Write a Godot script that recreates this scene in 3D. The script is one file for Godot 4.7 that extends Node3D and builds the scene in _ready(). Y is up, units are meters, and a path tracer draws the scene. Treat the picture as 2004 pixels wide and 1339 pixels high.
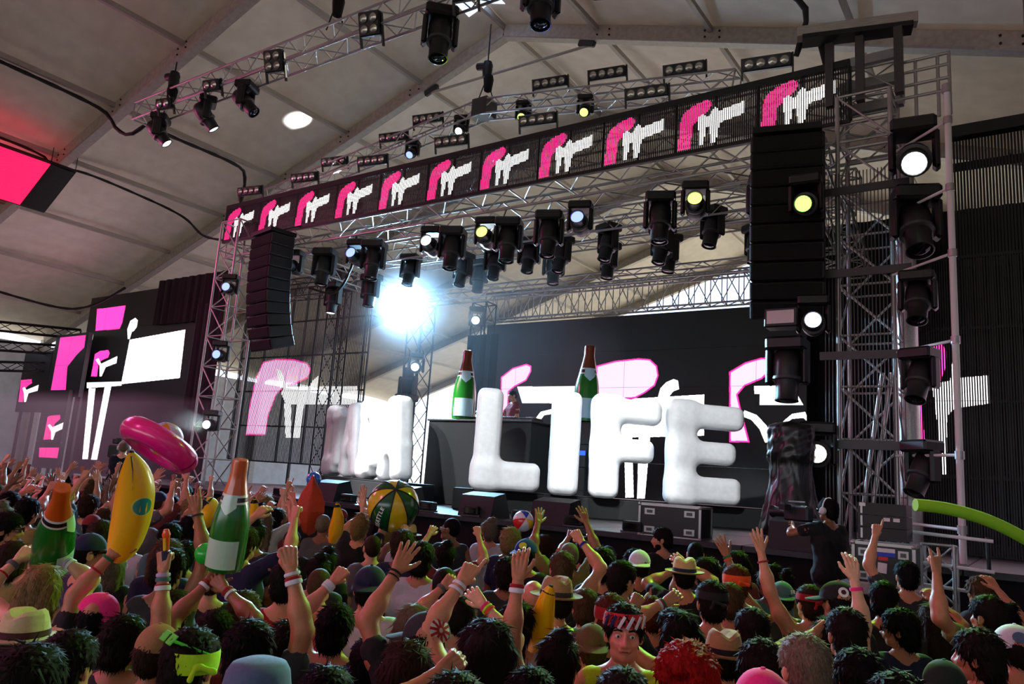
extends Node3D
# A festival stage in a big tent: crowd, inflatables, trusses, screens.
# World: x along the stage front, y up, stage towards -z, metres.

const CITY_LON := 1.2
const NTH := ["first", "second", "third", "fourth", "fifth", "sixth", "seventh", "eighth", "ninth", "tenth", "eleventh"]
const RIDGE_X := -10.4
const RIDGE_Y := 12.96
const PITCH := 0.32

var taken := {}
var rng := RandomNumberGenerator.new()
var M := {}
var cyl_mesh: ArrayMesh
var box_mesh: ArrayMesh
var grain: FastNoiseLite

class Shape:
	var v := PackedVector3Array()
	var n := PackedVector3Array()
	var t := PackedVector2Array()
	var i := PackedInt32Array()

	# corners run counter-clockwise seen from outside
	func quad(a: Vector3, b: Vector3, c: Vector3, d: Vector3, ua := Vector2(0, 1), ub := Vector2(1, 1), uc := Vector2(1, 0), ud := Vector2(0, 0)) -> void:
		var k := v.size()
		var m := (b - a).cross(c - a)
		if m.length_squared() < 1e-16:
			m = (c - a).cross(d - a)
		m = m.normalized()
		v.append_array([a, b, c, d])
		n.append_array([m, m, m, m])
		t.append_array([ua, ub, uc, ud])
		i.append_array([k, k + 2, k + 1, k, k + 3, k + 2])

	func box(c: Vector3, s: Vector3, r := Basis()) -> Shape:
		var x := r.x * s.x * 0.5
		var y := r.y * s.y * 0.5
		var z := r.z * s.z * 0.5
		quad(c - x - y + z, c + x - y + z, c + x + y + z, c - x + y + z)
		quad(c + x - y - z, c - x - y - z, c - x + y - z, c + x + y - z)
		quad(c + x - y + z, c + x - y - z, c + x + y - z, c + x + y + z)
		quad(c - x - y - z, c - x - y + z, c - x + y + z, c - x + y - z)
		quad(c - x + y + z, c + x + y + z, c + x + y - z, c - x + y - z)
		quad(c - x - y - z, c + x - y - z, c + x - y + z, c - x - y + z)
		return self

	# a box with chamfered edges
	func cbox(c: Vector3, s: Vector3, e := 0.01, r := Basis()) -> Shape:
		var h := s * 0.5
		var ax := [r.x, r.y, r.z]
		var hh := [h.x, h.y, h.z]
		for a in 3:
			var b := (a + 1) % 3
			var d := (a + 2) % 3
			for sg in [-1.0, 1.0]:
				var o: Vector3 = c + ax[a] * hh[a] * sg
				var u: Vector3 = ax[b] * (hh[b] - e) * sg
				var w: Vector3 = ax[d] * (hh[d] - e)
				quad(o - u - w, o + u - w, o + u + w, o - u + w)
		for a in 3:
			var b := (a + 1) % 3
			var d := (a + 2) % 3
			for sb in [-1.0, 1.0]:
				for sd in [-1.0, 1.0]:
					var l: Vector3 = ax[a] * (hh[a] - e) * sb * sd
					var p: Vector3 = c + ax[b] * hh[b] * sb + ax[d] * (hh[d] - e) * sd
					var q: Vector3 = c + ax[b] * (hh[b] - e) * sb + ax[d] * hh[d] * sd
					if (p - q).cross(l).dot(ax[b] * sb + ax[d] * sd) > 0.0:
						quad(q - l, p - l, p + l, q + l)
					else:
						quad(q + l, p + l, p - l, q - l)
		return self

	# a tube through points with a radius at each
	func tube(p: PackedVector3Array, r: PackedFloat32Array, sides := 8, cap := true, flat := 1.0) -> Shape:
		var m := p.size()
		var k := v.size()
		var up := Vector3(0.013, 0.99, 0.03)
		var d0 := (p[1] - p[0]).normalized()
		if absf(d0.dot(up)) > 0.9:
			up = Vector3(0.99, 0.02, 0.05)
		var x := up.cross(d0).normalized()
		for j in m:
			var d := (p[mini(j + 1, m - 1)] - p[maxi(j - 1, 0)]).normalized()
			x = (x - d * x.dot(d)).normalized()
			var y := d.cross(x)
			for s in sides + 1:
				var a := TAU * s / sides
				var o := x * cos(a) + y * sin(a) * flat
				v.append(p[j] + o * r[j])
				n.append((x * cos(a) * flat + y * sin(a)).normalized())
				t.append(Vector2(float(s) / sides, float(j) / (m - 1)))
		for j in m - 1:
			for s in sides:
				var a := k + j * (sides + 1) + s
				i.append_array([a, a + sides + 1, a + 1, a + 1, a + sides + 1, a + sides + 2])
		if cap:
			for e in 2:
				var j: int = 0 if e == 0 else m - 1
				var nn := (p[0] - p[1]).normalized() if e == 0 else (p[m - 1] - p[m - 2]).normalized()
				var b := v.size()
				v.append(p[j])
				n.append(nn)
				t.append(Vector2(0.5, 0.5))
				for s in sides + 1:
					v.append(v[k + j * (sides + 1) + s])
					n.append(nn)
					t.append(Vector2(0.5, 0.5))
				for s in sides:
					if e == 0:
						i.append_array([b, b + 1 + s, b + 2 + s])
					else:
						i.append_array([b, b + 2 + s, b + 1 + s])
		return self

	func rod(a: Vector3, b: Vector3, r: float, sides := 8) -> Shape:
		return tube(PackedVector3Array([a, b]), PackedFloat32Array([r, r]), sides)

	# profile of (radius, height) pairs from the bottom up, turned about y
	func lathe(pr: Array, sides := 20, xf := Transform3D(), squash := Vector2(1, 1)) -> Shape:
		var m := pr.size()
		var sn := []
		for j in m - 1:
			var d: Vector2 = pr[j + 1] - pr[j]
			sn.append(Vector2(d.y, -d.x).normalized())
		for j in m - 1:
			var n0: Vector2 = sn[j]
			var n1: Vector2 = sn[j]
			if j > 0 and sn[j - 1].dot(sn[j]) > 0.7:
				n0 = (sn[j - 1] + sn[j]).normalized()
			if j < m - 2 and sn[j + 1].dot(sn[j]) > 0.7:
				n1 = (sn[j + 1] + sn[j]).normalized()
			var k := v.size()
			for s in sides + 1:
				var a := TAU * s / sides
				var c := cos(a)
				var e := sin(a)
				v.append(xf * Vector3(pr[j].x * c * squash.x, pr[j].y, pr[j].x * e * squash.y))
				v.append(xf * Vector3(pr[j + 1].x * c * squash.x, pr[j + 1].y, pr[j + 1].x * e * squash.y))
				n.append((xf.basis * Vector3(n0.x * c / squash.x, n0.y, n0.x * e / squash.y)).normalized())
				n.append((xf.basis * Vector3(n1.x * c / squash.x, n1.y, n1.x * e / squash.y)).normalized())
				t.append(Vector2(float(s) / sides, 1.0 - float(j) / (m - 1)))
				t.append(Vector2(float(s) / sides, 1.0 - float(j + 1) / (m - 1)))
			for s in sides:
				var a := k + s * 2
				i.append_array([a, a + 2, a + 1, a + 1, a + 2, a + 3])
		return self

	func add(o: Shape, xf := Transform3D(), mirror := false) -> Shape:
		var k := v.size()
		var f := Vector3(-1, 1, 1) if mirror else Vector3.ONE
		for j in o.v.size():
			v.append(xf * (o.v[j] * f))
			n.append((xf.basis * (o.n[j] * f)).normalized())
		t.append_array(o.t)
		for j in range(0, o.i.size(), 3):
			if mirror:
				i.append_array([k + o.i[j], k + o.i[j + 2], k + o.i[j + 1]])
			else:
				i.append_array([k + o.i[j], k + o.i[j + 1], k + o.i[j + 2]])
		return self

	func mesh() -> ArrayMesh:
		var a := []
		a.resize(Mesh.ARRAY_MAX)
		a[Mesh.ARRAY_VERTEX] = v
		a[Mesh.ARRAY_NORMAL] = n
		a[Mesh.ARRAY_TEX_UV] = t
		a[Mesh.ARRAY_INDEX] = i
		var am := ArrayMesh.new()
		am.add_surface_from_arrays(Mesh.PRIMITIVE_TRIANGLES, a)
		return am


# ---- soft solids -------------------------------------------------------
# bones: ["c", a, b, ra, rb] tapered capsule; ["e", centre, radii] ellipsoid; ["b", centre, half, round, basis] rounded box;
# a fifth/sixth entry "-" carves instead of adding. Smooth minimum of width k, meshed with surface nets.
func net(bones: Array, cell: float, k: float, rough := 0.0, stretch := Vector3(40, 40, 40)) -> Shape:
	var lo := Vector3.INF
	var hi := -Vector3.INF
	for b in bones:
		if b[-1] is String and b[-1] == "-":
			continue
		if b[0] == "c":
			var r: float = maxf(b[3], b[4])
			lo = lo.min(b[1].min(b[2]) - Vector3.ONE * r)
			hi = hi.max(b[1].max(b[2]) + Vector3.ONE * r)
		elif b[0] == "e":
			lo = lo.min(b[1] - b[2])
			hi = hi.max(b[1] + b[2])
		else:
			var r: float = b[2].length() + b[3]
			lo = lo.min(b[1] - Vector3.ONE * r)
			hi = hi.max(b[1] + Vector3.ONE * r)
	var pad := cell * 3.0 + k * 0.3
	lo -= Vector3.ONE * pad
	hi += Vector3.ONE * pad
	var nx := int(ceil((hi.x - lo.x) / cell)) + 1
	var ny := int(ceil((hi.y - lo.y) / cell)) + 1
	var nz := int(ceil((hi.z - lo.z) / cell)) + 1
	var dy := nx
	var dz := nx * ny
	var f := PackedFloat32Array()
	f.resize(nx * ny * nz)
	f.fill(9.0)
	for b in bones:
		var carve: bool = b[-1] is String and b[-1] == "-"
		var kind: String = b[0]
		var p: Vector3 = b[1]
		var reach := cell * 3.0 + k
		var blo: Vector3
		var bhi: Vector3
		var q := Vector3.ZERO
		var ra := 0.0
		var rb := 0.0
		var hb := Vector3.ZERO
		var turn := Basis()
		if kind == "c":
			q = b[2]
			ra = b[3]
			rb = b[4]
			blo = p.min(q) - Vector3.ONE * (maxf(ra, rb) + reach)
			bhi = p.max(q) + Vector3.ONE * (maxf(ra, rb) + reach)
		elif kind == "e":
			hb = b[2]
			blo = p - hb - Vector3.ONE * reach
			bhi = p + hb + Vector3.ONE * reach
			ra = minf(hb.x, minf(hb.y, hb.z))
		else:
			hb = b[2]
			ra = b[3]
			turn = b[4].transposed()
			var ex: float = hb.length() + ra + reach
			blo = p - Vector3.ONE * ex
			bhi = p + Vector3.ONE * ex
		var x0 := maxi(0, int((blo.x - lo.x) / cell))
		var y0 := maxi(0, int((blo.y - lo.y) / cell))
		var z0 := maxi(0, int((blo.z - lo.z) / cell))
		var x1 := mini(nx - 1, int((bhi.x - lo.x) / cell) + 1)
		var y1 := mini(ny - 1, int((bhi.y - lo.y) / cell) + 1)
		var z1 := mini(nz - 1, int((bhi.z - lo.z) / cell) + 1)
		var ba := q - p
		var bb := maxf(ba.length_squared(), 1e-9)
		for z in range(z0, z1 + 1):
			for y in range(y0, y1 + 1):
				var at := z * dz + y * dy + x0
				for x in range(x0, x1 + 1):
					var pa := Vector3(lo.x + x * cell, lo.y + y * cell, lo.z + z * cell) - p
					var d: float
					if kind == "c":
						var h := clampf(pa.dot(ba) / bb, 0.0, 1.0)
						d = (pa - ba * h).length() - ra - (rb - ra) * h
					elif kind == "e":
						var e := pa / hb
						var k0 := e.length()
						var k1 := (e / hb).length()
						d = k0 * (k0 - 1.0) / maxf(k1, 1e-6)
					else:
						var e := (turn * pa).abs() - hb
						d = e.max(Vector3.ZERO).length() + minf(maxf(e.x, maxf(e.y, e.z)), 0.0) - ra
					var g := f[at]
					if carve:
						d = -d
						var hh := maxf(k - absf(d - g), 0.0) / k
						f[at] = maxf(d, g) + hh * hh * k * 0.25
					else:
						var hh := maxf(k - absf(d - g), 0.0) / k
						f[at] = minf(d, g) - hh * hh * k * 0.25
					at += 1
	var out := Shape.new()
	var ids := PackedInt32Array()
	ids.resize(f.size())
	ids.fill(-1)
	var far := cell * 2.0
	for z in nz - 1:
		for y in ny - 1:
			var at := z * dz + y * dy
			for x in nx - 1:
				var c0 := f[at]
				if c0 > far or c0 < -far:
					at += 1
					continue
				var c1 := f[at + 1]
				var c2 := f[at + dy]
				var c3 := f[at + dy + 1]
				var c4 := f[at + dz]
				var c5 := f[at + dz + 1]
				var c6 := f[at + dz + dy]
				var c7 := f[at + dz + dy + 1]
				var s := int(c0 < 0) + int(c1 < 0) + int(c2 < 0) + int(c3 < 0) + int(c4 < 0) + int(c5 < 0) + int(c6 < 0) + int(c7 < 0)
				if s == 0 or s == 8:
					at += 1
					continue
				var sum := Vector3.ZERO
				var cnt := 0.0
				if (c0 < 0) != (c1 < 0):
					sum += Vector3(c0 / (c0 - c1), 0, 0); cnt += 1
				if (c2 < 0) != (c3 < 0):
					sum += Vector3(c2 / (c2 - c3), 1, 0); cnt += 1
				if (c4 < 0) != (c5 < 0):
					sum += Vector3(c4 / (c4 - c5), 0, 1); cnt += 1
				if (c6 < 0) != (c7 < 0):
					sum += Vector3(c6 / (c6 - c7), 1, 1); cnt += 1
				if (c0 < 0) != (c2 < 0):
					sum += Vector3(0, c0 / (c0 - c2), 0); cnt += 1
				if (c1 < 0) != (c3 < 0):
					sum += Vector3(1, c1 / (c1 - c3), 0); cnt += 1
				if (c4 < 0) != (c6 < 0):
					sum += Vector3(0, c4 / (c4 - c6), 1); cnt += 1
				if (c5 < 0) != (c7 < 0):
					sum += Vector3(1, c5 / (c5 - c7), 1); cnt += 1
				if (c0 < 0) != (c4 < 0):
					sum += Vector3(0, 0, c0 / (c0 - c4)); cnt += 1
				if (c1 < 0) != (c5 < 0):
					sum += Vector3(1, 0, c1 / (c1 - c5)); cnt += 1
				if (c2 < 0) != (c6 < 0):
					sum += Vector3(0, 1, c2 / (c2 - c6)); cnt += 1
				if (c3 < 0) != (c7 < 0):
					sum += Vector3(1, 1, c3 / (c3 - c7)); cnt += 1
				var nn := Vector3(c1 + c3 + c5 + c7 - c0 - c2 - c4 - c6, c2 + c3 + c6 + c7 - c0 - c1 - c4 - c5, c4 + c5 + c6 + c7 - c0 - c1 - c2 - c3).normalized()
				var pos := lo + (Vector3(x, y, z) + sum / cnt) * cell
				if rough > 0.0:
					var w := pos * stretch
					pos += nn * rough * grain.get_noise_3d(w.x, w.y, w.z) * 2.0
				ids[at] = out.v.size()
				out.v.append(pos)
				out.n.append(nn)
				out.t.append(Vector2(pos.x, pos.y))
				if z > 0 and y > 0 and (c0 < 0) != (c1 < 0):
					face(out, ids, at - dz, at, at - dy, at - dy - dz, c0 < 0)
				if z > 0 and x > 0 and (c0 < 0) != (c2 < 0):
					face(out, ids, at - 1, at, at - dz, at - 1 - dz, c0 < 0)
				if y > 0 and x > 0 and (c0 < 0) != (c4 < 0):
					face(out, ids, at - dy, at, at - 1, at - 1 - dy, c0 < 0)
				at += 1
	if rough > 0.0:
		smooth_normals(out)
	return out


func face(o: Shape, ids: PackedInt32Array, a: int, b: int, c: int, d: int, ccw: bool) -> void:
	var p := ids[a]
	var q := ids[b]
	var r := ids[c]
	var s := ids[d]
	if p < 0 or q < 0 or r < 0 or s < 0:
		return
	if ccw:
		o.i.append_array([p, r, q, p, s, r])
	else:
		o.i.append_array([p, q, r, p, r, s])


func smooth_normals(o: Shape) -> void:
	var acc := PackedVector3Array()
	acc.resize(o.v.size())
	for j in range(0, o.i.size(), 3):
		var a := o.i[j]
		var b := o.i[j + 1]
		var c := o.i[j + 2]
		var m := (o.v[c] - o.v[a]).cross(o.v[b] - o.v[a])
		acc[a] += m
		acc[b] += m
		acc[c] += m
	for j in acc.size():
		if acc[j].length_squared() > 1e-20:
			o.n[j] = acc[j].normalized()


# ---- nodes ---------------------------------------------------------------
func numbered(called: String) -> String:
	var k: int = taken.get(called, 0)
	taken[called] = k + 1
	return called if k == 0 else "%s_%03d" % [called, k]


func thing(called: String, label: String, category: String, at := Vector3.ZERO, group := "") -> Node3D:
	var o := Node3D.new()
	o.name = numbered(called)
	add_child(o)
	o.position = at
	o.set_meta("label", label)
	o.set_meta("category", category)
	if group:
		o.set_meta("group", group)
	return o


func part(parent: Node3D, called: String, m: Mesh, material: Material, xf := Transform3D()) -> MeshInstance3D:
	var o := MeshInstance3D.new()
	o.name = called
	o.mesh = m
	o.material_override = material
	o.transform = xf
	parent.add_child(o, true)
	return o


func single(called: String, s: Shape, material: Material, label: String, category: String, at := Vector3.ZERO, group := "") -> MeshInstance3D:
	var o := MeshInstance3D.new()
	o.name = numbered(called)
	o.mesh = s.mesh()
	o.material_override = material
	add_child(o)
	o.position = at
	o.set_meta("label", label)
	o.set_meta("category", category)
	if group:
		o.set_meta("group", group)
	return o


func struct(called: String, s: Shape, material: Material) -> MeshInstance3D:
	var o := MeshInstance3D.new()
	o.name = numbered(called)
	o.mesh = s.mesh()
	o.material_override = material
	add_child(o)
	o.set_meta("kind", "structure")
	return o


# a shared unit cylinder stretched between two points
func rod(parent: Node3D, called: String, a: Vector3, b: Vector3, r: float, material: Material) -> MeshInstance3D:
	var y := b - a
	var d := y.normalized()
	var x := d.cross(Vector3(0, 0, 1) if absf(d.z) < 0.9 else Vector3(1, 0, 0)).normalized()
	return part(parent, called, cyl_mesh, material, Transform3D(Basis(x * r, y, x.cross(d) * r), a))


func slab(parent: Node3D, called: String, c: Vector3, s: Vector3, material: Material, turn := Basis()) -> MeshInstance3D:
	return part(parent, called, box_mesh, material, Transform3D(Basis(turn.x * s.x, turn.y * s.y, turn.z * s.z), c))


# ---- materials -------------------------------------------------------------
func mat(c: Color, rough := 0.6, metal := 0.0) -> StandardMaterial3D:
	var m := StandardMaterial3D.new()
	m.albedo_color = c
	m.roughness = rough
	m.metallic = metal
	return m


func noisy(c: Color, c2: Color, rough: float, scale: float, freq := 0.02, bump := 0.0, seed_ := 1, stretch := Vector3.ONE) -> StandardMaterial3D:
	var m := mat(Color.WHITE, rough)
	var nt := NoiseTexture2D.new()
	var fn := FastNoiseLite.new()
	fn.seed = seed_
	fn.frequency = freq
	fn.fractal_octaves = 4
	nt.noise = fn
	nt.width = 256
	nt.height = 256
	nt.seamless = true
	var g := Gradient.new()
	g.set_color(0, c)
	g.set_color(1, c2)
	nt.color_ramp = g
	m.albedo_texture = nt
	m.uv1_triplanar = true
	m.uv1_scale = Vector3.ONE * scale * stretch
	if bump > 0.0:
		m.heightmap_enabled = true
		m.heightmap_texture = nt
		m.heightmap_scale = bump
	return m


func glow(c: Color, e: float) -> StandardMaterial3D:
	var m := mat(Color(0.05, 0.05, 0.05), 0.4)
	m.emission_enabled = true
	m.emission = c
	m.emission_energy_multiplier = e
	return m
const PICTURES := {
	"back": [
		["p", [0.413, 0.524, 0.409, 0.276, 0.471, 0.251, 0.543, 0.242, 0.578, 0.249, 0.600, 0.286, 0.606, 0.339, 0.596, 0.393, 0.566, 0.433, 0.537, 0.460, 0.469, 0.465]],
		["w", [0.537, 0.460, 0.738, 0.441, 0.740, 0.649, 0.571, 0.665, 0.474, 0.670, 0.478, 0.487]],
		["w", [0.604, 0.466, 0.612, 0.407, 0.629, 0.375, 0.650, 0.359, 0.663, 0.368, 0.667, 0.413, 0.651, 0.423, 0.641, 0.445, 0.638, 0.466]],
		["w", [0.508, 0.668, 0.533, 0.667, 0.545, 0.979, 0.520, 0.983]],
		["w", [0.553, 0.666, 0.587, 0.664, 0.578, 0.980, 0.555, 0.983]],
		["p", [0.076, 0.537, 0.069, 0.327, 0.112, 0.273, 0.163, 0.251, 0.182, 0.264, 0.183, 0.298, 0.167, 0.352, 0.126, 0.387, 0.104, 0.417, 0.106, 0.536]],
		["w", [0.134, 0.387, 0.341, 0.389, 0.345, 0.487, 0.157, 0.485]],
		["w", [0.201, 0.594, 0.226, 0.535, 0.276, 0.514, 0.284, 0.543, 0.240, 0.555, 0.220, 0.600]],
		["p", [0.808, 0.679, 0.804, 0.328, 0.846, 0.282, 0.888, 0.261, 0.911, 0.265, 0.918, 0.288, 0.913, 0.323, 0.891, 0.367, 0.847, 0.401, 0.828, 0.444, 0.837, 0.513, 0.861, 0.676]],
		["w", [0.870, 0.400, 0.969, 0.399, 0.975, 0.434, 0.992, 0.494, 0.885, 0.495, 0.885, 0.440, 0.871, 0.440]],
		["w", [0.846, 0.520, 0.877, 0.542, 0.903, 0.593, 0.921, 0.673, 0.899, 0.674, 0.885, 0.611, 0.864, 0.567, 0.840, 0.550]],
		["w", [0.943, 0.573, 0.965, 0.536, 0.996, 0.526, 1.011, 0.587, 0.992, 0.555, 0.965, 0.560, 0.950, 0.582]],
	],
	"wing": [
		["p", [0.139, 0.858, 0.140, 0.703, 0.163, 0.522, 0.211, 0.426, 0.317, 0.412, 0.465, 0.420, 0.577, 0.444, 0.611, 0.480, 0.595, 0.531, 0.509, 0.561, 0.413, 0.577, 0.356, 0.629, 0.313, 0.746, 0.312, 0.854]],
		["w", [0.413, 0.577, 0.965, 0.581, 0.978, 0.678, 0.447, 0.678, 0.395, 0.614]],
		["w", [0.611, 0.579, 0.633, 0.546, 0.668, 0.521, 0.693, 0.533, 0.674, 0.560, 0.670, 0.580]],
		["w", [0.332, 0.472, 0.372, 0.485, 0.438, 0.577, 0.381, 0.585]],
		["w", [0.430, 0.673, 0.487, 0.673, 0.516, 0.862, 0.475, 0.864]],
		["w", [0.535, 0.673, 0.591, 0.673, 0.583, 0.861, 0.535, 0.862]],
	],
	"side": [
		["w", [0.424, 0.269, 0.871, 0.241, 0.883, 0.488, 0.411, 0.511]],
		["w", [0.092, 0.497, 0.412, 0.497, 0.418, 0.519, 0.101, 0.529]],
		["w", [0.121, 0.529, 0.184, 0.530, 0.223, 0.918, 0.171, 0.920]],
		["w", [0.268, 0.523, 0.327, 0.521, 0.307, 0.917, 0.252, 0.919]],
		["w", [0.387, 0.210, 0.402, 0.163, 0.443, 0.149, 0.469, 0.165, 0.469, 0.202, 0.448, 0.223, 0.432, 0.227, 0.424, 0.266, 0.406, 0.265]],
		["m", [0.070, 0.070, 0.338, 0.072, 0.334, 0.164, 0.317, 0.203, 0.091, 0.201]],
		["w", [-0.015, 0.233, 0.077, 0.221, 0.074, 0.294, 0.066, 0.371, 0.029, 0.366, 0.029, 0.277]],
		["m", [0.124, 0.335, 0.169, 0.319, 0.244, 0.317, 0.263, 0.335, 0.256, 0.360, 0.203, 0.373, 0.174, 0.389, 0.180, 0.464, 0.122, 0.463]],
		["w", [0.138, 0.368, 0.165, 0.360, 0.199, 0.393, 0.338, 0.355, 0.340, 0.395, 0.247, 0.414, 0.223, 0.465, 0.204, 0.465, 0.187, 0.404]],
	],
	"column": [
		["m", [0.125, 0.045, 0.925, 0.044, 0.943, 0.237, 0.747, 0.349, 0.522, 0.527, 0.609, 0.961, 0.120, 0.958]],
	],
	"low": [
		["m", [0.307, 0.350, 0.444, 0.329, 0.816, 0.320, 0.845, 0.372, 0.654, 0.439, 0.618, 0.634, 0.306, 0.646]],
		["w", [0.367, 0.455, 0.465, 0.441, 0.592, 0.479, 1.160, 0.389, 1.164, 0.472, 0.753, 0.542, 0.704, 0.639, 0.621, 0.641, 0.563, 0.538]],
		["m", [0.192, 0.747, 1.142, 0.727, 1.135, 0.860, 0.243, 0.870]],
	],
	"far": [
		["m", [0.009, 0.464, 0.407, 0.453, 0.453, 0.522, 0.319, 0.563, 0.241, 0.604, 0.240, 0.834, 0.067, 0.834]],
		["w", [0.125, 0.603, 0.192, 0.578, 0.290, 0.631, 0.706, 0.551, 0.709, 0.651, 0.390, 0.691, 0.354, 0.835, 0.278, 0.834, 0.218, 0.690]],
	],
	"right": [
		["m", [0.052, 0.412, 0.064, 0.350, 0.084, 0.320, 0.123, 0.304, 0.132, 0.335, 0.128, 0.388, 0.114, 0.436, 0.081, 0.448, 0.064, 0.492, 0.073, 0.665, 0.066, 0.742, 0.039, 0.743, 0.037, 0.562]],
		["w", [0.093, 0.443, 0.139, 0.431, 0.145, 0.371, 0.154, 0.364, 0.155, 0.423, 0.187, 0.420, 0.232, 0.416, 0.231, 0.509, 0.184, 0.518, 0.147, 0.526, 0.128, 0.552, 0.122, 0.744, 0.102, 0.748, 0.103, 0.570, 0.099, 0.527]],
	],
}
const SPOTS := {
	"banana": [[Vector3(-4.017, 2.318, -2.271), 0.008], [Vector3(-4.016, 2.291, -2.277), 0.033], [Vector3(-4.008, 2.209, -2.301), 0.077], [Vector3(-4.011, 2.102, -2.323), 0.098], [Vector3(-4.035, 1.966, -2.336), 0.098], [Vector3(-4.065, 1.857, -2.339), 0.087], [Vector3(-4.093, 1.783, -2.336), 0.066], [Vector3(-4.111, 1.738, -2.334), 0.030]],
	"banana_near": [[Vector3(-2.255, 1.751, -3.754), 0.014], [Vector3(-2.266, 1.717, -3.754), 0.036], [Vector3(-2.288, 1.633, -3.757), 0.056], [Vector3(-2.307, 1.522, -3.768), 0.067], [Vector3(-2.319, 1.411, -3.784), 0.067], [Vector3(-2.322, 1.302, -3.807), 0.056]],
	"banana_far1": [[Vector3(-6.804, 1.942, -5.241), 0.016], [Vector3(-6.808, 1.868, -5.255), 0.043], [Vector3(-6.817, 1.763, -5.272), 0.059], [Vector3(-6.836, 1.631, -5.288), 0.064], [Vector3(-6.860, 1.499, -5.301), 0.043]],
	"banana_far2": [[Vector3(-6.247, 1.945, -5.879), 0.016], [Vector3(-6.249, 1.886, -5.890), 0.038], [Vector3(-6.249, 1.784, -5.913), 0.066], [Vector3(-6.274, 1.649, -5.926), 0.077], [Vector3(-6.311, 1.528, -5.927), 0.044]],
	"banana_far3": [[Vector3(-6.775, 1.921, -4.646), 0.015], [Vector3(-6.735, 1.895, -4.680), 0.060], [Vector3(-6.735, 1.807, -4.699), 0.085], [Vector3(-6.801, 1.714, -4.674), 0.085], [Vector3(-6.862, 1.635, -4.648), 0.040]],
	"noodle": [[Vector3(-0.561, 2.326, -4.564), 0.032], [Vector3(-0.432, 2.318, -4.656), 0.032], [Vector3(-0.281, 2.282, -4.770), 0.032], [Vector3(-0.152, 2.224, -4.873), 0.032], [Vector3(-0.003, 2.133, -4.998), 0.032]],
	"tall_bottle": [[Vector3(-3.519, 2.321, -2.594), 0.033], [Vector3(-3.624, 1.732, -2.651), 0.098]],
	"fat_bottle": [[Vector3(-4.301, 2.098, -1.996), 0.053], [Vector3(-4.296, 1.684, -2.092), 0.112]],
	"ring": Vector3(-7.787, 2.421, -4.695),
	"ring_ball": Vector3(-7.976, 2.462, -4.864),
	"leaf_top": Vector3(-7.128, 2.199, -6.198),
	"leaf_low": Vector3(-7.134, 1.653, -6.315),
	"city_ball": Vector3(-5.963, 1.947, -6.450),
	"beach_ball": Vector3(-5.178, 1.844, -7.891),
	"green_ball": Vector3(-3.807, 1.797, -2.657),
	"blue_ball": Vector3(-8.249, 2.146, -7.286),
	"fat_base": Vector3(-5.007, 1.591, -2.433),
}
const PISTOL := Vector3(-3.46, 1.865, -2.2)
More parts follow.
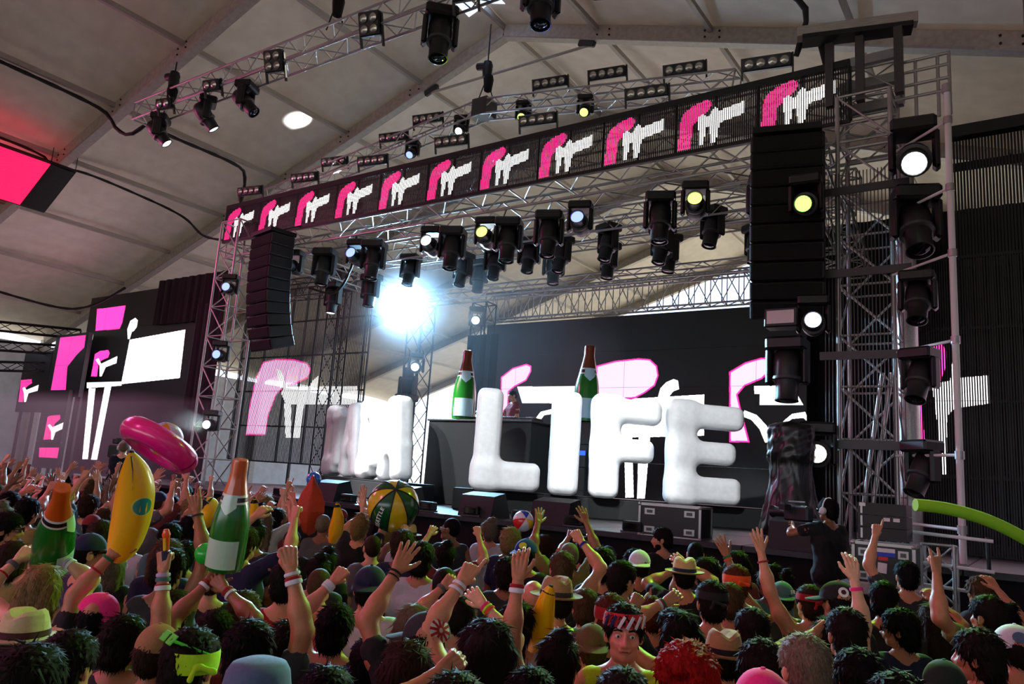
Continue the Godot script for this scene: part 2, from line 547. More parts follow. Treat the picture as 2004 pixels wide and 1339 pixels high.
const CROWD := [
	{"at": Vector3(-3.43, 0, -1.61), "yaw": 0.47, "h": 1.63, "hair": "short", "hair_color": "brown", "skin": 1, "shirt": "tee", "shirt_color": Color(0.38,0.36,0.37), "arms": {}, "hat": ["fedora", Color(0.80,0.72,0.55), Color(0.25,0.07,0.10), Color(0.25,0.07,0.10), 0.00, 0.00], "label": "person in a cream straw fedora with a dark maroon band"},
	{"at": Vector3(-2.57, 0, -1.24), "yaw": 0.52, "h": 1.69, "hair": "mop", "hair_color": "dark", "skin": 1, "shirt": "tee", "shirt_color": Color(0.16,0.16,0.17), "arms": {}, "label": "person with tousled dark brown hair behind the cream straw fedora"},
	{"at": Vector3(-2.91, 0, -1.53), "yaw": 0.58, "h": 1.65, "hair": "short", "hair_color": "dark", "skin": 1, "shirt": "tee", "shirt_color": Color(0.42,0.30,0.36), "arms": {}, "label": "person with short dark hair in a faded mauve shirt below the fat bottle"},
	{"at": Vector3(-3.97, 0, -2.20), "yaw": 0.63, "h": 1.59, "hair": "mop", "hair_color": "black", "skin": 2, "shirt": "tee", "shirt_color": Color(0.05,0.05,0.055), "arms": {"L": [Vector3(-0.04, 1.95, -0.12), "open"]}, "hat": ["cap", Color(0.95,0.15,0.50), Color(0.95,0.15,0.50), Color(0.95,0.15,0.50), -1.50, -0.30], "bands": [["L", 0.020, Color(0.08,0.42,0.22), 0.016], ["L", 0.100, Color(0.62,0.05,0.08), 0.012]], "label": "person in a sideways hot pink cap holding up the inflatable banana"},
	{"at": Vector3(-4.68, 0, -2.25), "yaw": 0.68, "h": 1.65, "hair": "long", "hair_color": "blond", "skin": 0, "shirt": "tank", "shirt_color": Color(0.16,0.16,0.17), "arms": {"L": [Vector3(-0.33, 1.73, -0.31), "grip"], "R": [Vector3(-0.03, 1.76, -0.27), "grip"]}, "bands": [["L", 0.050, Color(0.38,0.36,0.37), 0.030], ["L", 0.120, Color(0.62,0.05,0.08), 0.012], ["R", 0.030, Color(0.26,0.42,0.42), 0.020], ["R", 0.055, Color(0.72,0.66,0.80), 0.020], ["R", 0.085, Color(0.86,0.86,0.88), 0.022]], "label": "person with long blond hair holding the fat inflatable bottle overhead"},
	{"at": Vector3(-5.75, 0, -3.23), "yaw": 0.73, "h": 1.59, "hair": "bob", "hair_color": "ash", "skin": 0, "shirt": "tank", "shirt_color": Color(0.05,0.05,0.055), "arms": {}, "label": "person with an ash blond bob behind the inflatable banana"},
	{"at": Vector3(-6.99, 0, -3.01), "yaw": -0.70, "h": 1.75, "hair": "mop", "hair_color": "black", "skin": 2, "shirt": "tee", "shirt_color": Color(0.16,0.16,0.17), "arms": {}, "eyes": true, "glasses": Color(0.05,0.05,0.055), "label": "person in dark sunglasses looking sideways next to the fat bottle"},
	{"at": Vector3(-5.31, 0, -2.81), "yaw": -0.17, "h": 1.75, "hair": "short", "hair_color": "dark", "skin": 1, "shirt": "tee", "shirt_color": Color(0.07,0.09,0.22), "arms": {}, "hat": ["cap", Color(0.07,0.09,0.22), Color(0.07,0.09,0.22), Color(0.07,0.09,0.22), 0.00, 0.00], "glasses": Color(0.05,0.05,0.055), "label": "person in a dark navy cap and sunglasses behind the ash blond bob"},
	{"at": Vector3(-3.94, 0, -2.60), "yaw": 0.59, "h": 1.57, "hair": "mop", "hair_color": "brown", "skin": 1, "shirt": "tee", "shirt_color": Color(0.05,0.05,0.055), "arms": {}, "label": "person with brown wavy hair in front of the toy pistol"},
	{"at": Vector3(-3.37, 0, -2.46), "yaw": 0.65, "h": 1.57, "hair": "short", "hair_color": "dark", "skin": 3, "shirt": "tank", "shirt_color": Color(0.48,0.16,0.15), "arms": {"L": [Vector3(-0.16, 1.86, -0.27), "open"], "R": [Vector3(-0.03, 1.84, -0.22), "grip"]}, "bands": [["L", 0.030, Color(0.86,0.86,0.88), 0.020], ["L", -0.000, Color(0.62,0.05,0.08), 0.012], ["R", 0.020, Color(0.62,0.05,0.08), 0.016], ["R", 0.050, Color(0.86,0.86,0.88), 0.016]], "label": "person with both hands stretched up around the tall champagne bottle"},
	{"at": Vector3(-3.57, 0, -2.77), "yaw": 0.70, "h": 1.61, "hair": "short", "hair_color": "light", "skin": 1, "shirt": "tee", "shirt_color": Color(0.62,0.05,0.08), "arms": {}, "label": "person with short light brown hair seen from behind beside a red shirt"},
	{"at": Vector3(-2.70, 0, -2.14), "yaw": 0.75, "h": 1.65, "hair": "mop", "hair_color": "black", "skin": 2, "shirt": "tee", "shirt_color": Color(0.16,0.16,0.17), "arms": {"R": [Vector3(0.14, 1.98, -0.05), "fist"]}, "bands": [["R", 0.020, Color(0.86,0.86,0.88), 0.014], ["R", 0.060, Color(0.86,0.86,0.88), 0.020], ["R", 0.040, Color(0.62,0.05,0.08), 0.014]], "label": "person with a mop of black hair raising a fist with white wristbands"},
	{"at": Vector3(-2.50, 0, -1.74), "yaw": 0.51, "h": 1.70, "hair": "short", "hair_color": "dark", "skin": 1, "shirt": "tee", "shirt_color": Color(0.16,0.16,0.17), "arms": {}, "hat": ["bandana", Color(0.75,0.95,0.10), Color(0.75,0.95,0.10), Color(0.75,0.95,0.10), 0.70, 0.00], "glassup": Color(0.35,0.85,0.25), "label": "person with a neon yellow bandana and green sunglasses pushed up"},
	{"at": Vector3(-3.08, 0, -1.98), "yaw": 0.56, "h": 1.60, "hair": "short", "hair_color": "brown", "skin": 2, "shirt": "tee", "shirt_color": Color(0.05,0.05,0.055), "arms": {}, "hat": ["cap", Color(0.62,0.47,0.30), Color(0.62,0.47,0.30), Color(0.62,0.47,0.30), 0.40, 0.00], "label": "person in a plain tan cap behind the neon yellow bandana"},
	{"at": Vector3(-1.92, 0, -1.57), "yaw": 0.61, "h": 1.73, "hair": "short", "hair_color": "brown", "skin": 1, "shirt": "tee", "shirt_color": Color(0.30,0.38,0.48), "arms": {}, "hat": ["bucket", Color(0.30,0.38,0.48), Color(0.30,0.38,0.48), Color(0.30,0.38,0.48), 0.00, 0.00], "label": "person in a pale blue bucket hat with yellow flowers"},
	{"at": Vector3(-4.36, 0, -2.80), "yaw": 0.66, "h": 1.75, "hair": "short", "hair_color": "dark", "skin": 3, "shirt": "tank", "shirt_color": Color(0.16,0.16,0.17), "arms": {"R": [Vector3(0.12, 1.98, -0.02), "horns"]}, "bands": [["R", 0.020, Color(0.16,0.16,0.17), 0.012]], "label": "person raising one long bare arm with two fingers out"},
	{"at": Vector3(-3.81, 0, -3.23), "yaw": 0.72, "h": 1.71, "hair": "short", "hair_color": "black", "skin": 1, "shirt": "tee", "shirt_color": Color(0.62,0.05,0.08), "arms": {}, "label": "person with short black hair in a bright red shirt behind the raised fist"},
	{"at": Vector3(-3.07, 0, -2.97), "yaw": 0.47, "h": 1.59, "hair": "mop", "hair_color": "black", "skin": 4, "shirt": "tank", "shirt_color": Color(0.22,0.18,0.45), "arms": {"L": [Vector3(-0.15, 1.85, -0.29), "fist"]}, "bands": [["L", 0.060, Color(0.86,0.86,0.88), 0.050], ["L", 0.050, Color(0.05,0.05,0.055), 0.012], ["L", 0.030, Color(0.05,0.05,0.055), 0.012]], "label": "person in a purple tank top with a chequered band on the raised fist"},
	{"at": Vector3(-4.06, 0, -3.74), "yaw": 0.52, "h": 1.63, "hair": "buzz", "hair_color": "light", "skin": 4, "shirt": "tee", "shirt_color": Color(0.42,0.30,0.36), "arms": {}, "label": "person with cropped pinkish hair behind the chequered wristband"},
	{"at": Vector3(-3.25, 0, -3.38), "yaw": 0.58, "h": 1.75, "hair": "short", "hair_color": "dark", "skin": 1, "shirt": "tee", "shirt_color": Color(0.86,0.86,0.88), "arms": {}, "hat": ["cap", Color(0.07,0.09,0.22), Color(0.07,0.09,0.22), Color(0.07,0.09,0.22), 3.14, 0.00], "label": "person in a white shirt and a navy cap worn backwards"},
	{"at": Vector3(-2.81, 0, -3.28), "yaw": 0.63, "h": 1.61, "hair": "long", "hair_color": "ash", "skin": 4, "shirt": "tank", "shirt_color": Color(0.22,0.18,0.45), "arms": {}, "label": "person with long ash blond hair behind the cap with sun rays"},
	{"at": Vector3(-2.09, 0, -2.42), "yaw": 0.68, "h": 1.65, "hair": "bob", "hair_color": "brown", "skin": 1, "shirt": "tee", "shirt_color": Color(0.16,0.16,0.17), "arms": {}, "head_yaw": 0.50, "glasses": Color(0.05,0.05,0.055), "label": "person with smooth brown hair and dark glasses seen from behind"},
	{"at": Vector3(-2.29, 0, -2.77), "yaw": 0.73, "h": 1.69, "hair": "short", "hair_color": "dark", "skin": 2, "shirt": "tee", "shirt_color": Color(0.05,0.05,0.055), "arms": {"L": [Vector3(-0.17, 1.91, -0.21), "open"]}, "hat": ["cap", Color(0.16,0.16,0.17), Color(0.16,0.16,0.17), Color(0.16,0.16,0.17), 1.20, 0.00], "bands": [["L", 0.010, Color(0.05,0.05,0.055), 0.012], ["L", 0.030, Color(0.05,0.05,0.055), 0.008]], "rays": true, "label": "person in a dark cap with sun rays raising one tall open hand"},
	{"at": Vector3(-3.28, 0, -4.11), "yaw": 0.49, "h": 1.71, "hair": "buzz", "hair_color": "dark", "skin": 4, "shirt": "tee", "shirt_color": Color(0.48,0.16,0.15), "arms": {}, "label": "person with cropped hair in a brick red shirt seen from behind"},
	{"at": Vector3(-2.91, 0, -3.82), "yaw": 0.54, "h": 1.59, "hair": "short", "hair_color": "dark", "skin": 4, "shirt": "tank", "shirt_color": Color(0.72,0.66,0.80), "arms": {"L": [Vector3(-0.18, 1.77, -0.33), "claw"]}, "bands": [["L", 0.030, Color(0.38,0.36,0.37), 0.030]], "label": "person in a lilac top lifting a fist with grey bracelets"},
	{"at": Vector3(-1.95, 0, -2.79), "yaw": 0.59, "h": 1.71, "hair": "long", "hair_color": "dark", "skin": 1, "shirt": "tank", "shirt_color": Color(0.16,0.16,0.17), "arms": {"L": [Vector3(-0.17, 1.87, -0.26), "point"]}, "bands": [["L", 0.020, Color(0.86,0.86,0.88), 0.016], ["L", 0.050, Color(0.86,0.86,0.88), 0.016]], "label": "person with very long straight dark hair pointing one finger up"},
	{"at": Vector3(-1.57, 0, -2.06), "yaw": 0.65, "h": 1.67, "hair": "mop", "hair_color": "dark", "skin": 2, "shirt": "tee", "shirt_color": Color(0.05,0.05,0.055), "arms": {"L": [Vector3(-0.07, 1.68, -0.37), "claw"]}, "label": "person low in front pushing one big open hand up"},
	{"at": Vector3(-2.31, 0, -3.18), "yaw": 0.70, "h": 1.59, "hair": "bun", "hair_color": "dark", "skin": 0, "shirt": "tank", "shirt_color": Color(0.05,0.05,0.055), "arms": {"R": [Vector3(0.05, 1.82, -0.29), "grip"]}, "bands": [["R", 0.010, Color(0.95,0.15,0.50), 0.014], ["R", 0.030, Color(0.75,0.95,0.10), 0.014], ["R", 0.050, Color(0.90,0.30,0.06), 0.014]], "label": "person waving a hand with coloured beads beside the long dark hair"},
	{"at": Vector3(-5.71, 0, -7.20), "yaw": 0.75, "h": 1.83, "hair": "buzz", "hair_color": "black", "skin": 3, "shirt": "tank", "shirt_color": Color(0.16,0.16,0.17), "arms": {}, "head_yaw": 0.90, "glasses": Color(0.86,0.86,0.88), "label": "person with white glasses and cropped dark hair near the stage edge"},
	{"at": Vector3(-3.86, 0, -5.96), "yaw": 0.51, "h": 1.79, "hair": "short", "hair_color": "dark", "skin": 2, "shirt": "tee", "shirt_color": Color(0.05,0.05,0.055), "arms": {}, "hat": ["cap", Color(0.07,0.12,0.50), Color(0.07,0.12,0.50), Color(0.07,0.12,0.50), 2.60, 0.00], "patch": Color(0.80,0.85,0.12), "label": "person in a royal blue cap with a yellow patch"},
	{"at": Vector3(-3.03, 0, -5.19), "yaw": 0.56, "h": 1.79, "hair": "short", "hair_color": "light", "skin": 1, "shirt": "tank", "shirt_color": Color(0.05,0.05,0.055), "arms": {"R": [Vector3(0.15, 1.83, -0.28), "fist"]}, "bands": [["R", 0.040, Color(0.07,0.12,0.50), 0.018]], "label": "person with neat light brown hair raising a pale fist"},
	{"at": Vector3(-3.04, 0, -5.86), "yaw": 0.61, "h": 1.79, "hair": "mop", "hair_color": "dark", "skin": 1, "shirt": "tee", "shirt_color": Color(0.05,0.05,0.055), "arms": {}, "head_yaw": -0.40, "label": "person with floppy dark hair near the bearded guard"},
	{"at": Vector3(-2.58, 0, -5.27), "yaw": 0.66, "h": 1.77, "hair": "short", "hair_color": "dark", "skin": 1, "shirt": "tank", "shirt_color": Color(0.16,0.16,0.17), "arms": {}, "head_yaw": -0.90, "eyes": true, "label": "person in profile with short dark hair before the white cap"},
	{"at": Vector3(-2.97, 0, -6.43), "yaw": 0.72, "h": 1.77, "hair": "short", "hair_color": "dark", "skin": 2, "shirt": "tee", "shirt_color": Color(0.05,0.05,0.055), "arms": {}, "hat": ["cap", Color(0.86,0.86,0.88), Color(0.86,0.86,0.88), Color(0.86,0.86,0.88), 2.90, 0.00], "label": "person in a crumpled white cap in front of the guard"},
	{"at": Vector3(-2.41, 0, -6.07), "yaw": 0.47, "h": 1.77, "hair": "short", "hair_color": "dark", "skin": 1, "shirt": "tee", "shirt_color": Color(0.05,0.05,0.055), "arms": {"L": [Vector3(-0.06, 1.63, -0.36), "open"], "R": [Vector3(0.04, 1.70, -0.34), "grip"]}, "hat": ["fedora", Color(0.78,0.66,0.42), Color(0.07,0.09,0.22), Color(0.07,0.09,0.22), 0.00, 0.00], "bands": [["L", 0.030, Color(0.05,0.05,0.055), 0.024]], "label": "person in a white straw fedora with a navy band holding hands up"},
	{"at": Vector3(-2.39, 0, -6.52), "yaw": 0.52, "h": 1.77, "hair": "bob", "hair_color": "dark", "skin": 1, "shirt": "tee", "shirt_color": Color(0.16,0.16,0.17), "arms": {}, "head_yaw": 0.90, "eyes": true, "label": "person with shoulder-length dark wavy hair and a beard in profile"},
	{"at": Vector3(-1.92, 0, -5.85), "yaw": 0.58, "h": 1.79, "hair": "short", "hair_color": "ginger", "skin": 3, "shirt": "tank", "shirt_color": Color(0.08,0.42,0.22), "arms": {}, "hat": ["bandana", Color(0.90,0.30,0.06), Color(0.90,0.30,0.06), Color(0.90,0.30,0.06), 0.00, 0.00], "label": "person with an orange headband behind the light brown heads"},
	{"at": Vector3(-2.44, 0, -4.14), "yaw": 0.63, "h": 1.73, "hair": "short", "hair_color": "dark", "skin": 1, "shirt": "tee", "shirt_color": Color(0.42,0.30,0.36), "arms": {}, "hat": ["fedora", Color(0.62,0.47,0.30), Color(0.16,0.16,0.17), Color(0.16,0.16,0.17), 0.00, 0.00], "head_yaw": 0.50, "label": "person in a woven tan fedora with a dark band"},
	{"at": Vector3(-2.90, 0, -4.60), "yaw": 0.68, "h": 1.65, "hair": "bald", "hair_color": "dark", "skin": 4, "shirt": "tank", "shirt_color": Color(0.72,0.66,0.80), "arms": {}, "label": "person with a sunburnt bald head in a lilac tank top"},
	{"at": Vector3(-2.39, 0, -3.64), "yaw": 0.73, "h": 1.65, "hair": "pony", "hair_color": "dark", "skin": 4, "shirt": "tank", "shirt_color": Color(0.72,0.66,0.80), "arms": {}, "label": "person with a dark ponytail in a lilac top behind the slim banana"},
	{"at": Vector3(-2.49, 0, -4.59), "yaw": 0.49, "h": 1.63, "hair": "short", "hair_color": "light", "skin": 1, "shirt": "tee", "shirt_color": Color(0.38,0.34,0.16), "arms": {}, "label": "person with short light brown hair between the fedora and red bandana"},
	{"at": Vector3(-2.08, 0, -4.14), "yaw": 0.54, "h": 1.69, "hair": "short", "hair_color": "ginger", "skin": 1, "shirt": "tee", "shirt_color": Color(0.05,0.05,0.055), "arms": {}, "hat": ["bandana", Color(0.62,0.05,0.08), Color(0.62,0.05,0.08), Color(0.62,0.05,0.08), 0.00, 0.00], "label": "person with a red bandana tied around reddish brown hair"},
	{"at": Vector3(-2.15, 0, -4.87), "yaw": 0.59, "h": 1.61, "hair": "short", "hair_color": "ginger", "skin": 1, "shirt": "tee", "shirt_color": Color(0.16,0.16,0.17), "arms": {}, "label": "person with reddish brown hair beside the flag bandana"},
	{"at": Vector3(-1.80, 0, -4.38), "yaw": 0.65, "h": 1.63, "hair": "short", "hair_color": "dark", "skin": 1, "shirt": "tee", "shirt_color": Color(0.05,0.05,0.055), "arms": {"L": [Vector3(0.01, 1.76, -0.28), "relaxed"]}, "bands": [["L", 0.020, Color(0.08,0.42,0.22), 0.014], ["L", 0.050, Color(0.86,0.86,0.88), 0.020], ["L", 0.035, Color(0.62,0.05,0.08), 0.014]], "label": "person reaching out a hand with white and red bands"},
	{"at": Vector3(-1.63, 0, -3.39), "yaw": -2.62, "h": 1.76, "hair": "short", "hair_color": "dark", "skin": 4, "shirt": "tank", "shirt_color": Color(0.80,0.85,0.12), "arms": {}, "hat": ["bandflag", Color(0.75,0.12,0.14), Color(0.75,0.12,0.14), Color(0.75,0.12,0.14), 0.00, 0.00], "flag": true, "head_pitch": 0.05, "eyes": true, "label": "person facing the camera in a yellow tank top and flag bandana"},
	{"at": Vector3(-1.97, 0, -3.72), "yaw": 0.75, "h": 1.59, "hair": "buzz", "hair_color": "light", "skin": 1, "shirt": "tee", "shirt_color": Color(0.38,0.34,0.16), "arms": {}, "hat": ["cap", Color(0.38,0.34,0.16), Color(0.38,0.34,0.16), Color(0.38,0.34,0.16), 3.00, 0.00], "label": "person with a close-cropped tan head behind the flag bandana"},
	{"at": Vector3(-1.81, 0, -3.11), "yaw": 0.51, "h": 1.63, "hair": "bun", "hair_color": "dark", "skin": 2, "shirt": "tank", "shirt_color": Color(0.16,0.16,0.17), "arms": {"L": [Vector3(-0.22, 2.00, -0.05), "relaxed"]}, "bands": [["L", 0.030, Color(0.62,0.05,0.08), 0.016], ["L", 0.055, Color(0.86,0.86,0.88), 0.022]], "label": "person with dark hair in a bun raising a hand with red and white bands"},
	{"at": Vector3(-1.64, 0, -4.10), "yaw": 0.56, "h": 1.67, "hair": "long", "hair_color": "black", "skin": 2, "shirt": "tank", "shirt_color": Color(0.05,0.05,0.055), "arms": {"L": [Vector3(-0.23, 1.71, -0.36), "point"]}, "label": "person with long black hair pointing a finger up behind the red wig"},
	{"at": Vector3(-1.22, 0, -3.12), "yaw": 0.61, "h": 1.69, "hair": "curly", "hair_color": "red", "skin": 0, "shirt": "tee", "shirt_color": Color(0.62,0.05,0.08), "arms": {}, "label": "person in a bright red curly wig"},
	{"at": Vector3(-1.33, 0, -3.88), "yaw": 0.66, "h": 1.63, "hair": "short", "hair_color": "dark", "skin": 1, "shirt": "tee", "shirt_color": Color(0.62,0.47,0.30), "arms": {}, "hat": ["fedora", Color(0.62,0.47,0.30), Color(0.05,0.05,0.055), Color(0.05,0.05,0.055), 0.00, 0.00], "label": "person in a tan straw fedora with a black band"},
	{"at": Vector3(-0.83, 0, -2.83), "yaw": 0.72, "h": 1.71, "hair": "short", "hair_color": "dark", "skin": 1, "shirt": "tee", "shirt_color": Color(0.95,0.15,0.50), "arms": {}, "hat": ["cap", Color(0.95,0.15,0.50), Color(0.95,0.15,0.50), Color(0.95,0.15,0.50), 3.10, 0.00], "label": "person in a plain hot pink cap at the foot of the crowd"},
	{"at": Vector3(-1.79, 0, -5.33), "yaw": 0.47, "h": 1.71, "hair": "short", "hair_color": "light", "skin": 2, "shirt": "tee", "shirt_color": Color(0.16,0.16,0.17), "arms": {}, "label": "person with short light brown hair seen from behind near the orange headband"},
	{"at": Vector3(-1.71, 0, -4.76), "yaw": 0.52, "h": 1.77, "hair": "short", "hair_color": "dark", "skin": 1, "shirt": "tee", "shirt_color": Color(0.05,0.05,0.055), "arms": {}, "hat": ["band", Color(0.05,0.05,0.055), Color(0.05,0.05,0.055), Color(0.05,0.05,0.055), 0.00, 0.00], "label": "person with a black headband around dark hair"},
	{"at": Vector3(-1.36, 0, -4.43), "yaw": 0.58, "h": 1.69, "hair": "short", "hair_color": "dark", "skin": 2, "shirt": "tee", "shirt_color": Color(0.05,0.05,0.055), "arms": {}, "label": "person with short dark hair beside the tall raised arm"},
	{"at": Vector3(-1.71, 0, -6.31), "yaw": 0.63, "h": 1.67, "hair": "short", "hair_color": "dark", "skin": 3, "shirt": "tank", "shirt_color": Color(0.16,0.16,0.17), "arms": {"L": [Vector3(-0.44, 1.95, -0.10), "open"]}, "hat": ["cap", Color(0.26,0.42,0.42), Color(0.26,0.42,0.42), Color(0.62,0.05,0.08), 2.90, 0.00], "bands": [["L", 0.010, Color(0.08,0.42,0.22), 0.016], ["L", 0.030, Color(0.90,0.30,0.06), 0.012]], "letters": "FR", "label": "person in a teal grey lettered cap raising a flat brown hand"},
	{"at": Vector3(-1.40, 0, -5.87), "yaw": 0.68, "h": 1.71, "hair": "short", "hair_color": "brown", "skin": 1, "shirt": "tank", "shirt_color": Color(0.08,0.42,0.22), "arms": {"L": [Vector3(-0.33, 1.97, -0.09), "open"]}, "hat": ["band", Color(0.62,0.05,0.08), Color(0.62,0.05,0.08), Color(0.62,0.05,0.08), 0.00, 0.00], "bands": [["L", 0.070, Color(0.62,0.05,0.08), 0.012]], "label": "person in a green shirt and red headband raising one long bare arm"},
	{"at": Vector3(-1.10, 0, -5.34), "yaw": 0.73, "h": 1.81, "hair": "short", "hair_color": "black", "skin": 2, "shirt": "tee", "shirt_color": Color(0.05,0.05,0.055), "arms": {}, "hat": ["cap", Color(0.05,0.05,0.055), Color(0.05,0.05,0.055), Color(0.62,0.05,0.08), 0.90, 0.00], "badge": true, "label": "person in a black cap with a round white badge"},
	{"at": Vector3(-0.86, 0, -4.35), "yaw": 0.49, "h": 1.77, "hair": "short", "hair_color": "dark", "skin": 2, "shirt": "tee", "shirt_color": Color(0.16,0.16,0.17), "arms": {"L": [Vector3(-0.06, 1.57, -0.37), "claw"]}, "label": "person lifting a bent hand beside the black cap"},
	{"at": Vector3(-1.04, 0, -4.78), "yaw": 0.54, "h": 1.65, "hair": "pony", "hair_color": "dark", "skin": 0, "shirt": "tank", "shirt_color": Color(0.95,0.15,0.50), "arms": {"R": [Vector3(0.17, 2.03, -0.04), "relaxed"]}, "bands": [["R", 0.060, Color(0.95,0.15,0.50), 0.020]], "label": "person stretching up a slim pale arm with a pink band"},
	{"at": Vector3(-0.98, 0, -6.20), "yaw": 0.59, "h": 1.77, "hair": "short", "hair_color": "black", "skin": 2, "shirt": "tee", "shirt_color": Color(0.05,0.05,0.055), "arms": {}, "head_yaw": -0.50, "glasses": Color(0.05,0.05,0.055), "label": "person with black hair in front of the flight case"},
	{"at": Vector3(-0.81, 0, -3.31), "yaw": 0.65, "h": 1.77, "hair": "short", "hair_color": "ash", "skin": 1, "shirt": "tee", "shirt_color": Color(0.16,0.16,0.17), "arms": {}, "label": "person with short ash blond hair seen from behind below the red headband"},
	{"at": Vector3(-0.80, 0, -5.68), "yaw": 0.70, "h": 1.65, "hair": "mop", "hair_color": "black", "skin": 2, "shirt": "tee", "shirt_color": Color(0.07,0.09,0.22), "arms": {}, "head_yaw": 0.80, "glasses": Color(0.05,0.05,0.055), "label": "person in sunglasses and a navy shirt turned sideways"},
	{"at": Vector3(-0.72, 0, -6.64), "yaw": 0.75, "h": 1.63, "hair": "long", "hair_color": "brown", "skin": 2, "shirt": "tank", "shirt_color": Color(0.16,0.16,0.17), "arms": {"R": [Vector3(0.29, 1.74, -0.33), "claw"]}, "label": "person with long brown hair near the dark scrim wall"},
	{"at": Vector3(-0.17, 0, -5.18), "yaw": 0.51, "h": 1.71, "hair": "short", "hair_color": "dark", "skin": 2, "shirt": "tee", "shirt_color": Color(0.05,0.05,0.055), "arms": {}, "hat": ["cap", Color(0.86,0.86,0.88), Color(0.86,0.86,0.88), Color(0.86,0.86,0.88), 1.50, 0.00], "patch": Color(0.30,0.38,0.48), "label": "person in a white cap with a blue patch"},
	{"at": Vector3(-0.31, 0, -4.71), "yaw": 0.56, "h": 1.71, "hair": "mop", "hair_color": "dark", "skin": 2, "shirt": "tee", "shirt_color": Color(0.05,0.05,0.055), "arms": {}, "head_yaw": 0.80, "label": "person with tousled dark hair beside the white cap with a blue patch"},
	{"at": Vector3(-0.41, 0, -4.15), "yaw": 0.61, "h": 1.63, "hair": "short", "hair_color": "black", "skin": 2, "shirt": "tee", "shirt_color": Color(0.05,0.05,0.055), "arms": {}, "hat": ["cap", Color(0.05,0.15,0.09), Color(0.05,0.15,0.09), Color(0.08,0.42,0.22), 2.80, 0.00], "label": "person in a dark green-black cap low in front"},
	{"at": Vector3(-0.70, 0, -3.77), "yaw": 0.66, "h": 1.67, "hair": "mop", "hair_color": "black", "skin": 2, "shirt": "tee", "shirt_color": Color(0.05,0.05,0.055), "arms": {}, "label": "person with thick black hair below the bent raised hand"},
	{"at": Vector3(-1.06, 0, -3.59), "yaw": 0.72, "h": 1.67, "hair": "mop", "hair_color": "dark", "skin": 1, "shirt": "tee", "shirt_color": Color(0.16,0.16,0.17), "arms": {}, "label": "person with wavy dark hair between the tan fedora and ash blond hair"},
	{"at": Vector3(-3.54, 0, -2.10), "yaw": 0.47, "h": 1.55, "hair": "mop", "hair_color": "dark", "skin": 2, "shirt": "tank", "shirt_color": Color(0.16,0.16,0.17), "arms": {"R": [Vector3(0.14, 2.00, -0.05), "fist"]}, "bands": [["R", 0.020, Color(0.72,0.66,0.80), 0.018], ["R", 0.045, Color(0.26,0.42,0.42), 0.020], ["R", 0.090, Color(0.86,0.86,0.88), 0.024], ["R", 0.070, Color(0.62,0.05,0.08), 0.012]], "label": "person with dark hair lifting an orange toy pistol"},
	{"at": Vector3(-2.93, 0, -2.54), "yaw": 0.52, "h": 1.57, "hair": "mop", "hair_color": "dark", "skin": 2, "shirt": "tee", "shirt_color": Color(0.25,0.07,0.10), "arms": {}, "label": "person with tousled dark hair behind the bucket hat"},
	{"at": Vector3(-2.61, 0, -2.75), "yaw": 0.58, "h": 1.53, "hair": "short", "hair_color": "black", "skin": 2, "shirt": "tee", "shirt_color": Color(0.05,0.05,0.055), "arms": {}, "label": "person with short black hair between the purple tank top and brown hair"},
	{"at": Vector3(-1.59, 0, -2.54), "yaw": 0.63, "h": 1.61, "hair": "mop", "hair_color": "black", "skin": 2, "shirt": "tee", "shirt_color": Color(0.05,0.05,0.055), "arms": {}, "label": "person with black hair at the foot of the yellow foil"},
	{"at": Vector3(-1.16, 0, -2.42), "yaw": 0.68, "h": 1.71, "hair": "short", "hair_color": "dark", "skin": 1, "shirt": "tee", "shirt_color": Color(0.05,0.05,0.055), "arms": {}, "label": "person with short dark hair in front of the yellow tank top"},
	{"at": Vector3(-0.44, 0, -3.05), "yaw": 0.73, "h": 1.73, "hair": "mop", "hair_color": "black", "skin": 2, "shirt": "tee", "shirt_color": Color(0.05,0.05,0.055), "arms": {}, "label": "person with thick black hair low beside the dark green-black cap"},
	{"at": Vector3(-2.06, 0, -1.98), "yaw": 0.49, "h": 1.61, "hair": "mop", "hair_color": "black", "skin": 2, "shirt": "tee", "shirt_color": Color(0.16,0.16,0.17), "arms": {}, "label": "person with black hair low in front of the purple tank top"},
]
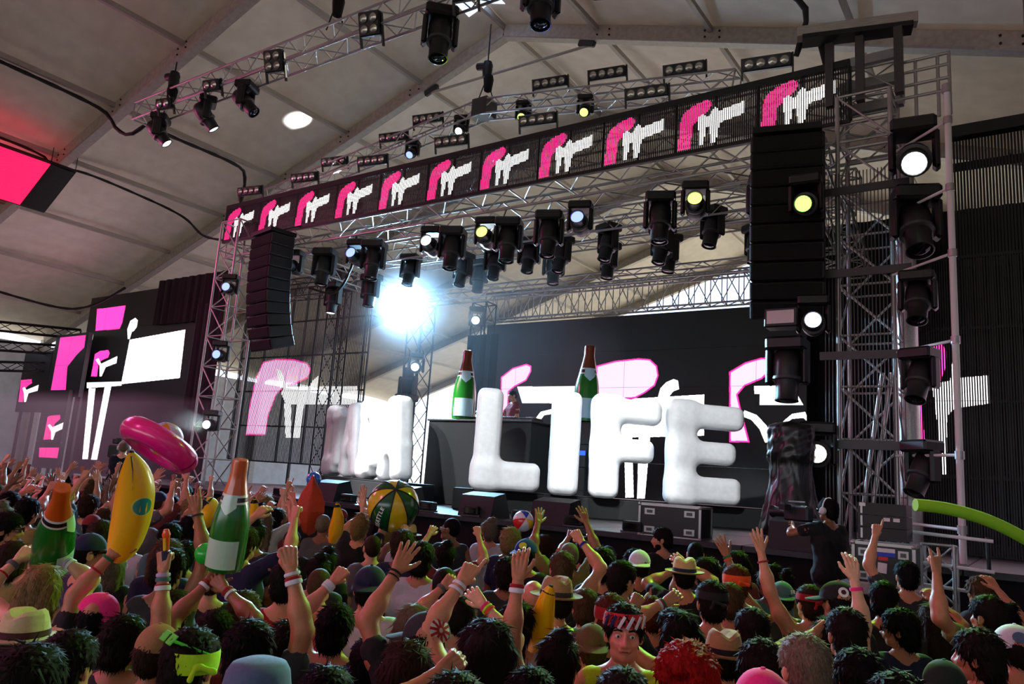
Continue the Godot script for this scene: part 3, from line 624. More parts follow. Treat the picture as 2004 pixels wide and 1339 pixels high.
const FILL := [
	[-0.49, -7.92, 1.76, 50, 2, 1, 2, 5],
	[-1.05, -7.87, 1.83, 25, 6, 0, 1, 8],
	[-2.14, -7.99, 1.60, 23, 1, 5, 1, 2],
	[-3.07, -8.02, 1.80, 23, 1, 6, 0, 0],
	[-4.09, -8.01, 1.65, 37, 0, 1, 3, 8],
	[-5.15, -8.05, 1.64, 13, 1, 2, 3, 1],
	[-5.83, -8.11, 1.78, 49, 0, 5, 4, 7],
	[-6.33, -7.91, 1.68, 43, 1, 6, 1, 4],
	[-7.47, -7.89, 1.70, 32, 10, 2, 3, 8],
	[-8.42, -7.93, 1.65, 58, 1, 6, 0, 3],
	[-9.13, -8.04, 1.83, 40, 9, 6, 1, 1],
	[-10.21, -8.11, 1.79, 39, 11, 7, 4, 6],
	[-11.26, -7.94, 1.61, 50, 10, 0, 0, 8],
	[-12.33, -8.06, 1.83, 30, 11, 0, 0, 5],
	[-13.41, -8.03, 1.80, 33, 11, 4, 3, 3],
	[-14.49, -8.06, 1.78, 15, 10, 2, 5, 1],
	[-15.61, -7.98, 1.64, 19, 6, 1, 2, 4],
	[-16.41, -8.00, 1.73, 57, 4, 5, 2, 8],
	[-16.98, -8.08, 1.62, 25, 11, 0, 4, 3],
	[-17.51, -7.92, 1.64, 16, 7, 1, 5, 7],
	[-18.28, -7.94, 1.82, 43, 0, 0, 1, 2],
	[-18.82, -7.88, 1.81, 18, 6, 5, 0, 5],
	[-19.95, -7.88, 1.64, 30, 1, 1, 4, 2],
	[-20.85, -8.05, 1.63, 55, 4, 7, 5, 1],
	[-0.30, -7.36, 1.59, 46, 7, 5, 2, 8],
	[-1.50, -7.35, 1.60, 36, 3, 0, 3, 5],
	[-2.44, -7.43, 1.79, 54, 2, 3, 2, 2],
	[-3.47, -7.38, 1.69, 56, 1, 7, 0, 2],
	[-4.05, -7.39, 1.73, 34, 8, 5, 2, 3],
	[-4.64, -7.51, 1.73, 56, 1, 3, 3, 4],
	[-6.86, -7.39, 1.60, 21, 1, 1, 2, 6],
	[-7.93, -7.55, 1.76, 29, 10, 7, 1, 8],
	[-9.48, -7.56, 1.62, 34, 5, 6, 2, 7],
	[-10.49, -7.52, 1.75, 19, 8, 4, 1, 7],
	[-11.57, -7.38, 1.68, 36, 11, 3, 4, 9],
	[-12.21, -7.53, 1.62, 35, 5, 6, 3, 4],
	[-12.78, -7.39, 1.80, 30, 8, 0, 2, 0],
	[-13.97, -7.49, 1.65, 49, 6, 4, 4, 6],
	[-14.94, -7.53, 1.80, 49, 5, 1, 1, 7],
	[-16.17, -7.38, 1.59, 35, 0, 0, 3, 0],
	[-19.21, -7.40, 1.83, 13, 9, 2, 5, 1],
	[-2.03, -7.07, 1.69, 44, 3, 5, 5, 9],
	[-3.21, -6.88, 1.60, 13, 3, 6, 4, 3],
	[-4.67, -6.90, 1.80, 15, 0, 1, 5, 6],
	[-6.29, -7.01, 1.77, 45, 1, 3, 5, 5],
	[-7.36, -7.01, 1.68, 18, 10, 1, 0, 2],
	[-8.35, -6.84, 1.72, 54, 2, 7, 1, 6],
	[-8.98, -7.04, 1.72, 35, 4, 5, 0, 1],
	[-9.54, -6.93, 1.59, 18, 5, 4, 1, 1],
	[-10.52, -6.94, 1.71, 54, 6, 1, 2, 4],
	[-11.10, -7.07, 1.72, 27, 7, 6, 5, 0],
	[-11.73, -6.84, 1.82, 22, 3, 1, 5, 2],
	[-12.31, -6.97, 1.61, 44, 0, 2, 1, 9],
	[-13.33, -7.01, 1.63, 51, 10, 1, 4, 0],
	[-15.03, -6.91, 1.66, 57, 5, 6, 1, 4],
	[-16.64, -7.04, 1.72, 37, 4, 1, 5, 4],
	[-17.63, -7.05, 1.63, 36, 0, 6, 2, 1],
	[-3.70, -6.45, 1.77, 54, 5, 6, 3, 7],
	[-5.72, -6.46, 1.74, 48, 2, 1, 4, 4],
	[-6.30, -6.31, 1.79, 26, 8, 5, 1, 6],
	[-6.92, -6.33, 1.77, 34, 2, 6, 3, 7],
	[-7.79, -6.34, 1.76, 45, 8, 0, 1, 8],
	[-10.04, -6.41, 1.64, 37, 9, 3, 1, 5],
	[-11.11, -6.42, 1.72, 42, 9, 3, 5, 0],
	[-12.18, -6.37, 1.83, 12, 5, 5, 2, 5],
	[-12.93, -6.41, 1.77, 31, 2, 3, 0, 5],
	[-13.96, -6.47, 1.61, 45, 5, 5, 0, 1],
	[-14.48, -6.33, 1.72, 39, 8, 5, 4, 1],
	[-15.32, -6.40, 1.79, 17, 5, 6, 2, 4],
	[-16.16, -6.41, 1.78, 21, 9, 2, 2, 4],
	[-17.11, -6.53, 1.71, 15, 11, 6, 1, 8],
	[-0.33, -5.94, 1.78, 52, 9, 0, 2, 9],
	[-4.83, -6.03, 1.65, 38, 11, 5, 1, 2],
	[-7.43, -5.86, 1.80, 55, 11, 2, 4, 7],
	[-8.42, -5.85, 1.64, 40, 5, 5, 1, 1],
	[-9.02, -5.98, 1.79, 54, 2, 1, 1, 6],
	[-9.58, -5.88, 1.84, 25, 5, 1, 4, 5],
	[-10.49, -5.94, 1.68, 21, 5, 4, 5, 6],
	[-11.29, -5.82, 1.60, 36, 10, 3, 5, 7],
	[-11.83, -5.90, 1.71, 44, 10, 7, 1, 8],
	[-13.45, -5.97, 1.77, 49, 6, 5, 2, 0],
	[-15.06, -5.87, 1.73, 53, 6, 5, 4, 9],
	[-3.69, -5.42, 1.66, 40, 3, 7, 3, 9],
	[-4.80, -5.36, 1.78, 32, 2, 1, 5, 3],
	[-5.32, -5.51, 1.70, 58, 2, 6, 0, 4],
	[-6.43, -5.48, 1.64, 36, 2, 3, 2, 6],
	[-8.02, -5.33, 1.66, 47, 0, 2, 4, 8],
	[-9.08, -5.30, 1.82, 19, 11, 3, 1, 9],
	[-10.09, -5.47, 1.59, 44, 8, 2, 0, 5],
	[-12.40, -5.41, 1.68, 33, 11, 7, 1, 7],
	[-4.16, -4.88, 1.75, 31, 2, 1, 2, 2],
	[-5.27, -4.90, 1.58, 46, 3, 5, 1, 2],
	[-6.21, -4.84, 1.74, 35, 6, 5, 3, 1],
	[-6.99, -4.92, 1.67, 50, 2, 4, 1, 3],
	[-8.42, -4.97, 1.78, 46, 6, 4, 2, 4],
	[-9.54, -4.97, 1.77, 28, 6, 7, 1, 4],
	[-10.51, -4.96, 1.83, 44, 8, 2, 4, 2],
	[-11.12, -4.96, 1.60, 51, 6, 1, 1, 8],
	[-11.78, -4.86, 1.76, 31, 8, 0, 4, 5],
	[-12.79, -4.98, 1.83, 42, 7, 7, 3, 5],
	[-4.66, -4.26, 1.61, 48, 0, 5, 2, 1],
	[-6.71, -4.28, 1.68, 48, 0, 1, 2, 0],
	[-7.43, -4.34, 1.59, 24, 1, 5, 2, 5],
	[-8.07, -4.26, 1.66, 54, 0, 1, 1, 0],
	[-9.01, -4.44, 1.66, 55, 6, 1, 4, 8],
	[-9.97, -4.40, 1.70, 45, 5, 5, 5, 3],
	[-10.72, -4.26, 1.84, 38, 0, 2, 5, 3],
	[-5.19, -3.95, 1.79, 13, 11, 1, 1, 4],
	[-5.87, -3.90, 1.62, 56, 3, 4, 1, 8],
	[-7.47, -3.72, 1.59, 39, 1, 0, 5, 9],
	[-8.57, -3.85, 1.77, 22, 2, 1, 1, 0],
	[-9.15, -3.91, 1.81, 31, 8, 0, 4, 0],
	[-4.70, -3.35, 1.60, 56, 2, 1, 0, 5],
	[-5.26, -3.36, 1.71, 37, 3, 3, 4, 5],
	[-6.31, -3.41, 1.75, 37, 9, 0, 2, 4],
	[-7.86, -3.31, 1.76, 45, 9, 5, 3, 7],
	[-6.42, -2.84, 1.59, 23, 10, 3, 1, 3],
]


func _ready() -> void:
	# ---- camera
	var cam := Camera3D.new()
	cam.name = "camera"
	add_child(cam)
	cam.position = Vector3(0, 2.3, 0)
	cam.rotation_degrees = Vector3(10.3, 35.0, 4.0)
	cam.fov = 48.1
	cam.near = 0.05
	cam.far = 400.0
	cam.current = true
	# ---- sky, sun, exposure
	var we := WorldEnvironment.new()
	we.name = "environment"
	var env := Environment.new()
	env.background_mode = Environment.BG_SKY
	var sky := Sky.new()
	var psm := ProceduralSkyMaterial.new()
	psm.sky_top_color = Color(0.55, 0.68, 0.9)
	psm.sky_horizon_color = Color(0.9, 0.92, 0.95)
	psm.ground_bottom_color = Color(0.55, 0.5, 0.42)
	psm.ground_horizon_color = Color(0.85, 0.84, 0.8)
	psm.sky_energy_multiplier = 1.6
	psm.ground_energy_multiplier = 1.2
	sky.sky_material = psm
	env.sky = sky
	env.tonemap_mode = Environment.TONE_MAPPER_LINEAR
	env.tonemap_exposure = 1.4
	env.volumetric_fog_enabled = true
	env.volumetric_fog_density = 0.0
	env.sdfgi_enabled = true
	env.ssao_enabled = true
	env.ssil_enabled = true
	we.environment = env
	add_child(we)
	var sun := DirectionalLight3D.new()
	sun.name = "sun"
	sun.light_color = Color(1.0, 0.95, 0.85)
	sun.light_energy = 3.2
	sun.light_angular_distance = 0.6
	sun.shadow_enabled = true
	add_child(sun)
	sun.look_at_from_position(Vector3(9, 30, -26), Vector3.ZERO)
	# ---- everything else
	rng.seed = 20240611
	grain = FastNoiseLite.new()
	grain.seed = 7
	grain.frequency = 1.0
	cyl_mesh = Shape.new().tube(PackedVector3Array([Vector3.ZERO, Vector3.UP]), PackedFloat32Array([1, 1]), 8).mesh()
	box_mesh = Shape.new().box(Vector3.ZERO, Vector3.ONE).mesh()
	make_materials()
	build_tent()
	build_stage()
	build_screens()
	build_rigging()
	build_fixtures()
	build_letters()
	build_stage_things()
	build_inflatables()
	build_people()
	build_haze()


func make_materials() -> void:
	var fabric := noisy(Color(0.80, 0.77, 0.73), Color(0.87, 0.85, 0.81), 0.7, 0.5, 0.012, 0.0, 3)
	fabric.backlight_enabled = true
	fabric.backlight = Color(0.50, 0.48, 0.44)
	M.fabric = fabric
	M.wall_fabric = noisy(Color(0.74, 0.74, 0.74), Color(0.82, 0.82, 0.82), 0.8, 0.4, 0.02, 0.0, 4)
	M.beam = noisy(Color(0.60, 0.57, 0.53), Color(0.70, 0.67, 0.63), 0.5, 0.8, 0.03, 0.0, 5)
	M.dark_beam = mat(Color(0.10, 0.10, 0.10), 0.6)
	M.ground = noisy(Color(0.17, 0.15, 0.12), Color(0.27, 0.25, 0.2), 0.95, 0.5, 0.05, 0.5, 6)
	M.outside = noisy(Color(0.70, 0.66, 0.55), Color(0.82, 0.78, 0.68), 0.95, 0.1, 0.05, 0.0, 8)
	M.black = noisy(Color(0.035, 0.035, 0.04), Color(0.06, 0.06, 0.065), 0.55, 1.0, 0.03, 0.0, 9)
	M.drape = noisy(Color(0.03, 0.03, 0.035), Color(0.05, 0.05, 0.055), 0.95, 1.3, 0.03, 0.3, 10)
	M.deck = noisy(Color(0.12, 0.12, 0.13), Color(0.19, 0.19, 0.2), 0.5, 0.8, 0.04, 0.0, 11)
	M.alu = noisy(Color(0.62, 0.61, 0.60), Color(0.74, 0.73, 0.72), 0.42, 2.0, 0.05, 0.0, 12)
	M.alu.metallic = 0.7
	M.steel = noisy(Color(0.26, 0.255, 0.25), Color(0.36, 0.355, 0.35), 0.45, 2.0, 0.05, 0.0, 13)
	M.steel.metallic = 0.6
	M.dark_steel = mat(Color(0.12, 0.12, 0.125), 0.5, 0.5)
	M.fixture = mat(Color(0.07, 0.07, 0.075), 0.45)
	M.fixture_grey = mat(Color(0.22, 0.22, 0.23), 0.45)
	M.lens = mat(Color(0.06, 0.07, 0.08), 0.08, 0.3)
	M.reflector = mat(Color(0.75, 0.74, 0.70), 0.25, 0.9)
	M.cable = mat(Color(0.045, 0.045, 0.045), 0.7)
	M.white = mat(Color(0.85, 0.85, 0.84), 0.55)
	M.inflatable = noisy(Color(0.80, 0.80, 0.80), Color(0.86, 0.86, 0.86), 0.45, 0.9, 0.03, 0.3, 14)
	M.bolt = mat(Color(0.12, 0.11, 0.10), 0.5, 0.5)


# ---- the tent ---------------------------------------------------------------
func build_tent() -> void:
	struct("floor", Shape.new().box(Vector3(-10, -0.1, -5), Vector3(46, 0.2, 66)), M.ground)
	struct("outside_ground", Shape.new().box(Vector3(-10, -0.16, -40), Vector3(300, 0.1, 300)), M.outside)
	# roof: a sheet for each bay between the rafters, gently blown up between them
	var zs := [26.3, 21.3, 16.3, 11.3, 6.3, 1.3, -3.7, -8.7, -13.7, -18.7, -23.7, -28.7, -33.7]
	var roof := Node3D.new()
	roof.name = "ceiling"
	roof.set_meta("kind", "structure")
	add_child(roof)
	for b in zs.size() - 1:
		for sg in [-1.0, 1.0]:
			part(roof, "roof_sheet", roof_sheet(zs[b], zs[b + 1], sg, b == 7), M.fabric)
	# rafters
	var span := 21.0
	for z in zs:
		var r := Node3D.new()
		r.name = numbered("roof_beam")
		r.set_meta("kind", "structure")
		add_child(r)
		for sg in [-1.0, 1.0]:
			var a := Vector3(RIDGE_X, RIDGE_Y + 0.17, z)
			var e := a + Vector3(sg * span, -PITCH * span, 0)
			var d := (e - a).normalized()
			var s := Shape.new().cbox((a + e) / 2, Vector3((e - a).length(), 0.34, 0.26), 0.02, Basis(d, Vector3(0, 0, 1).cross(d) * sg, Vector3(0, 0, sg)).orthonormalized())
			part(r, "rafter", s.mesh(), M.beam)
			# bolt heads in pairs where purlins and splices sit
			if z < -5 and z > -20:
				for k in [2.62, 5.25, 7.9, 10.5]:
					for dx in [-0.16, 0.16]:
						for dy2 in [-0.07, 0.07]:
							var c: Vector3 = a + d * (k + dx + 0.3) + Vector3(0, dy2, 0.13)
							rod(r, "bolt", c, c + Vector3(0, 0, 0.02), 0.022, M.bolt)
			# leg under the eave
			part(r, "leg", Shape.new().cbox(Vector3(e.x, e.y / 2, z), Vector3(0.3, e.y, 0.3), 0.02).mesh(), M.beam)
		# knee plates hung under the rafters for the tie rod
		if z == -13.7:
			for sg in [-1.0, 1.0]:
				var c := Vector3(RIDGE_X + sg * 2.3, RIDGE_Y - 2.3 * PITCH - 0.06, z)
				part(r, "bracket", Shape.new().cbox(c, Vector3(0.45, 0.16, 0.12), 0.03, Basis(Vector3(0, 0, 1), -sg * atan(PITCH))).mesh(), M.fixture_grey)
			rod(r, "tie_rod", Vector3(RIDGE_X - 2.3, RIDGE_Y - 0.86, z), Vector3(RIDGE_X + 2.3, RIDGE_Y - 0.86, z), 0.035, M.beam)
	# purlins between rafters
	for k in [0.0, 2.6, 5.25, 7.95, 10.5, 13.2, 15.8, 18.5]:
		for sg in [-1.0, 1.0]:
			if k == 0.0 and sg < 0:
				continue
			var p := Node3D.new()
			p.name = numbered("purlin")
			p.set_meta("kind", "structure")
			add_child(p)
			var x: float = RIDGE_X + sg * k
			var y: float = RIDGE_Y + 0.26 - PITCH * k
			for b in zs.size() - 1:
				slab(p, "purlin_length", Vector3(x, y, (zs[b] + zs[b + 1]) / 2), Vector3(0.09, 0.12, zs[b] - zs[b + 1] - 0.26), M.beam)
	# side walls and the wall behind the crowd: cloth between the legs, open above 4.6 m on the right
	struct("wall_left", Shape.new().box(Vector3(RIDGE_X - 21.2, 3.1, -3.7), Vector3(0.06, 6.2, 60)), M.wall_fabric)
	struct("wall_right", Shape.new().box(Vector3(RIDGE_X + 21.2, 3.1, -3.7), Vector3(0.06, 6.2, 60)), M.wall_fabric)
	var gable := Shape.new()
	gable.quad(Vector3(RIDGE_X - 21, 6.2, 26.4), Vector3(RIDGE_X + 21, 6.2, 26.4), Vector3(RIDGE_X + 0.01, 13.3, 26.4), Vector3(RIDGE_X - 0.01, 13.3, 26.4))
	struct("wall_back", gable, M.wall_fabric)


func roof_sheet(z0: float, z1: float, sg: float, vent: bool) -> ArrayMesh:
	var s := Shape.new()
	var nu := 40
	var nw := 6
	var w0 := 0
	for face_ in 2:
		var k := s.v.size()
		for a in nu + 1:
			for b in nw + 1:
				var u := float(a) / nu
				var w := float(b) / nw
				var x := u * 21.6
				var z := lerpf(z0, z1, w)
				var lift := 0.16 * sin(PI * w) + 0.03 * grain.get_noise_2d(x * 0.9, z * 0.9 + sg * 40.0)
				s.v.append(Vector3(RIDGE_X + sg * x, RIDGE_Y + 0.36 - PITCH * x + lift + (0.012 if face_ == 0 else 0.0), z))
				s.n.append(Vector3.UP)
				s.t.append(Vector2(x, z))
		for a in nu:
			for b in nw:
				if vent and a < 1 and b >= 3 and b < 5:
					continue
				var p := k + a * (nw + 1) + b
				var q := p + nw + 1
				var tri := [p, p + 1, q, q, p + 1, q + 1]
				if (sg > 0) == (face_ == 0):
					tri = [p, q, p + 1, p + 1, q, q + 1]
				s.i.append_array(tri)
	smooth_normals(s)
	return s.mesh()


# ---- stage deck and risers ----------------------------------------------------
func build_stage() -> void:
	var st := Node3D.new()
	st.name = "stage_floor"
	st.set_meta("kind", "structure")
	add_child(st)
	# deck boards with joints
	for kx in 10:
		for kz in 6:
			part(st, "deck_panel", Shape.new().cbox(Vector3(-20.3 + kx * 2.44 + 1.22, 1.66, -10.0 - kz * 2.44 - 1.22), Vector3(2.43, 0.08, 2.43), 0.008).mesh(), M.deck)
	var skirt := Shape.new()
	var folds := 160
	for k in folds:
		var x0 := -20.3 + 24.4 * k / folds
		var x1 := -20.3 + 24.4 * (k + 1) / folds
		var o0 := 0.04 * sin(k * 1.3) + 0.02 * sin(k * 3.1)
		var o1 := 0.04 * sin((k + 1) * 1.3) + 0.02 * sin((k + 1) * 3.1)
		skirt.quad(Vector3(x0, 0.0, -10.02 + o0), Vector3(x1, 0.0, -10.02 + o1), Vector3(x1, 1.62, -10.08), Vector3(x0, 1.62, -10.08))
	smooth_normals(skirt)
	part(st, "skirt", skirt.mesh(), M.drape)
	part(st, "underframe", Shape.new().box(Vector3(-8.1, 0.8, -17.6), Vector3(24.0, 1.58, 14.4)).mesh(), M.drape)
	# crowd barrier line in the pit
	var bar := thing("crowd_barrier", "long dark steel crowd barrier along the pit in front of the stage", "barrier", Vector3(0, 0, -8.55))
	for k in 16:
		var x := -21.0 + k * 1.3
		slab(bar, "barrier_panel", Vector3(x, 0.6, 0), Vector3(1.26, 1.1, 0.04), M.dark_steel)
		rod(bar, "top_rail", Vector3(x - 0.63, 1.17, 0), Vector3(x + 0.63, 1.17, 0), 0.03, M.steel)
		slab(bar, "foot_plate", Vector3(x, 0.015, 0.1), Vector3(1.26, 0.02, 0.3), M.dark_steel)
	# two letter risers in a chevron
	for sg in [1.0, -1.0]:
		var turn := Basis(Vector3.UP, sg * deg_to_rad(35.0))
		var c := Vector3(-10.3, 0, -11.7) + turn * Vector3(sg * 3.95, 1.905, 0.12)
		if sg < 0:
			c = Vector3(-13.75, 1.905, -13.75)
			turn = Basis(Vector3.UP, deg_to_rad(-26.0))
		var label := "long black carpeted riser under the white letters L I F E" if sg > 0 else "long black carpeted riser under the edge-on white letters by the haze"
		var r := thing("riser", label, "riser", c)
		r.basis = turn
		part(r, "platform", Shape.new().cbox(Vector3.ZERO, Vector3(6.3, 0.4, 1.0), 0.03).mesh(), M.drape)
		part(r, "top_carpet", Shape.new().cbox(Vector3(0, 0.205, 0), Vector3(6.28, 0.012, 0.98), 0.004).mesh(), M.black)


# ---- screens --------------------------------------------------------------------
func paint(key: String, w: int, h: int, dots := 0) -> ImageTexture:
	var im := Image.create(w, h, false, Image.FORMAT_RGB8)
	for p in PICTURES[key]:
		var pts := PackedVector2Array()
		for j in range(0, p[1].size(), 2):
			pts.append(Vector2(p[1][j] * w, p[1][j + 1] * h))
		if p[0] == "p":
			fill_poly(im, pts, Color(1.0, 0.16, 0.55))
			for g in Geometry2D.offset_polygon(pts, -h * 0.008):
				fill_poly(im, g, Color(1.0, 0.66, 0.88))
		else:
			fill_poly(im, pts, Color.WHITE if p[0] == "w" else Color(1.0, 0.22, 0.62))
	return ImageTexture.create_from_image(im)


func fill_poly(im: Image, pts: PackedVector2Array, c: Color) -> void:
	for y in im.get_height():
		var xs := []
		var fy := y + 0.5
		for j in pts.size():
			var a := pts[j]
			var b := pts[(j + 1) % pts.size()]
			if (a.y <= fy) != (b.y <= fy):
				xs.append(a.x + (fy - a.y) / (b.y - a.y) * (b.x - a.x))
		xs.sort()
		for j in range(0, xs.size() - 1, 2):
			im.fill_rect(Rect2i(roundi(xs[j]), y, maxi(0, roundi(xs[j + 1]) - roundi(xs[j])), 1), c)


func screen_mat(tex: Texture2D, e: float) -> StandardMaterial3D:
	var m := mat(Color(0.03, 0.03, 0.035), 0.5)
	m.emission_enabled = true
	m.emission = Color.WHITE
	m.emission_operator = BaseMaterial3D.EMISSION_OP_MULTIPLY
	m.emission_texture = tex
	m.emission_energy_multiplier = e
	return m


# a see-through wall of thin vertical LED strips, or a closed wall of cabinets
func led_wall(called: String, label: String, x0: float, x1: float, y0: float, y1: float, z: float, key: String, e: float, strips: int, cols: int, rows: int, res := 512) -> Node3D:
	var o := thing(called, label, "screen", Vector3((x0 + x1) / 2, y0, z))
	var w := x1 - x0
	var h := y1 - y0
	var tex := paint(key, res, int(res * h / w))
	var m := screen_mat(tex, e)
	for c in cols:
		for r in rows:
			var s := Shape.new()
			var cx0 := -w / 2 + w * c / cols
			var cx1 := -w / 2 + w * (c + 1) / cols
			var cy0 := h * r / rows
			var cy1 := h * (r + 1) / rows
			var per := maxi(1, strips / cols)
			for k in per:
				var a := lerpf(cx0, cx1, float(k) / per)
				var b := lerpf(cx0, cx1, float(k + 1) / per)
				if strips > 0:
					b = lerpf(a, b, 0.42)
				else:
					a += 0.004
					b -= 0.004
				var ya := cy0 + 0.004
				var yb := cy1 - 0.004
				s.quad(Vector3(a, ya, 0), Vector3(b, ya, 0), Vector3(b, yb, 0), Vector3(a, yb, 0), Vector2(a / w + 0.5, 1 - ya / h), Vector2(b / w + 0.5, 1 - ya / h), Vector2(b / w + 0.5, 1 - yb / h), Vector2(a / w + 0.5, 1 - yb / h))
			var panel := part(o, "led_panel", s.mesh(), m)
			var bk := Shape.new()
			for k in per:
				var a := lerpf(cx0, cx1, float(k) / per)
				var b := lerpf(cx0, cx1, float(k + 1) / per)
				if strips > 0:
					b = lerpf(a, b, 0.42)
				bk.box(Vector3((a + b) / 2, (cy0 + cy1) / 2, -0.008 if strips > 0 else -0.06), Vector3(b - a, cy1 - cy0 - 0.004, 0.01 if strips > 0 else 0.1))
			part(panel, "backing", bk.mesh(), M.black)
	var al := AreaLight3D.new()
	al.name = "led_screen_light"
	al.area_size = Vector2(w * 0.8, h * 0.7)
	al.light_color = Color(1.0, 0.85, 0.93)
	al.light_energy = 0.12 * w * h
	al.area_range = 60.0
	al.shadow_enabled = true
	o.add_child(al)
	al.transform = Transform3D(Basis(Vector3.UP, PI), Vector3(0, h / 2, 0.1))
	var base := 1.7 if x0 > -25.0 and z < -15.0 else 1.7 if x0 > -10.0 else 0.0
	for sx in [-0.45, 0.0, 0.45]:
		slab(o, "support_leg", Vector3(sx * w, (base - y0) / 2, -0.15), Vector3(0.08, y0 - base, 0.08), M.dark_steel)
		slab(o, "back_post", Vector3(sx * w, h / 2, -0.16), Vector3(0.06, h, 0.06), M.dark_steel)
	if strips > 0:
		for r in rows + 1:
			slab(o, "cross_rail", Vector3(0, h * r / rows, -0.08), Vector3(w, 0.05, 0.05), M.black)
		for c in cols + 1:
			slab(o, "upright", Vector3(-w / 2 + w * c / cols, h / 2, -0.08), Vector3(0.04, h, 0.05), M.black)
	return o


func build_screens() -> void:
	led_wall("led_screen", "tall black screen wall behind the stage with pink and white table figures", -14.3, -4.6, 2.0, 7.1, -19.0, "back", 1.6, 0, 8, 5, 1024)
	led_wall("led_screen", "see-through mesh screen with big pink blob and white table beside the back tower", -24.6, -18.0, 2.4, 8.6, -17.5, "wing", 1.8, 90, 5, 5, 640)
	led_wall("led_screen", "black side screen with a white rectangle on two long slanted legs", -26.2, -19.6, 1.6, 7.4, -12.6, "side", 1.5, 0, 6, 5, 640)
	led_wall("led_screen", "narrow tall screen filled by a pink slanted column", -27.3, -25.2, 4.0, 6.1, -12.2, "column", 1.1, 0, 2, 2, 256)
	led_wall("led_screen", "pale low screen with a faded small pink figure above a pink block", -27.0, -25.4, 1.7, 4.2, -12.0, "low", 0.9, 0, 2, 3, 256)
	led_wall("led_screen", "grey screen with a faded small pink figure next to the cloth wall", -29.6, -27.6, 3.5, 5.6, -12.3, "far", 0.9, 0, 2, 2, 256)
	led_wall("led_screen", "see-through mesh screen with pink hook and white bar behind the white pole", -1.85, 3.5, 1.7, 6.2, -13.2, "right", 2.0, 160, 4, 4, 640)
	# header banner: eleven mesh tiles with the same small figure
	var icon := Image.create(48, 32, false, Image.FORMAT_RGB8)
	fill_poly(icon, PackedVector2Array([Vector2(2, 31), Vector2(3, 14), Vector2(5, 7), Vector2(11, 3), Vector2(19, 1), Vector2(22, 3), Vector2(21, 8), Vector2(15, 12), Vector2(11, 16), Vector2(10, 31)]), Color(1.0, 0.16, 0.5))
	fill_poly(icon, PackedVector2Array([Vector2(14, 11), Vector2(17, 10), Vector2(20, 13), Vector2(23, 8), Vector2(25, 7), Vector2(26, 10), Vector2(41, 7), Vector2(41, 15), Vector2(27, 18), Vector2(25, 30), Vector2(22, 30), Vector2(21, 19), Vector2(19, 19), Vector2(18, 30), Vector2(15, 30)]), Color.WHITE)
	var led := Image.create(288, 192, false, Image.FORMAT_RGB8)
	for y in 32:
		for x in 48:
			var c := icon.get_pixel(x, y)
			if c.v > 0.1:
				led.fill_rect(Rect2i(x * 6, y * 6 + 1, 6, 5), c)
	var m := screen_mat(ImageTexture.create_from_image(led), 1.5)
	var tw := 16.1 / 11.0
	for k in 11:
		var o := thing("led_tile", "see-through header tile with a pink and white figure, %s from the dark tower" % NTH[k], "screen", Vector3(-18.35 + tw * (k + 0.5), 8.24, -12.0), "header tiles across the stage front")
		var h := 0.92
		var n := 40
		var s := Shape.new()
		var bk := Shape.new()
		for j in n:
			var a := -tw / 2 + tw * j / n
			var b := a + tw / n * 0.58
			s.quad(Vector3(a, 0, 0), Vector3(b, 0, 0), Vector3(b, h, 0), Vector3(a, h, 0), Vector2(a / tw + 0.5, 1), Vector2(b / tw + 0.5, 1), Vector2(b / tw + 0.5, 0), Vector2(a / tw + 0.5, 0))
			bk.box(Vector3((a + b) / 2, h / 2, -0.006), Vector3(b - a, h, 0.008))
		part(o, "led_strips", s.mesh(), m)
		part(o, "strip_backing", bk.mesh(), M.black)
		slab(o, "top_rail", Vector3(0, h + 0.05, -0.03), Vector3(tw, 0.12, 0.08), M.black)
		slab(o, "bottom_rail", Vector3(0, -0.03, -0.03), Vector3(tw, 0.06, 0.08), M.black)
		for sx in [-0.5, 0.0, 0.5]:
			slab(o, "upright", Vector3(sx * tw, h / 2, -0.05), Vector3(0.035, h, 0.04), M.black)
	# pink panels hung over the crowd along the aisle
	pink_panel(Vector3(-21.05, 8.95, -5.85), Vector3(1.33, 0.86, 0).normalized(), Vector3(0, 0, -1), 40.0, "pink glowing mesh panel hung under the roof over the crowd")
	pink_panel(Vector3(-11.0, 8.6, 4.5), Vector3(0.5, 0.8, 0.2).normalized(), Vector3(0.35, 0, -0.94), 58.0, "second pink glowing mesh panel hung over the aisle behind the viewer")


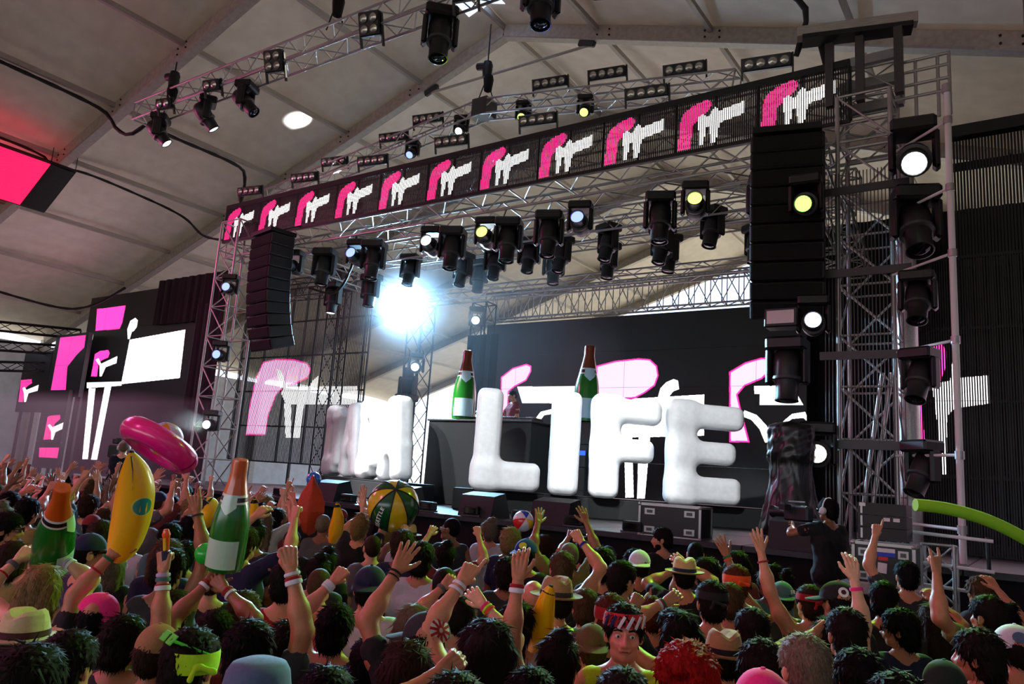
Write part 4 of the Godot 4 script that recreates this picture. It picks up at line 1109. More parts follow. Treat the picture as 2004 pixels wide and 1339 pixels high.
func pink_panel(at: Vector3, up: Vector3, along: Vector3, power: float, label: String) -> void:
	var p := thing("led_screen", label, "screen", at)
	var x := (along - up * along.dot(up)).normalized()
	p.basis = Basis(x, up, x.cross(up))
	var pm := glow(Color(1.0, 0.10, 0.32), 1.25)
	for c in 4:
		var w := 1.8 if c < 3 else 0.6
		var cx := -3.0 + 0.9 + c * 1.8 if c < 3 else 2.7
		for r in 2:
			var s := Shape.new()
			for k in 22:
				s.box(Vector3(cx, -0.8 + r * 0.8 + 0.8 * k / 22.0 + 0.018, 0.0), Vector3(w - 0.02, 0.026, 0.02))
			part(p, "led_panel" if c < 3 else "dark_led_panel", s.mesh(), pm if c < 3 else M.black)
	for y in [-0.82, 0.0, 0.82]:
		slab(p, "rail", Vector3(0, y, -0.05), Vector3(6.0, 0.06, 0.06), M.black)
	for ux in [-3.0, -1.2, 0.6, 2.4, 3.0]:
		slab(p, "upright", Vector3(ux, 0, -0.06), Vector3(0.05, 1.7, 0.06), M.black)
		rod(p, "hanging_wire", Vector3(ux, 0.82, -0.05), Vector3(ux, 0.82, -0.05) + p.basis.inverse() * Vector3(0, maxf(0.2, roof_under(at.x) + 0.25 - at.y - up.y * 0.82), 0), 0.01, M.cable)
	var al := AreaLight3D.new()
	al.name = "pink_panel_light"
	al.area_size = Vector2(5.4, 1.6)
	al.light_color = Color(1.0, 0.45, 0.72)
	al.light_energy = power
	al.area_range = 60.0
	al.shadow_enabled = true
	p.add_child(al)
	al.transform = Transform3D(Basis(Vector3.UP, PI), Vector3(-0.3, 0, 0.12))


# ---- smoke drifting over the stage --------------------------------------------------
func build_haze() -> void:
	var fogs := [
		["thin smoke hanging over the stage around the blinding lamp", Vector3(-14.6, 5.6, -16.3), Vector3(11.0, 7.6, 4.4), 0.018],
		["pale smoke drifting before the side screens", Vector3(-23.0, 1.9, -10.5), Vector3(13.0, 3.7, 2.6), 0.055],
		["dense pale puff of smoke around the blinding lamp", Vector3(-15.2, 7.1, -15.9), Vector3(4.2, 3.6, 2.6), 0.10, true],
	]
	for f in fogs:
		var v := FogVolume.new()
		v.name = numbered("smoke")
		v.shape = RenderingServer.FOG_VOLUME_SHAPE_BOX if f.size() < 5 else RenderingServer.FOG_VOLUME_SHAPE_ELLIPSOID
		v.size = f[2]
		var m := FogMaterial.new()
		m.density = f[3]
		m.albedo = Color(0.95, 0.97, 1.0)
		v.material = m
		add_child(v)
		v.position = f[1]
		v.set_meta("kind", "stuff")
		v.set_meta("label", f[0])
		v.set_meta("category", "smoke")


# ---- trusses, towers, hoists, cables ------------------------------------------------
func truss(called: String, label: String, a: Vector3, b: Vector3, size: Vector2, step: float, m: Material, up := Vector3.UP, r := 0.026, zig := true) -> Node3D:
	var o := thing(called, label, "tower" if called.contains("tower") else "truss", a)
	var d := (b - a).normalized()
	var side := d.cross(up).normalized()
	up = side.cross(d).normalized()
	var ln := (b - a).length()
	var corner := func(k: int) -> Vector3:
		return side * size.x * (-0.5 if k == 0 or k == 3 else 0.5) + up * size.y * (-0.5 if k < 2 else 0.5)
	for k in 4:
		var c: Vector3 = corner.call(k)
		rod(o, "chord", c, c + d * ln, r, m)
	var n := maxi(1, roundi(ln / step))
	for f in 4:
		var p: Vector3 = corner.call(f)
		var q: Vector3 = corner.call((f + 1) % 4)
		for j in n:
			var t0 := ln * j / n
			var t1 := ln * (j + 1) / n
			if j % 2 == 0 or not zig:
				rod(o, "brace", p + d * t0, q + d * t1, r * 0.5, m)
			else:
				rod(o, "brace", q + d * t0, p + d * t1, r * 0.5, m)
			if not zig:
				rod(o, "rung", p + d * t0, q + d * t0, r * 0.5, m)
	for e in [0.0, ln]:
		for f in 4:
			rod(o, "end_bar", corner.call(f) + d * e, corner.call((f + 1) % 4) + d * e, r * 0.7, m)
	return o


func cable(label: String, pts: Array, r := 0.03, group := "") -> void:
	var cv := Curve3D.new()
	for p in pts:
		cv.add_point(p)
	for k in pts.size():
		var t: Vector3 = (pts[mini(k + 1, pts.size() - 1)] - pts[maxi(k - 1, 0)]) / 6.0
		cv.set_point_in(k, -t)
		cv.set_point_out(k, t)
	var p := PackedVector3Array()
	var rr := PackedFloat32Array()
	var ln := cv.get_baked_length()
	var n := maxi(8, int(ln / 0.2))
	for k in n + 1:
		p.append(cv.sample_baked(ln * k / n, true))
		rr.append(r * (1.0 + 0.15 * sin(k * 2.1)))
	single("cable", Shape.new().tube(p, rr, 7), M.cable, label, "cable", Vector3.ZERO, group)


func roof_under(x: float) -> float:
	return RIDGE_Y - PITCH * absf(x - RIDGE_X)


func hoist(at: Vector3, top: float, label: String) -> void:
	var o := thing("chain_hoist", label, "hoist", at, "chain hoists on the roof beams")
	part(o, "body", Shape.new().lathe([Vector2(0.0, -0.22), Vector2(0.1, -0.2), Vector2(0.12, 0.0), Vector2(0.1, 0.2), Vector2(0.0, 0.22)], 12).mesh(), M.fixture)
	part(o, "motor", Shape.new().lathe([Vector2(0.0, -0.2), Vector2(0.09, -0.19), Vector2(0.09, 0.19), Vector2(0.0, 0.2)], 12, Transform3D(Basis(Vector3(0, 0, 1), PI / 2.3), Vector3(-0.1, 0.12, 0))).mesh(), M.fixture)
	rod(o, "chain", Vector3(0, 0.2, 0), Vector3(0, top - at.y - 0.02, 0), 0.016, M.dark_steel)
	part(o, "chain_bag", Shape.new().lathe([Vector2(0.02, -0.62), Vector2(0.09, -0.58), Vector2(0.12, -0.3), Vector2(0.1, -0.2)], 10, Transform3D(Basis(), Vector3(0.1, 0, 0.05))).mesh(), M.drape)
	for sx in [-0.22, 0.22]:
		rod(o, "sling", Vector3(0, -0.2, 0), Vector3(sx, -0.75, 0), 0.014, M.dark_steel)


func build_rigging() -> void:
	# near truss over the crowd
	truss("lighting_truss", "aluminium lighting truss hung over the crowd under the roof beam", Vector3(-17.2, 10.22, -8.7), Vector3(-4.6, 10.22, -8.7), Vector2(0.42, 0.42), 0.42, M.alu)
	truss("lighting_truss", "aluminium lighting truss over the back of the crowd behind the viewer", Vector3(-12.0, 9.5, -1.2), Vector3(-1.5, 9.5, -1.2), Vector2(0.42, 0.42), 0.6, M.alu)
	hoist(Vector3(-15.9, 10.72, -8.62), roof_under(-15.9), "black chain hoist at the cable end of the crowd truss")
	hoist(Vector3(-10.6, 11.2, -8.62), roof_under(-10.6), "black chain hoist beside the ridge over the crowd truss")
	# header truss under the banner
	truss("header_truss", "long aluminium header truss below the banner of small pink figures", Vector3(-18.2, 7.98, -12.35), Vector3(-1.6, 7.98, -12.35), Vector2(0.6, 0.42), 0.55, M.alu, Vector3.UP, 0.032)
	truss("header_truss", "upper truss behind the banner of small pink figures", Vector3(-18.2, 9.0, -12.6), Vector3(-1.6, 9.0, -12.6), Vector2(0.5, 0.5), 0.55, M.alu)
	# kinked truss behind the banner
	for sg in [-1.0, 1.0]:
		var e := Vector3(-18.2, 9.75, -13.0) if sg < 0 else Vector3(-4.4, 9.9, -13.0)
		truss("gable_truss", "aluminium truss sloping down from the hoist towards the %s" % ("dark side tower" if sg < 0 else "scaffold tower by the white pole"), Vector3(-10.35, 10.75, -13.0), e, Vector2(0.36, 0.36), 0.4, M.alu)
	slab(thing("truss_corner", "cube corner block joining the two sloping trusses under the hoist", "truss", Vector3(-10.35, 10.75, -13.0)), "corner_block", Vector3.ZERO, Vector3(0.42, 0.42, 0.42), M.steel)
	hoist(Vector3(-10.35, 11.75, -13.0), 12.96, "black chain hoist above the kink of the sloping trusses")
	# cross trusses over the stage
	truss("stage_truss", "aluminium truss full of hanging lamps across the middle of the stage", Vector3(-15.2, 8.15, -14.6), Vector3(-2.6, 8.15, -14.6), Vector2(0.5, 0.5), 0.55, M.alu)
	truss("stage_truss", "slim pink-lit truss in front of the screen support over the stage", Vector3(-16.0, 7.55, -17.0), Vector3(-3.4, 7.55, -17.0), Vector2(0.45, 0.32), 0.5, M.alu)
	truss("stage_truss", "tall truss with long diagonal webs carrying the black back screen", Vector3(-14.2, 7.62, -18.9), Vector3(-4.4, 7.62, -18.9), Vector2(0.4, 0.85), 0.45, M.alu, Vector3.UP, 0.03, false)
	truss("stage_truss", "plain cross truss between the middle lamps and the screen support", Vector3(-14.8, 8.5, -16.2), Vector3(-3.0, 8.5, -16.2), Vector2(0.5, 0.5), 0.6, M.alu)
	truss("side_truss", "aluminium truss running back from the header beside the black speaker hang", Vector3(-16.6, 7.85, -12.6), Vector3(-16.2, 7.7, -18.5), Vector2(0.45, 0.45), 0.5, M.alu)
	truss("side_truss", "aluminium truss running back over the stage from the scaffold tower", Vector3(-3.0, 8.1, -12.6), Vector3(-3.4, 7.8, -18.9), Vector2(0.45, 0.45), 0.5, M.alu)
	truss("box_truss", "black box truss ending in a cube corner behind the mesh screen", Vector3(-23.0, 8.3, -16.8), Vector3(-18.6, 8.15, -16.5), Vector2(0.55, 0.6), 0.5, M.dark_steel)
	# towers: front pair, then three slim ones behind the stage
	truss("scaffold_tower", "big aluminium scaffold tower behind the upright mesh strips", Vector3(-2.05, 1.7, -12.3), Vector3(-2.05, 8.6, -12.3), Vector2(0.75, 0.75), 0.75, M.alu, Vector3(0, 0, 1), 0.035, false)
	truss("scaffold_tower", "scaffold tower with blue lamps beside the side screen", Vector3(-17.5, 0, -12.0), Vector3(-17.5, 8.6, -12.0), Vector2(0.75, 0.75), 0.75, M.alu, Vector3(0, 0, 1), 0.032, false)
	truss("scaffold_tower", "slim black tower topped by a cube corner behind the mesh screen", Vector3(-18.4, 1.7, -16.5), Vector3(-18.4, 8.0, -16.5), Vector2(0.5, 0.5), 0.7, M.dark_steel, Vector3(0, 0, 1))
	truss("scaffold_tower", "slim dark tower below the blinding white lamp", Vector3(-15.1, 1.7, -16.8), Vector3(-15.1, 7.3, -16.8), Vector2(0.55, 0.55), 0.6, M.dark_steel, Vector3(0, 0, 1))
	truss("scaffold_tower", "slim dark tower beside the hanging dark drape", Vector3(-13.4, 1.7, -17.6), Vector3(-13.4, 7.4, -17.6), Vector2(0.5, 0.5), 0.6, M.dark_steel, Vector3(0, 0, 1))
	var cc := thing("truss_corner", "black cube corner with round holes on the slim tower top", "truss", Vector3(-18.4, 8.3, -16.5))
	for f in 4:
		var t := Basis(Vector3.UP, f * PI / 2)
		var s := Shape.new()
		for e in 4:
			s.box(t * Vector3(0.26 * (-1 if e == 0 else 1 if e == 1 else 0), 0.26 * (-1 if e == 2 else 1 if e == 3 else 0), 0.31), Vector3(0.62 if e > 1 else 0.12, 0.12 if e > 1 else 0.62, 0.03), t)
			s.box(t * Vector3(0.17 * (1 if e % 2 else -1), 0.17 * (1 if e > 1 else -1), 0.31), Vector3(0.24, 0.1, 0.028), t * Basis(Vector3(0, 0, 1), PI / 4 * (-1 if (e % 2 == 1) == (e > 1) else 1)))
		part(cc, "face_plate", s.mesh(), M.dark_steel)
	# goods on top of the right tower: platform rails and beams
	var cap := thing("tower_railing", "grey beams and railings stacked on top of the scaffold tower", "scaffold", Vector3(-2.05, 8.5, -12.3))
	for k in 3:
		slab(cap, "crossbeam", Vector3(0, 0.2 + k * 0.42, -0.35), Vector3(0.95, 0.16, 0.12), M.alu)
	for sx in [-0.5, -0.05, 0.5]:
		slab(cap, "post", Vector3(sx, 0.55, 0.3), Vector3(0.12, 1.1, 0.12), M.steel)
	slab(cap, "top_beam", Vector3(-0.1, 1.28, 0.32), Vector3(1.75, 0.17, 0.2), M.beam, Basis(Vector3.UP, 0.25))
	slab(cap, "top_beam", Vector3(-0.1, 1.16, 0.3), Vector3(1.6, 0.08, 0.3), M.fixture, Basis(Vector3.UP, 0.25))
	rod(cap, "stay", Vector3(-0.5, 0.5, 0.3), Vector3(-0.75, 1.6, 0.1), 0.05, M.cable)
	for y in [0.0, 0.2, 0.42, 0.6]:
		rod(cap, "rail", Vector3(0.4, y, 0.1), Vector3(1.15, y, 0.1), 0.025, M.alu)
	for x in [0.7, 1.0, 1.15]:
		rod(cap, "rail_post", Vector3(x, -0.4, 0.1), Vector3(x, 0.62, 0.1), 0.025, M.alu)
	# mesh strips and boards dressing the tower front
	var dress := thing("tower_mesh", "dark upright mesh strips with grey cross boards on the scaffold tower", "mesh", Vector3(-2.05, 1.7, -11.86))
	for k in 22:
		rod(dress, "strip", Vector3(-0.55 + k * 0.05, 0, 0), Vector3(-0.55 + k * 0.05, 5.6, 0), 0.007, M.steel)
	for y in [1.45, 2.75, 4.0, 5.3]:
		slab(dress, "cross_board", Vector3(0, y, 0.03), Vector3(1.25, 0.12, 0.03), M.fixture_grey)
	for k in 2:
		rod(dress, "loose_pipe", Vector3(-0.15 + k * 0.12, 0.1, -0.12), Vector3(0.2 + k * 0.12, 2.5, -0.1), 0.03, M.alu)
	# black scrim on scaffolding to the right of the tower
	var scr := thing("scrim_wall", "dark striped scrim wall on scaffolding beyond the white pole", "scrim", Vector3(2.6, 0, -13.9))
	for k in 170:
		slab(scr, "scrim_strip", Vector3(-3.6 + k * 0.045, 4.3, 0), Vector3(0.03, 8.2, 0.012), M.black)
	for y in [1.2, 2.9, 4.6, 6.3, 8.0]:
		slab(scr, "ledger", Vector3(0.2, y, -0.15), Vector3(7.8, 0.12, 0.1), M.dark_steel)
	slab(scr, "top_beam", Vector3(0.2, 8.5, 0.1), Vector3(7.8, 0.2, 0.2), M.black)
	for x in [-1.6, 0.1, 1.9, 3.6]:
		rod(scr, "standard", Vector3(x, 0, -0.3), Vector3(x, 8.6, -0.3), 0.04, M.dark_steel)
		rod(scr, "diagonal", Vector3(x, 6.3, -0.25), Vector3(x + 1.7, 8.0, -0.25), 0.025, M.steel)
	# white pole with rungs holding the side lamps
	var lad := thing("lamp_ladder", "tall white pole with short rungs beside the moving lamps", "pole", Vector3(-0.85, 1.55, -11.0))
	rod(lad, "pole", Vector3(0, 0, 0), Vector3(0, 6.3, 0), 0.042, M.white)
	rod(lad, "pole_top", Vector3(0, 6.3, 0), Vector3(0, 6.42, 0), 0.06, M.alu)
	for y in [0.55, 1.45, 2.9, 4.05, 4.95, 5.9]:
		rod(lad, "rung", Vector3(0, y, 0), Vector3(-0.85, y + 0.02, -0.9), 0.02, M.white)
		rod(lad, "clamp", Vector3(0, y - 0.05, 0), Vector3(0, y + 0.05, 0), 0.055, M.alu)
	# grey column behind the lamps
	single("upright_tube", Shape.new().lathe([Vector2(0.15, 0), Vector2(0.15, 6.0)], 16), M.alu, "thick grey upright tube behind the hanging side lamps", "post", Vector3(-1.62, 1.7, -12.75))
	# speaker hangs
	speaker_hang(Vector3(-3.1, 8.0, -11.6), deg_to_rad(14.0), "black line of speakers hung in front of the scaffold tower")
	speaker_hang(Vector3(-15.6, 8.0, -11.6), deg_to_rad(-10.0), "black line of speakers hung beside the dark side tower")
	# dark drapes and boxes at the sides
	drape("dark hanging drape beside the black back screen", Vector3(-13.15, 5.3, -17.3), 1.1, 2.2)
	drape("black drape hung above the black side screen", Vector3(-20.4, 6.9, -12.53), 3.4, 1.4)
	drape("black drape beside the dark side tower", Vector3(-18.8, 3.8, -12.25), 1.3, 5.6)
	# cables slung along the roof
	cable("black cable bundle slung along the purlin to the crowd truss", [Vector3(-18.4, 10.55, -3.95), Vector3(-18.4, 10.55, -6.0), Vector3(-18.35, 10.45, -8.2), Vector3(-18.15, 10.05, -8.6), Vector3(-17.75, 9.85, -8.75), Vector3(-17.35, 10.1, -8.9)], 0.045)
	cable("black cable running along the purlin from the crowd truss to the banner", [Vector3(-17.5, 10.2, -9.1), Vector3(-17.9, 10.4, -9.5), Vector3(-18.3, 10.5, -10.0), Vector3(-18.3, 10.5, -12.0), Vector3(-18.45, 10.3, -12.5), Vector3(-18.5, 9.5, -12.5)], 0.045)
	cable("thin black cable sagging from the pink panel to the banner", [Vector3(-21.0, 9.4, -8.6), Vector3(-20.9, 9.65, -9.2), Vector3(-20.85, 9.55, -11.0), Vector3(-20.6, 9.3, -12.1), Vector3(-19.8, 8.7, -12.3), Vector3(-18.7, 8.4, -12.3)], 0.035)
	cable("black cable along the low purlin above the pink panel", [Vector3(-20.85, 9.8, -3.95), Vector3(-20.85, 9.78, -6.0), Vector3(-20.9, 9.72, -8.2), Vector3(-21.0, 9.4, -8.4)], 0.035)
	cable("black cable hanging in a deep loop over the side screens", [Vector3(-27.5, 7.3, -9.0), Vector3(-26.5, 6.9, -11.5), Vector3(-25.0, 6.9, -12.0), Vector3(-23.8, 7.5, -12.4)], 0.04)
	cable("black cable draped over the scaffold tower top", [Vector3(-3.4, 10.7, -11.5), Vector3(-2.9, 10.3, -11.9), Vector3(-3.1, 9.6, -12.1)], 0.05)
	cable("black cable hanging from the rafter beyond the white pole", [Vector3(0.2, 9.45, -13.6), Vector3(0.1, 8.9, -13.5), Vector3(0.5, 7.6, -13.6), Vector3(0.6, 6.4, -13.7)], 0.03)
	cable("black cable looped under the header beside the speaker hang", [Vector3(-13.6, 8.0, -12.5), Vector3(-13.9, 7.2, -12.7), Vector3(-14.6, 6.7, -12.9), Vector3(-15.6, 6.9, -12.9)], 0.03)
	# scaffold rails at the far side
	for k in 3:
		truss("side_truss", ["dark pipe truss under the low roof beyond the side screens", "middle dark pipe truss below the low roof beyond the side screens", "lowest dark pipe truss beyond the side screens"][k], Vector3(-30.5, 6.1 - k * 0.6, -7.5 - k * 1.5), Vector3(-27.4, 6.3 - k * 0.6, -13.0), Vector2(0.3, 0.3), 0.5, M.dark_steel).set_meta("group", "dark trusses at the low eave")


func drape(label: String, c: Vector3, w: float, h: float) -> void:
	var s := Shape.new()
	var n := int(w * 14)
	for k in n:
		var xs := []
		for e in 2:
			var u := float(k + e) / n
			xs.append(Vector3(-w / 2 + w * u, 0, 0.05 * sin(u * w * 16.0) + 0.02 * sin(u * w * 37.0)))
		s.quad(xs[0] + Vector3(0, -h / 2, 0), xs[1] + Vector3(0, -h / 2, 0), xs[1] * Vector3(1, 1, 0.5) + Vector3(0, h / 2, 0), xs[0] * Vector3(1, 1, 0.5) + Vector3(0, h / 2, 0))
	smooth_normals(s)
	single("drape", s, M.drape, label, "drape", c)


func speaker_hang(top: Vector3, turn: float, label: String) -> void:
	var o := thing("speaker_array", label, "speakers", top)
	o.rotation.y = turn
	slab(o, "fly_bar", Vector3(0, -0.06, 0), Vector3(1.0, 0.1, 0.7), M.dark_steel)
	var y := -0.14
	var z := 0.0
	var tilt := 0.0
	var cab := Shape.new()
	cab.cbox(Vector3.ZERO, Vector3(1.08, 0.27, 0.62), 0.02)
	var grille := Shape.new()
	grille.cbox(Vector3(0, 0, 0.315), Vector3(1.0, 0.22, 0.02), 0.008)
	var cm := cab.mesh()
	var gm := grille.mesh()
	for k in 10:
		tilt = 0.004 * k * k
		var b := Basis(Vector3(1, 0, 0), tilt)
		y -= 0.28 * cos(tilt)
		z -= 0.28 * sin(tilt)
		var p := part(o, "cabinet", cm, M.black, Transform3D(b, Vector3(0, y + 0.14, z)))
		part(p, "grille", gm, M.drape)
	for sx in [-0.4, 0.4]:
		rod(o, "rigging_chain", Vector3(sx, 0, 0), Vector3(sx, 0.25, -0.5), 0.02, M.dark_steel)


# ---- lamps -------------------------------------------------------------------------
var lamp_base: ArrayMesh
var lamp_arm: ArrayMesh
var lamp_head: ArrayMesh
var lamp_lens: ArrayMesh
var lamp_rim: ArrayMesh
var lit_mats := {}

func mover(at: Vector3, aim: Vector3, size: float, lit: Color, energy: float, label: String, group: String, hang := Vector3.DOWN, cone := 14.0) -> Node3D:
	if lamp_base == null:
		lamp_base = Shape.new().cbox(Vector3(0, 0, 0), Vector3(0.44, 0.16, 0.36), 0.03).mesh()
		lamp_arm = Shape.new().cbox(Vector3(0, 0, 0), Vector3(0.075, 0.44, 0.17), 0.03).mesh()
		lamp_head = Shape.new().lathe([Vector2(0, -0.3), Vector2(0.1, -0.295), Vector2(0.15, -0.24), Vector2(0.165, -0.1), Vector2(0.155, 0.05), Vector2(0.13, 0.12), Vector2(0.125, 0.3), Vector2(0.135, 0.33), Vector2(0.12, 0.335), Vector2(0.115, 0.3)], 18).mesh()
		lamp_rim = Shape.new().lathe([Vector2(0.135, 0.05), Vector2(0.172, 0.055), Vector2(0.172, 0.09), Vector2(0.13, 0.1)], 18).mesh()
		lamp_lens = Shape.new().lathe([Vector2(0.118, 0.3), Vector2(0.09, 0.322), Vector2(0.05, 0.332), Vector2(0.0, 0.335)], 18).mesh()
	var o := thing("moving_lamp", label, "stage lamp", at, group)
	var h := hang.normalized()
	var f := aim.normalized()
	var s := size
	var side := h.cross(f)
	side = side.normalized() if side.length() > 0.1 else h.cross(Vector3(0, 0, 1) if absf(h.z) < 0.8 else Vector3(1, 0, 0)).normalized()
	var b := Basis(side, -h, side.cross(-h)).orthonormalized()
	part(o, "base", lamp_base, M.fixture, Transform3D(b.scaled_local(Vector3.ONE * s), h * 0.08 * s))
	for sg in [-1.0, 1.0]:
		part(o, "yoke_arm", lamp_arm, M.fixture, Transform3D(b.scaled_local(Vector3.ONE * s), h * 0.34 * s + side * 0.205 * s * sg))
	var hb := Basis(side, f, side.cross(f)).orthonormalized()
	var ht := Transform3D(hb.scaled_local(Vector3.ONE * s), h * 0.42 * s)
	var hd := part(o, "head", lamp_head, M.fixture, ht)
	part(hd, "rim", lamp_rim, M.fixture_grey)
	if lit.a > 0.0:
		var key := lit.to_html() + str(energy > 0)
		if not lit_mats.has(key):
			lit_mats[key] = glow(lit.lerp(Color.WHITE, 0.25), 1.8)
		part(hd, "lens", lamp_lens, lit_mats[key])
		if energy > 0:
			var sp := SpotLight3D.new()
			sp.name = "lamp_light"
			sp.light_color = lit
			sp.light_energy = energy
			sp.light_size = 0.1 * s
			sp.spot_angle = cone
			sp.spot_angle_attenuation = 0.5
			sp.spot_range = 60.0
			sp.spot_attenuation = 2.0
			sp.shadow_enabled = true
			o.add_child(sp)
			sp.position = h * 0.42 * s + f * 0.36 * s
			sp.look_at_from_position(o.position + sp.position, o.position + sp.position + f, Vector3.UP if absf(f.y) < 0.95 else Vector3.RIGHT)
	else:
		part(hd, "lens", lamp_lens, M.lens)
	return o


func blinder(at: Vector3, face_: Vector3, cells: int, rows: int, label: String, group: String) -> void:
	var o := thing("blinder_lamp", label, "stage lamp", at, group)
	var z := face_.normalized()
	var x := Vector3.UP.cross(z).normalized()
	o.basis = Basis(x, z.cross(x), z)
	var w := cells * 0.19
	var h := rows * 0.19
	part(o, "housing", Shape.new().cbox(Vector3.ZERO, Vector3(w + 0.04, h + 0.04, 0.14), 0.02).mesh(), M.fixture)
	var ring := Shape.new().lathe([Vector2(0.088, 0.07), Vector2(0.09, 0.09), Vector2(0.078, 0.092), Vector2(0.05, 0.06)], 14, Transform3D(Basis(Vector3(1, 0, 0), PI / 2), Vector3.ZERO)).mesh()
	var dish := Shape.new().lathe([Vector2(0.075, 0.082), Vector2(0.04, 0.095), Vector2(0.0, 0.1)], 14, Transform3D(Basis(Vector3(1, 0, 0), PI / 2), Vector3.ZERO)).mesh()
	for c in cells:
		for r in rows:
			var p := Vector3(-w / 2 + 0.19 * (c + 0.5), -h / 2 + 0.19 * (r + 0.5), 0)
			var q := part(o, "lens_ring", ring, M.fixture_grey, Transform3D(Basis(), p))
			part(q, "lens", dish, M.reflector)
	for sx in [-0.5, 0.5]:
		slab(o, "bracket", Vector3(sx * (w + 0.06), -h * 0.3, -0.02), Vector3(0.03, h + 0.18, 0.05), M.fixture)


func build_fixtures() -> void:
	var off := Color(0, 0, 0, 0)
	var white := Color(0.95, 0.98, 1.0)
	var blue := Color(0.35, 0.45, 1.0)
	var lime := Color(0.75, 1.0, 0.25)
	var green := Color(0.55, 1.0, 0.22)
	var g1 := "moving lamps under the crowd truss"
	mover(Vector3(-16.35, 10.0, -8.7), Vector3(4.4, -6.6, -4.2), 1.0, white, 150.0, "lit moving lamp at the cable end of the crowd truss", g1, Vector3.DOWN, 15.0)
	mover(Vector3(-14.55, 10.0, -8.7), Vector3(2.6, -6.6, -4.6), 1.0, white, 150.0, "lit moving lamp second from the cable end of the crowd truss", g1, Vector3.DOWN, 15.0)
	mover(Vector3(-13.2, 10.0, -8.7), Vector3(0.65, -0.7, -0.3), 1.0, off, 0.0, "dark tilted moving lamp third from the cable end of the crowd truss", g1)
	mover(Vector3(-8.0, 10.02, -8.7), Vector3(0.1, -1.0, 0.1), 1.25, off, 0.0, "big dark moving lamp pointing down from the crowd truss near the ridge", g1)
	mover(Vector3(-6.0, 10.02, -8.7), Vector3(0.12, -1.0, 0.1), 1.25, off, 0.0, "big dark moving lamp pointing down past the ridge of the tent", g1)
	mover(Vector3(-4.95, 10.02, -8.7), Vector3(-1.8, -6.7, -4.3), 1.0, white, 60.0, "lit white moving lamp at the far end of the crowd truss", g1, Vector3.DOWN, 11.0)
	var nb := 0
	for x in [-15.75, -14.0, -12.0, -9.4, -7.3, -5.0]:
		nb += 1
		blinder(Vector3(x, 10.02, -8.42), Vector3(0.25, -0.35, 1), 2, 1 if x < -13 else 2, "small dark lamp clipped to the crowd truss, %s from its cable end" % NTH[nb - 1], "two-lens lamps on the crowd truss")
	nb = 0
	for x in [-17.4, -15.2, -12.8, -10.4, -8.15, -5.75, -3.55]:
		nb += 1
		blinder(Vector3(x, 9.55, -12.0), Vector3(0.2, -0.25, 1), 4, 1, "dark row of four round lamps on the banner, %s from the dark tower" % NTH[nb - 1], "four-lens lamp bars on the banner")
	nb = 0
	for p in [Vector3(-15.2, 10.35, -12.9), Vector3(-13.1, 10.6, -12.9), Vector3(-12.0, 10.85, -12.9), Vector3(-8.5, 10.9, -12.9), Vector3(-7.1, 10.75, -12.9), Vector3(-5.4, 10.4, -12.9)]:
		nb += 1
		blinder(p, Vector3(0.2, -0.3, 1), 4, 1, "dark row of four round lamps on the sloping truss, %s from the dark tower" % NTH[nb - 1], "four-lens lamp bars on the sloping truss")
	# lamps on a second truss over the back of the crowd light the letters
	for d in [[-3.4, Vector3(-5.6, 3.0, -13.9)], [-5.6, Vector3(-8.0, 3.0, -12.5)], [-8.6, Vector3(-13.2, 3.0, -13.7)]]:
		var at := Vector3(d[0], 9.3, -1.2)
		mover(at, d[1] - at, 1.0, white, 140.0, "lit white lamp on the rear crowd truss aimed at %s" % ("letter E" if d[0] > -4 else "letter I" if d[0] > -7 else "the edge-on letters"), "lamps on the rear crowd truss", Vector3.DOWN, 9.0)
	mover(Vector3(-18.6, 0.0, -10.9), Vector3(-0.75, 0.35, 0.1), 0.9, Color(0.7, 0.86, 1.0), 40.0, "lit floor lamp in the smoke at the foot of the dark tower", "lit lamps on the dark tower", Vector3.UP, 35.0)
	# lamps under the sloping truss
	for d in [[-9.23, 10.55, lime], [-7.64, 10.3, lime], [-11.0, 10.6, white], [-12.5, 10.3, blue]]:
		mover(Vector3(d[0], d[1] + 0.12, -13.0), Vector3(0.3, -0.6, 0.7), 0.75, d[2], 6.0, "small lit %s lamp under the sloping truss" % (("lime" if d[0] < -9 else "outer lime") if d[2] == lime else "white" if d[2] == white else "blue"), "lit lamps under the sloping truss")
	# header lamps
	var cols := [[-15.64, white, "white"], [-13.36, blue, "blue"], [-11.02, white, "white"], [-9.5, lime, "lime"], [-7.23, blue, "blue"], [-4.89, lime, "lime"]]
	nb = 0
	for c in cols:
		nb += 1
		mover(Vector3(c[0], 7.75, -12.35), Vector3(0.35, 0.12, 1.0), 1.05, c[1], 28.0, "lit %s moving lamp under the header truss, %s from the dark tower" % [c[2], NTH[nb - 1]], "lit lamps under the header truss", Vector3.DOWN, 22.0)
	nb = 0
	for x in [-14.6, -12.9, -10.5, -9.0, -8.0, -5.6, -3.7]:
		nb += 1
		mover(Vector3(x, 7.7, -12.45), Vector3(0.05, -1.0, 0.12), 1.25, off, 0.0, "dark moving lamp hanging from the header truss, %s from the dark tower" % NTH[nb - 1], "dark lamps under the header truss")
	# side lamps on the dark tower
	for y in [6.65, 4.9, 3.14]:
		mover(Vector3(-17.1, y + 0.4, -11.6), Vector3(0.55, 0.0, 0.85), 0.9, blue if y > 4 else white, 20.0, ("lit blue lamp at the top of the dark tower" if y > 6 else "lit blue lamp half-way up the dark tower") if y > 4 else "lit white lamp low on the dark scaffold tower", "lit lamps on the dark tower", Vector3.DOWN, 20.0)
	# lamps by the scaffold tower
	mover(Vector3(-2.72, 7.05, -11.2), Vector3(0.1, -0.35, 1.0), 1.0, green, 42.0, "lit green lamp in front of the black speaker hang", "lit lamps by the scaffold tower", Vector3.DOWN, 42.0)
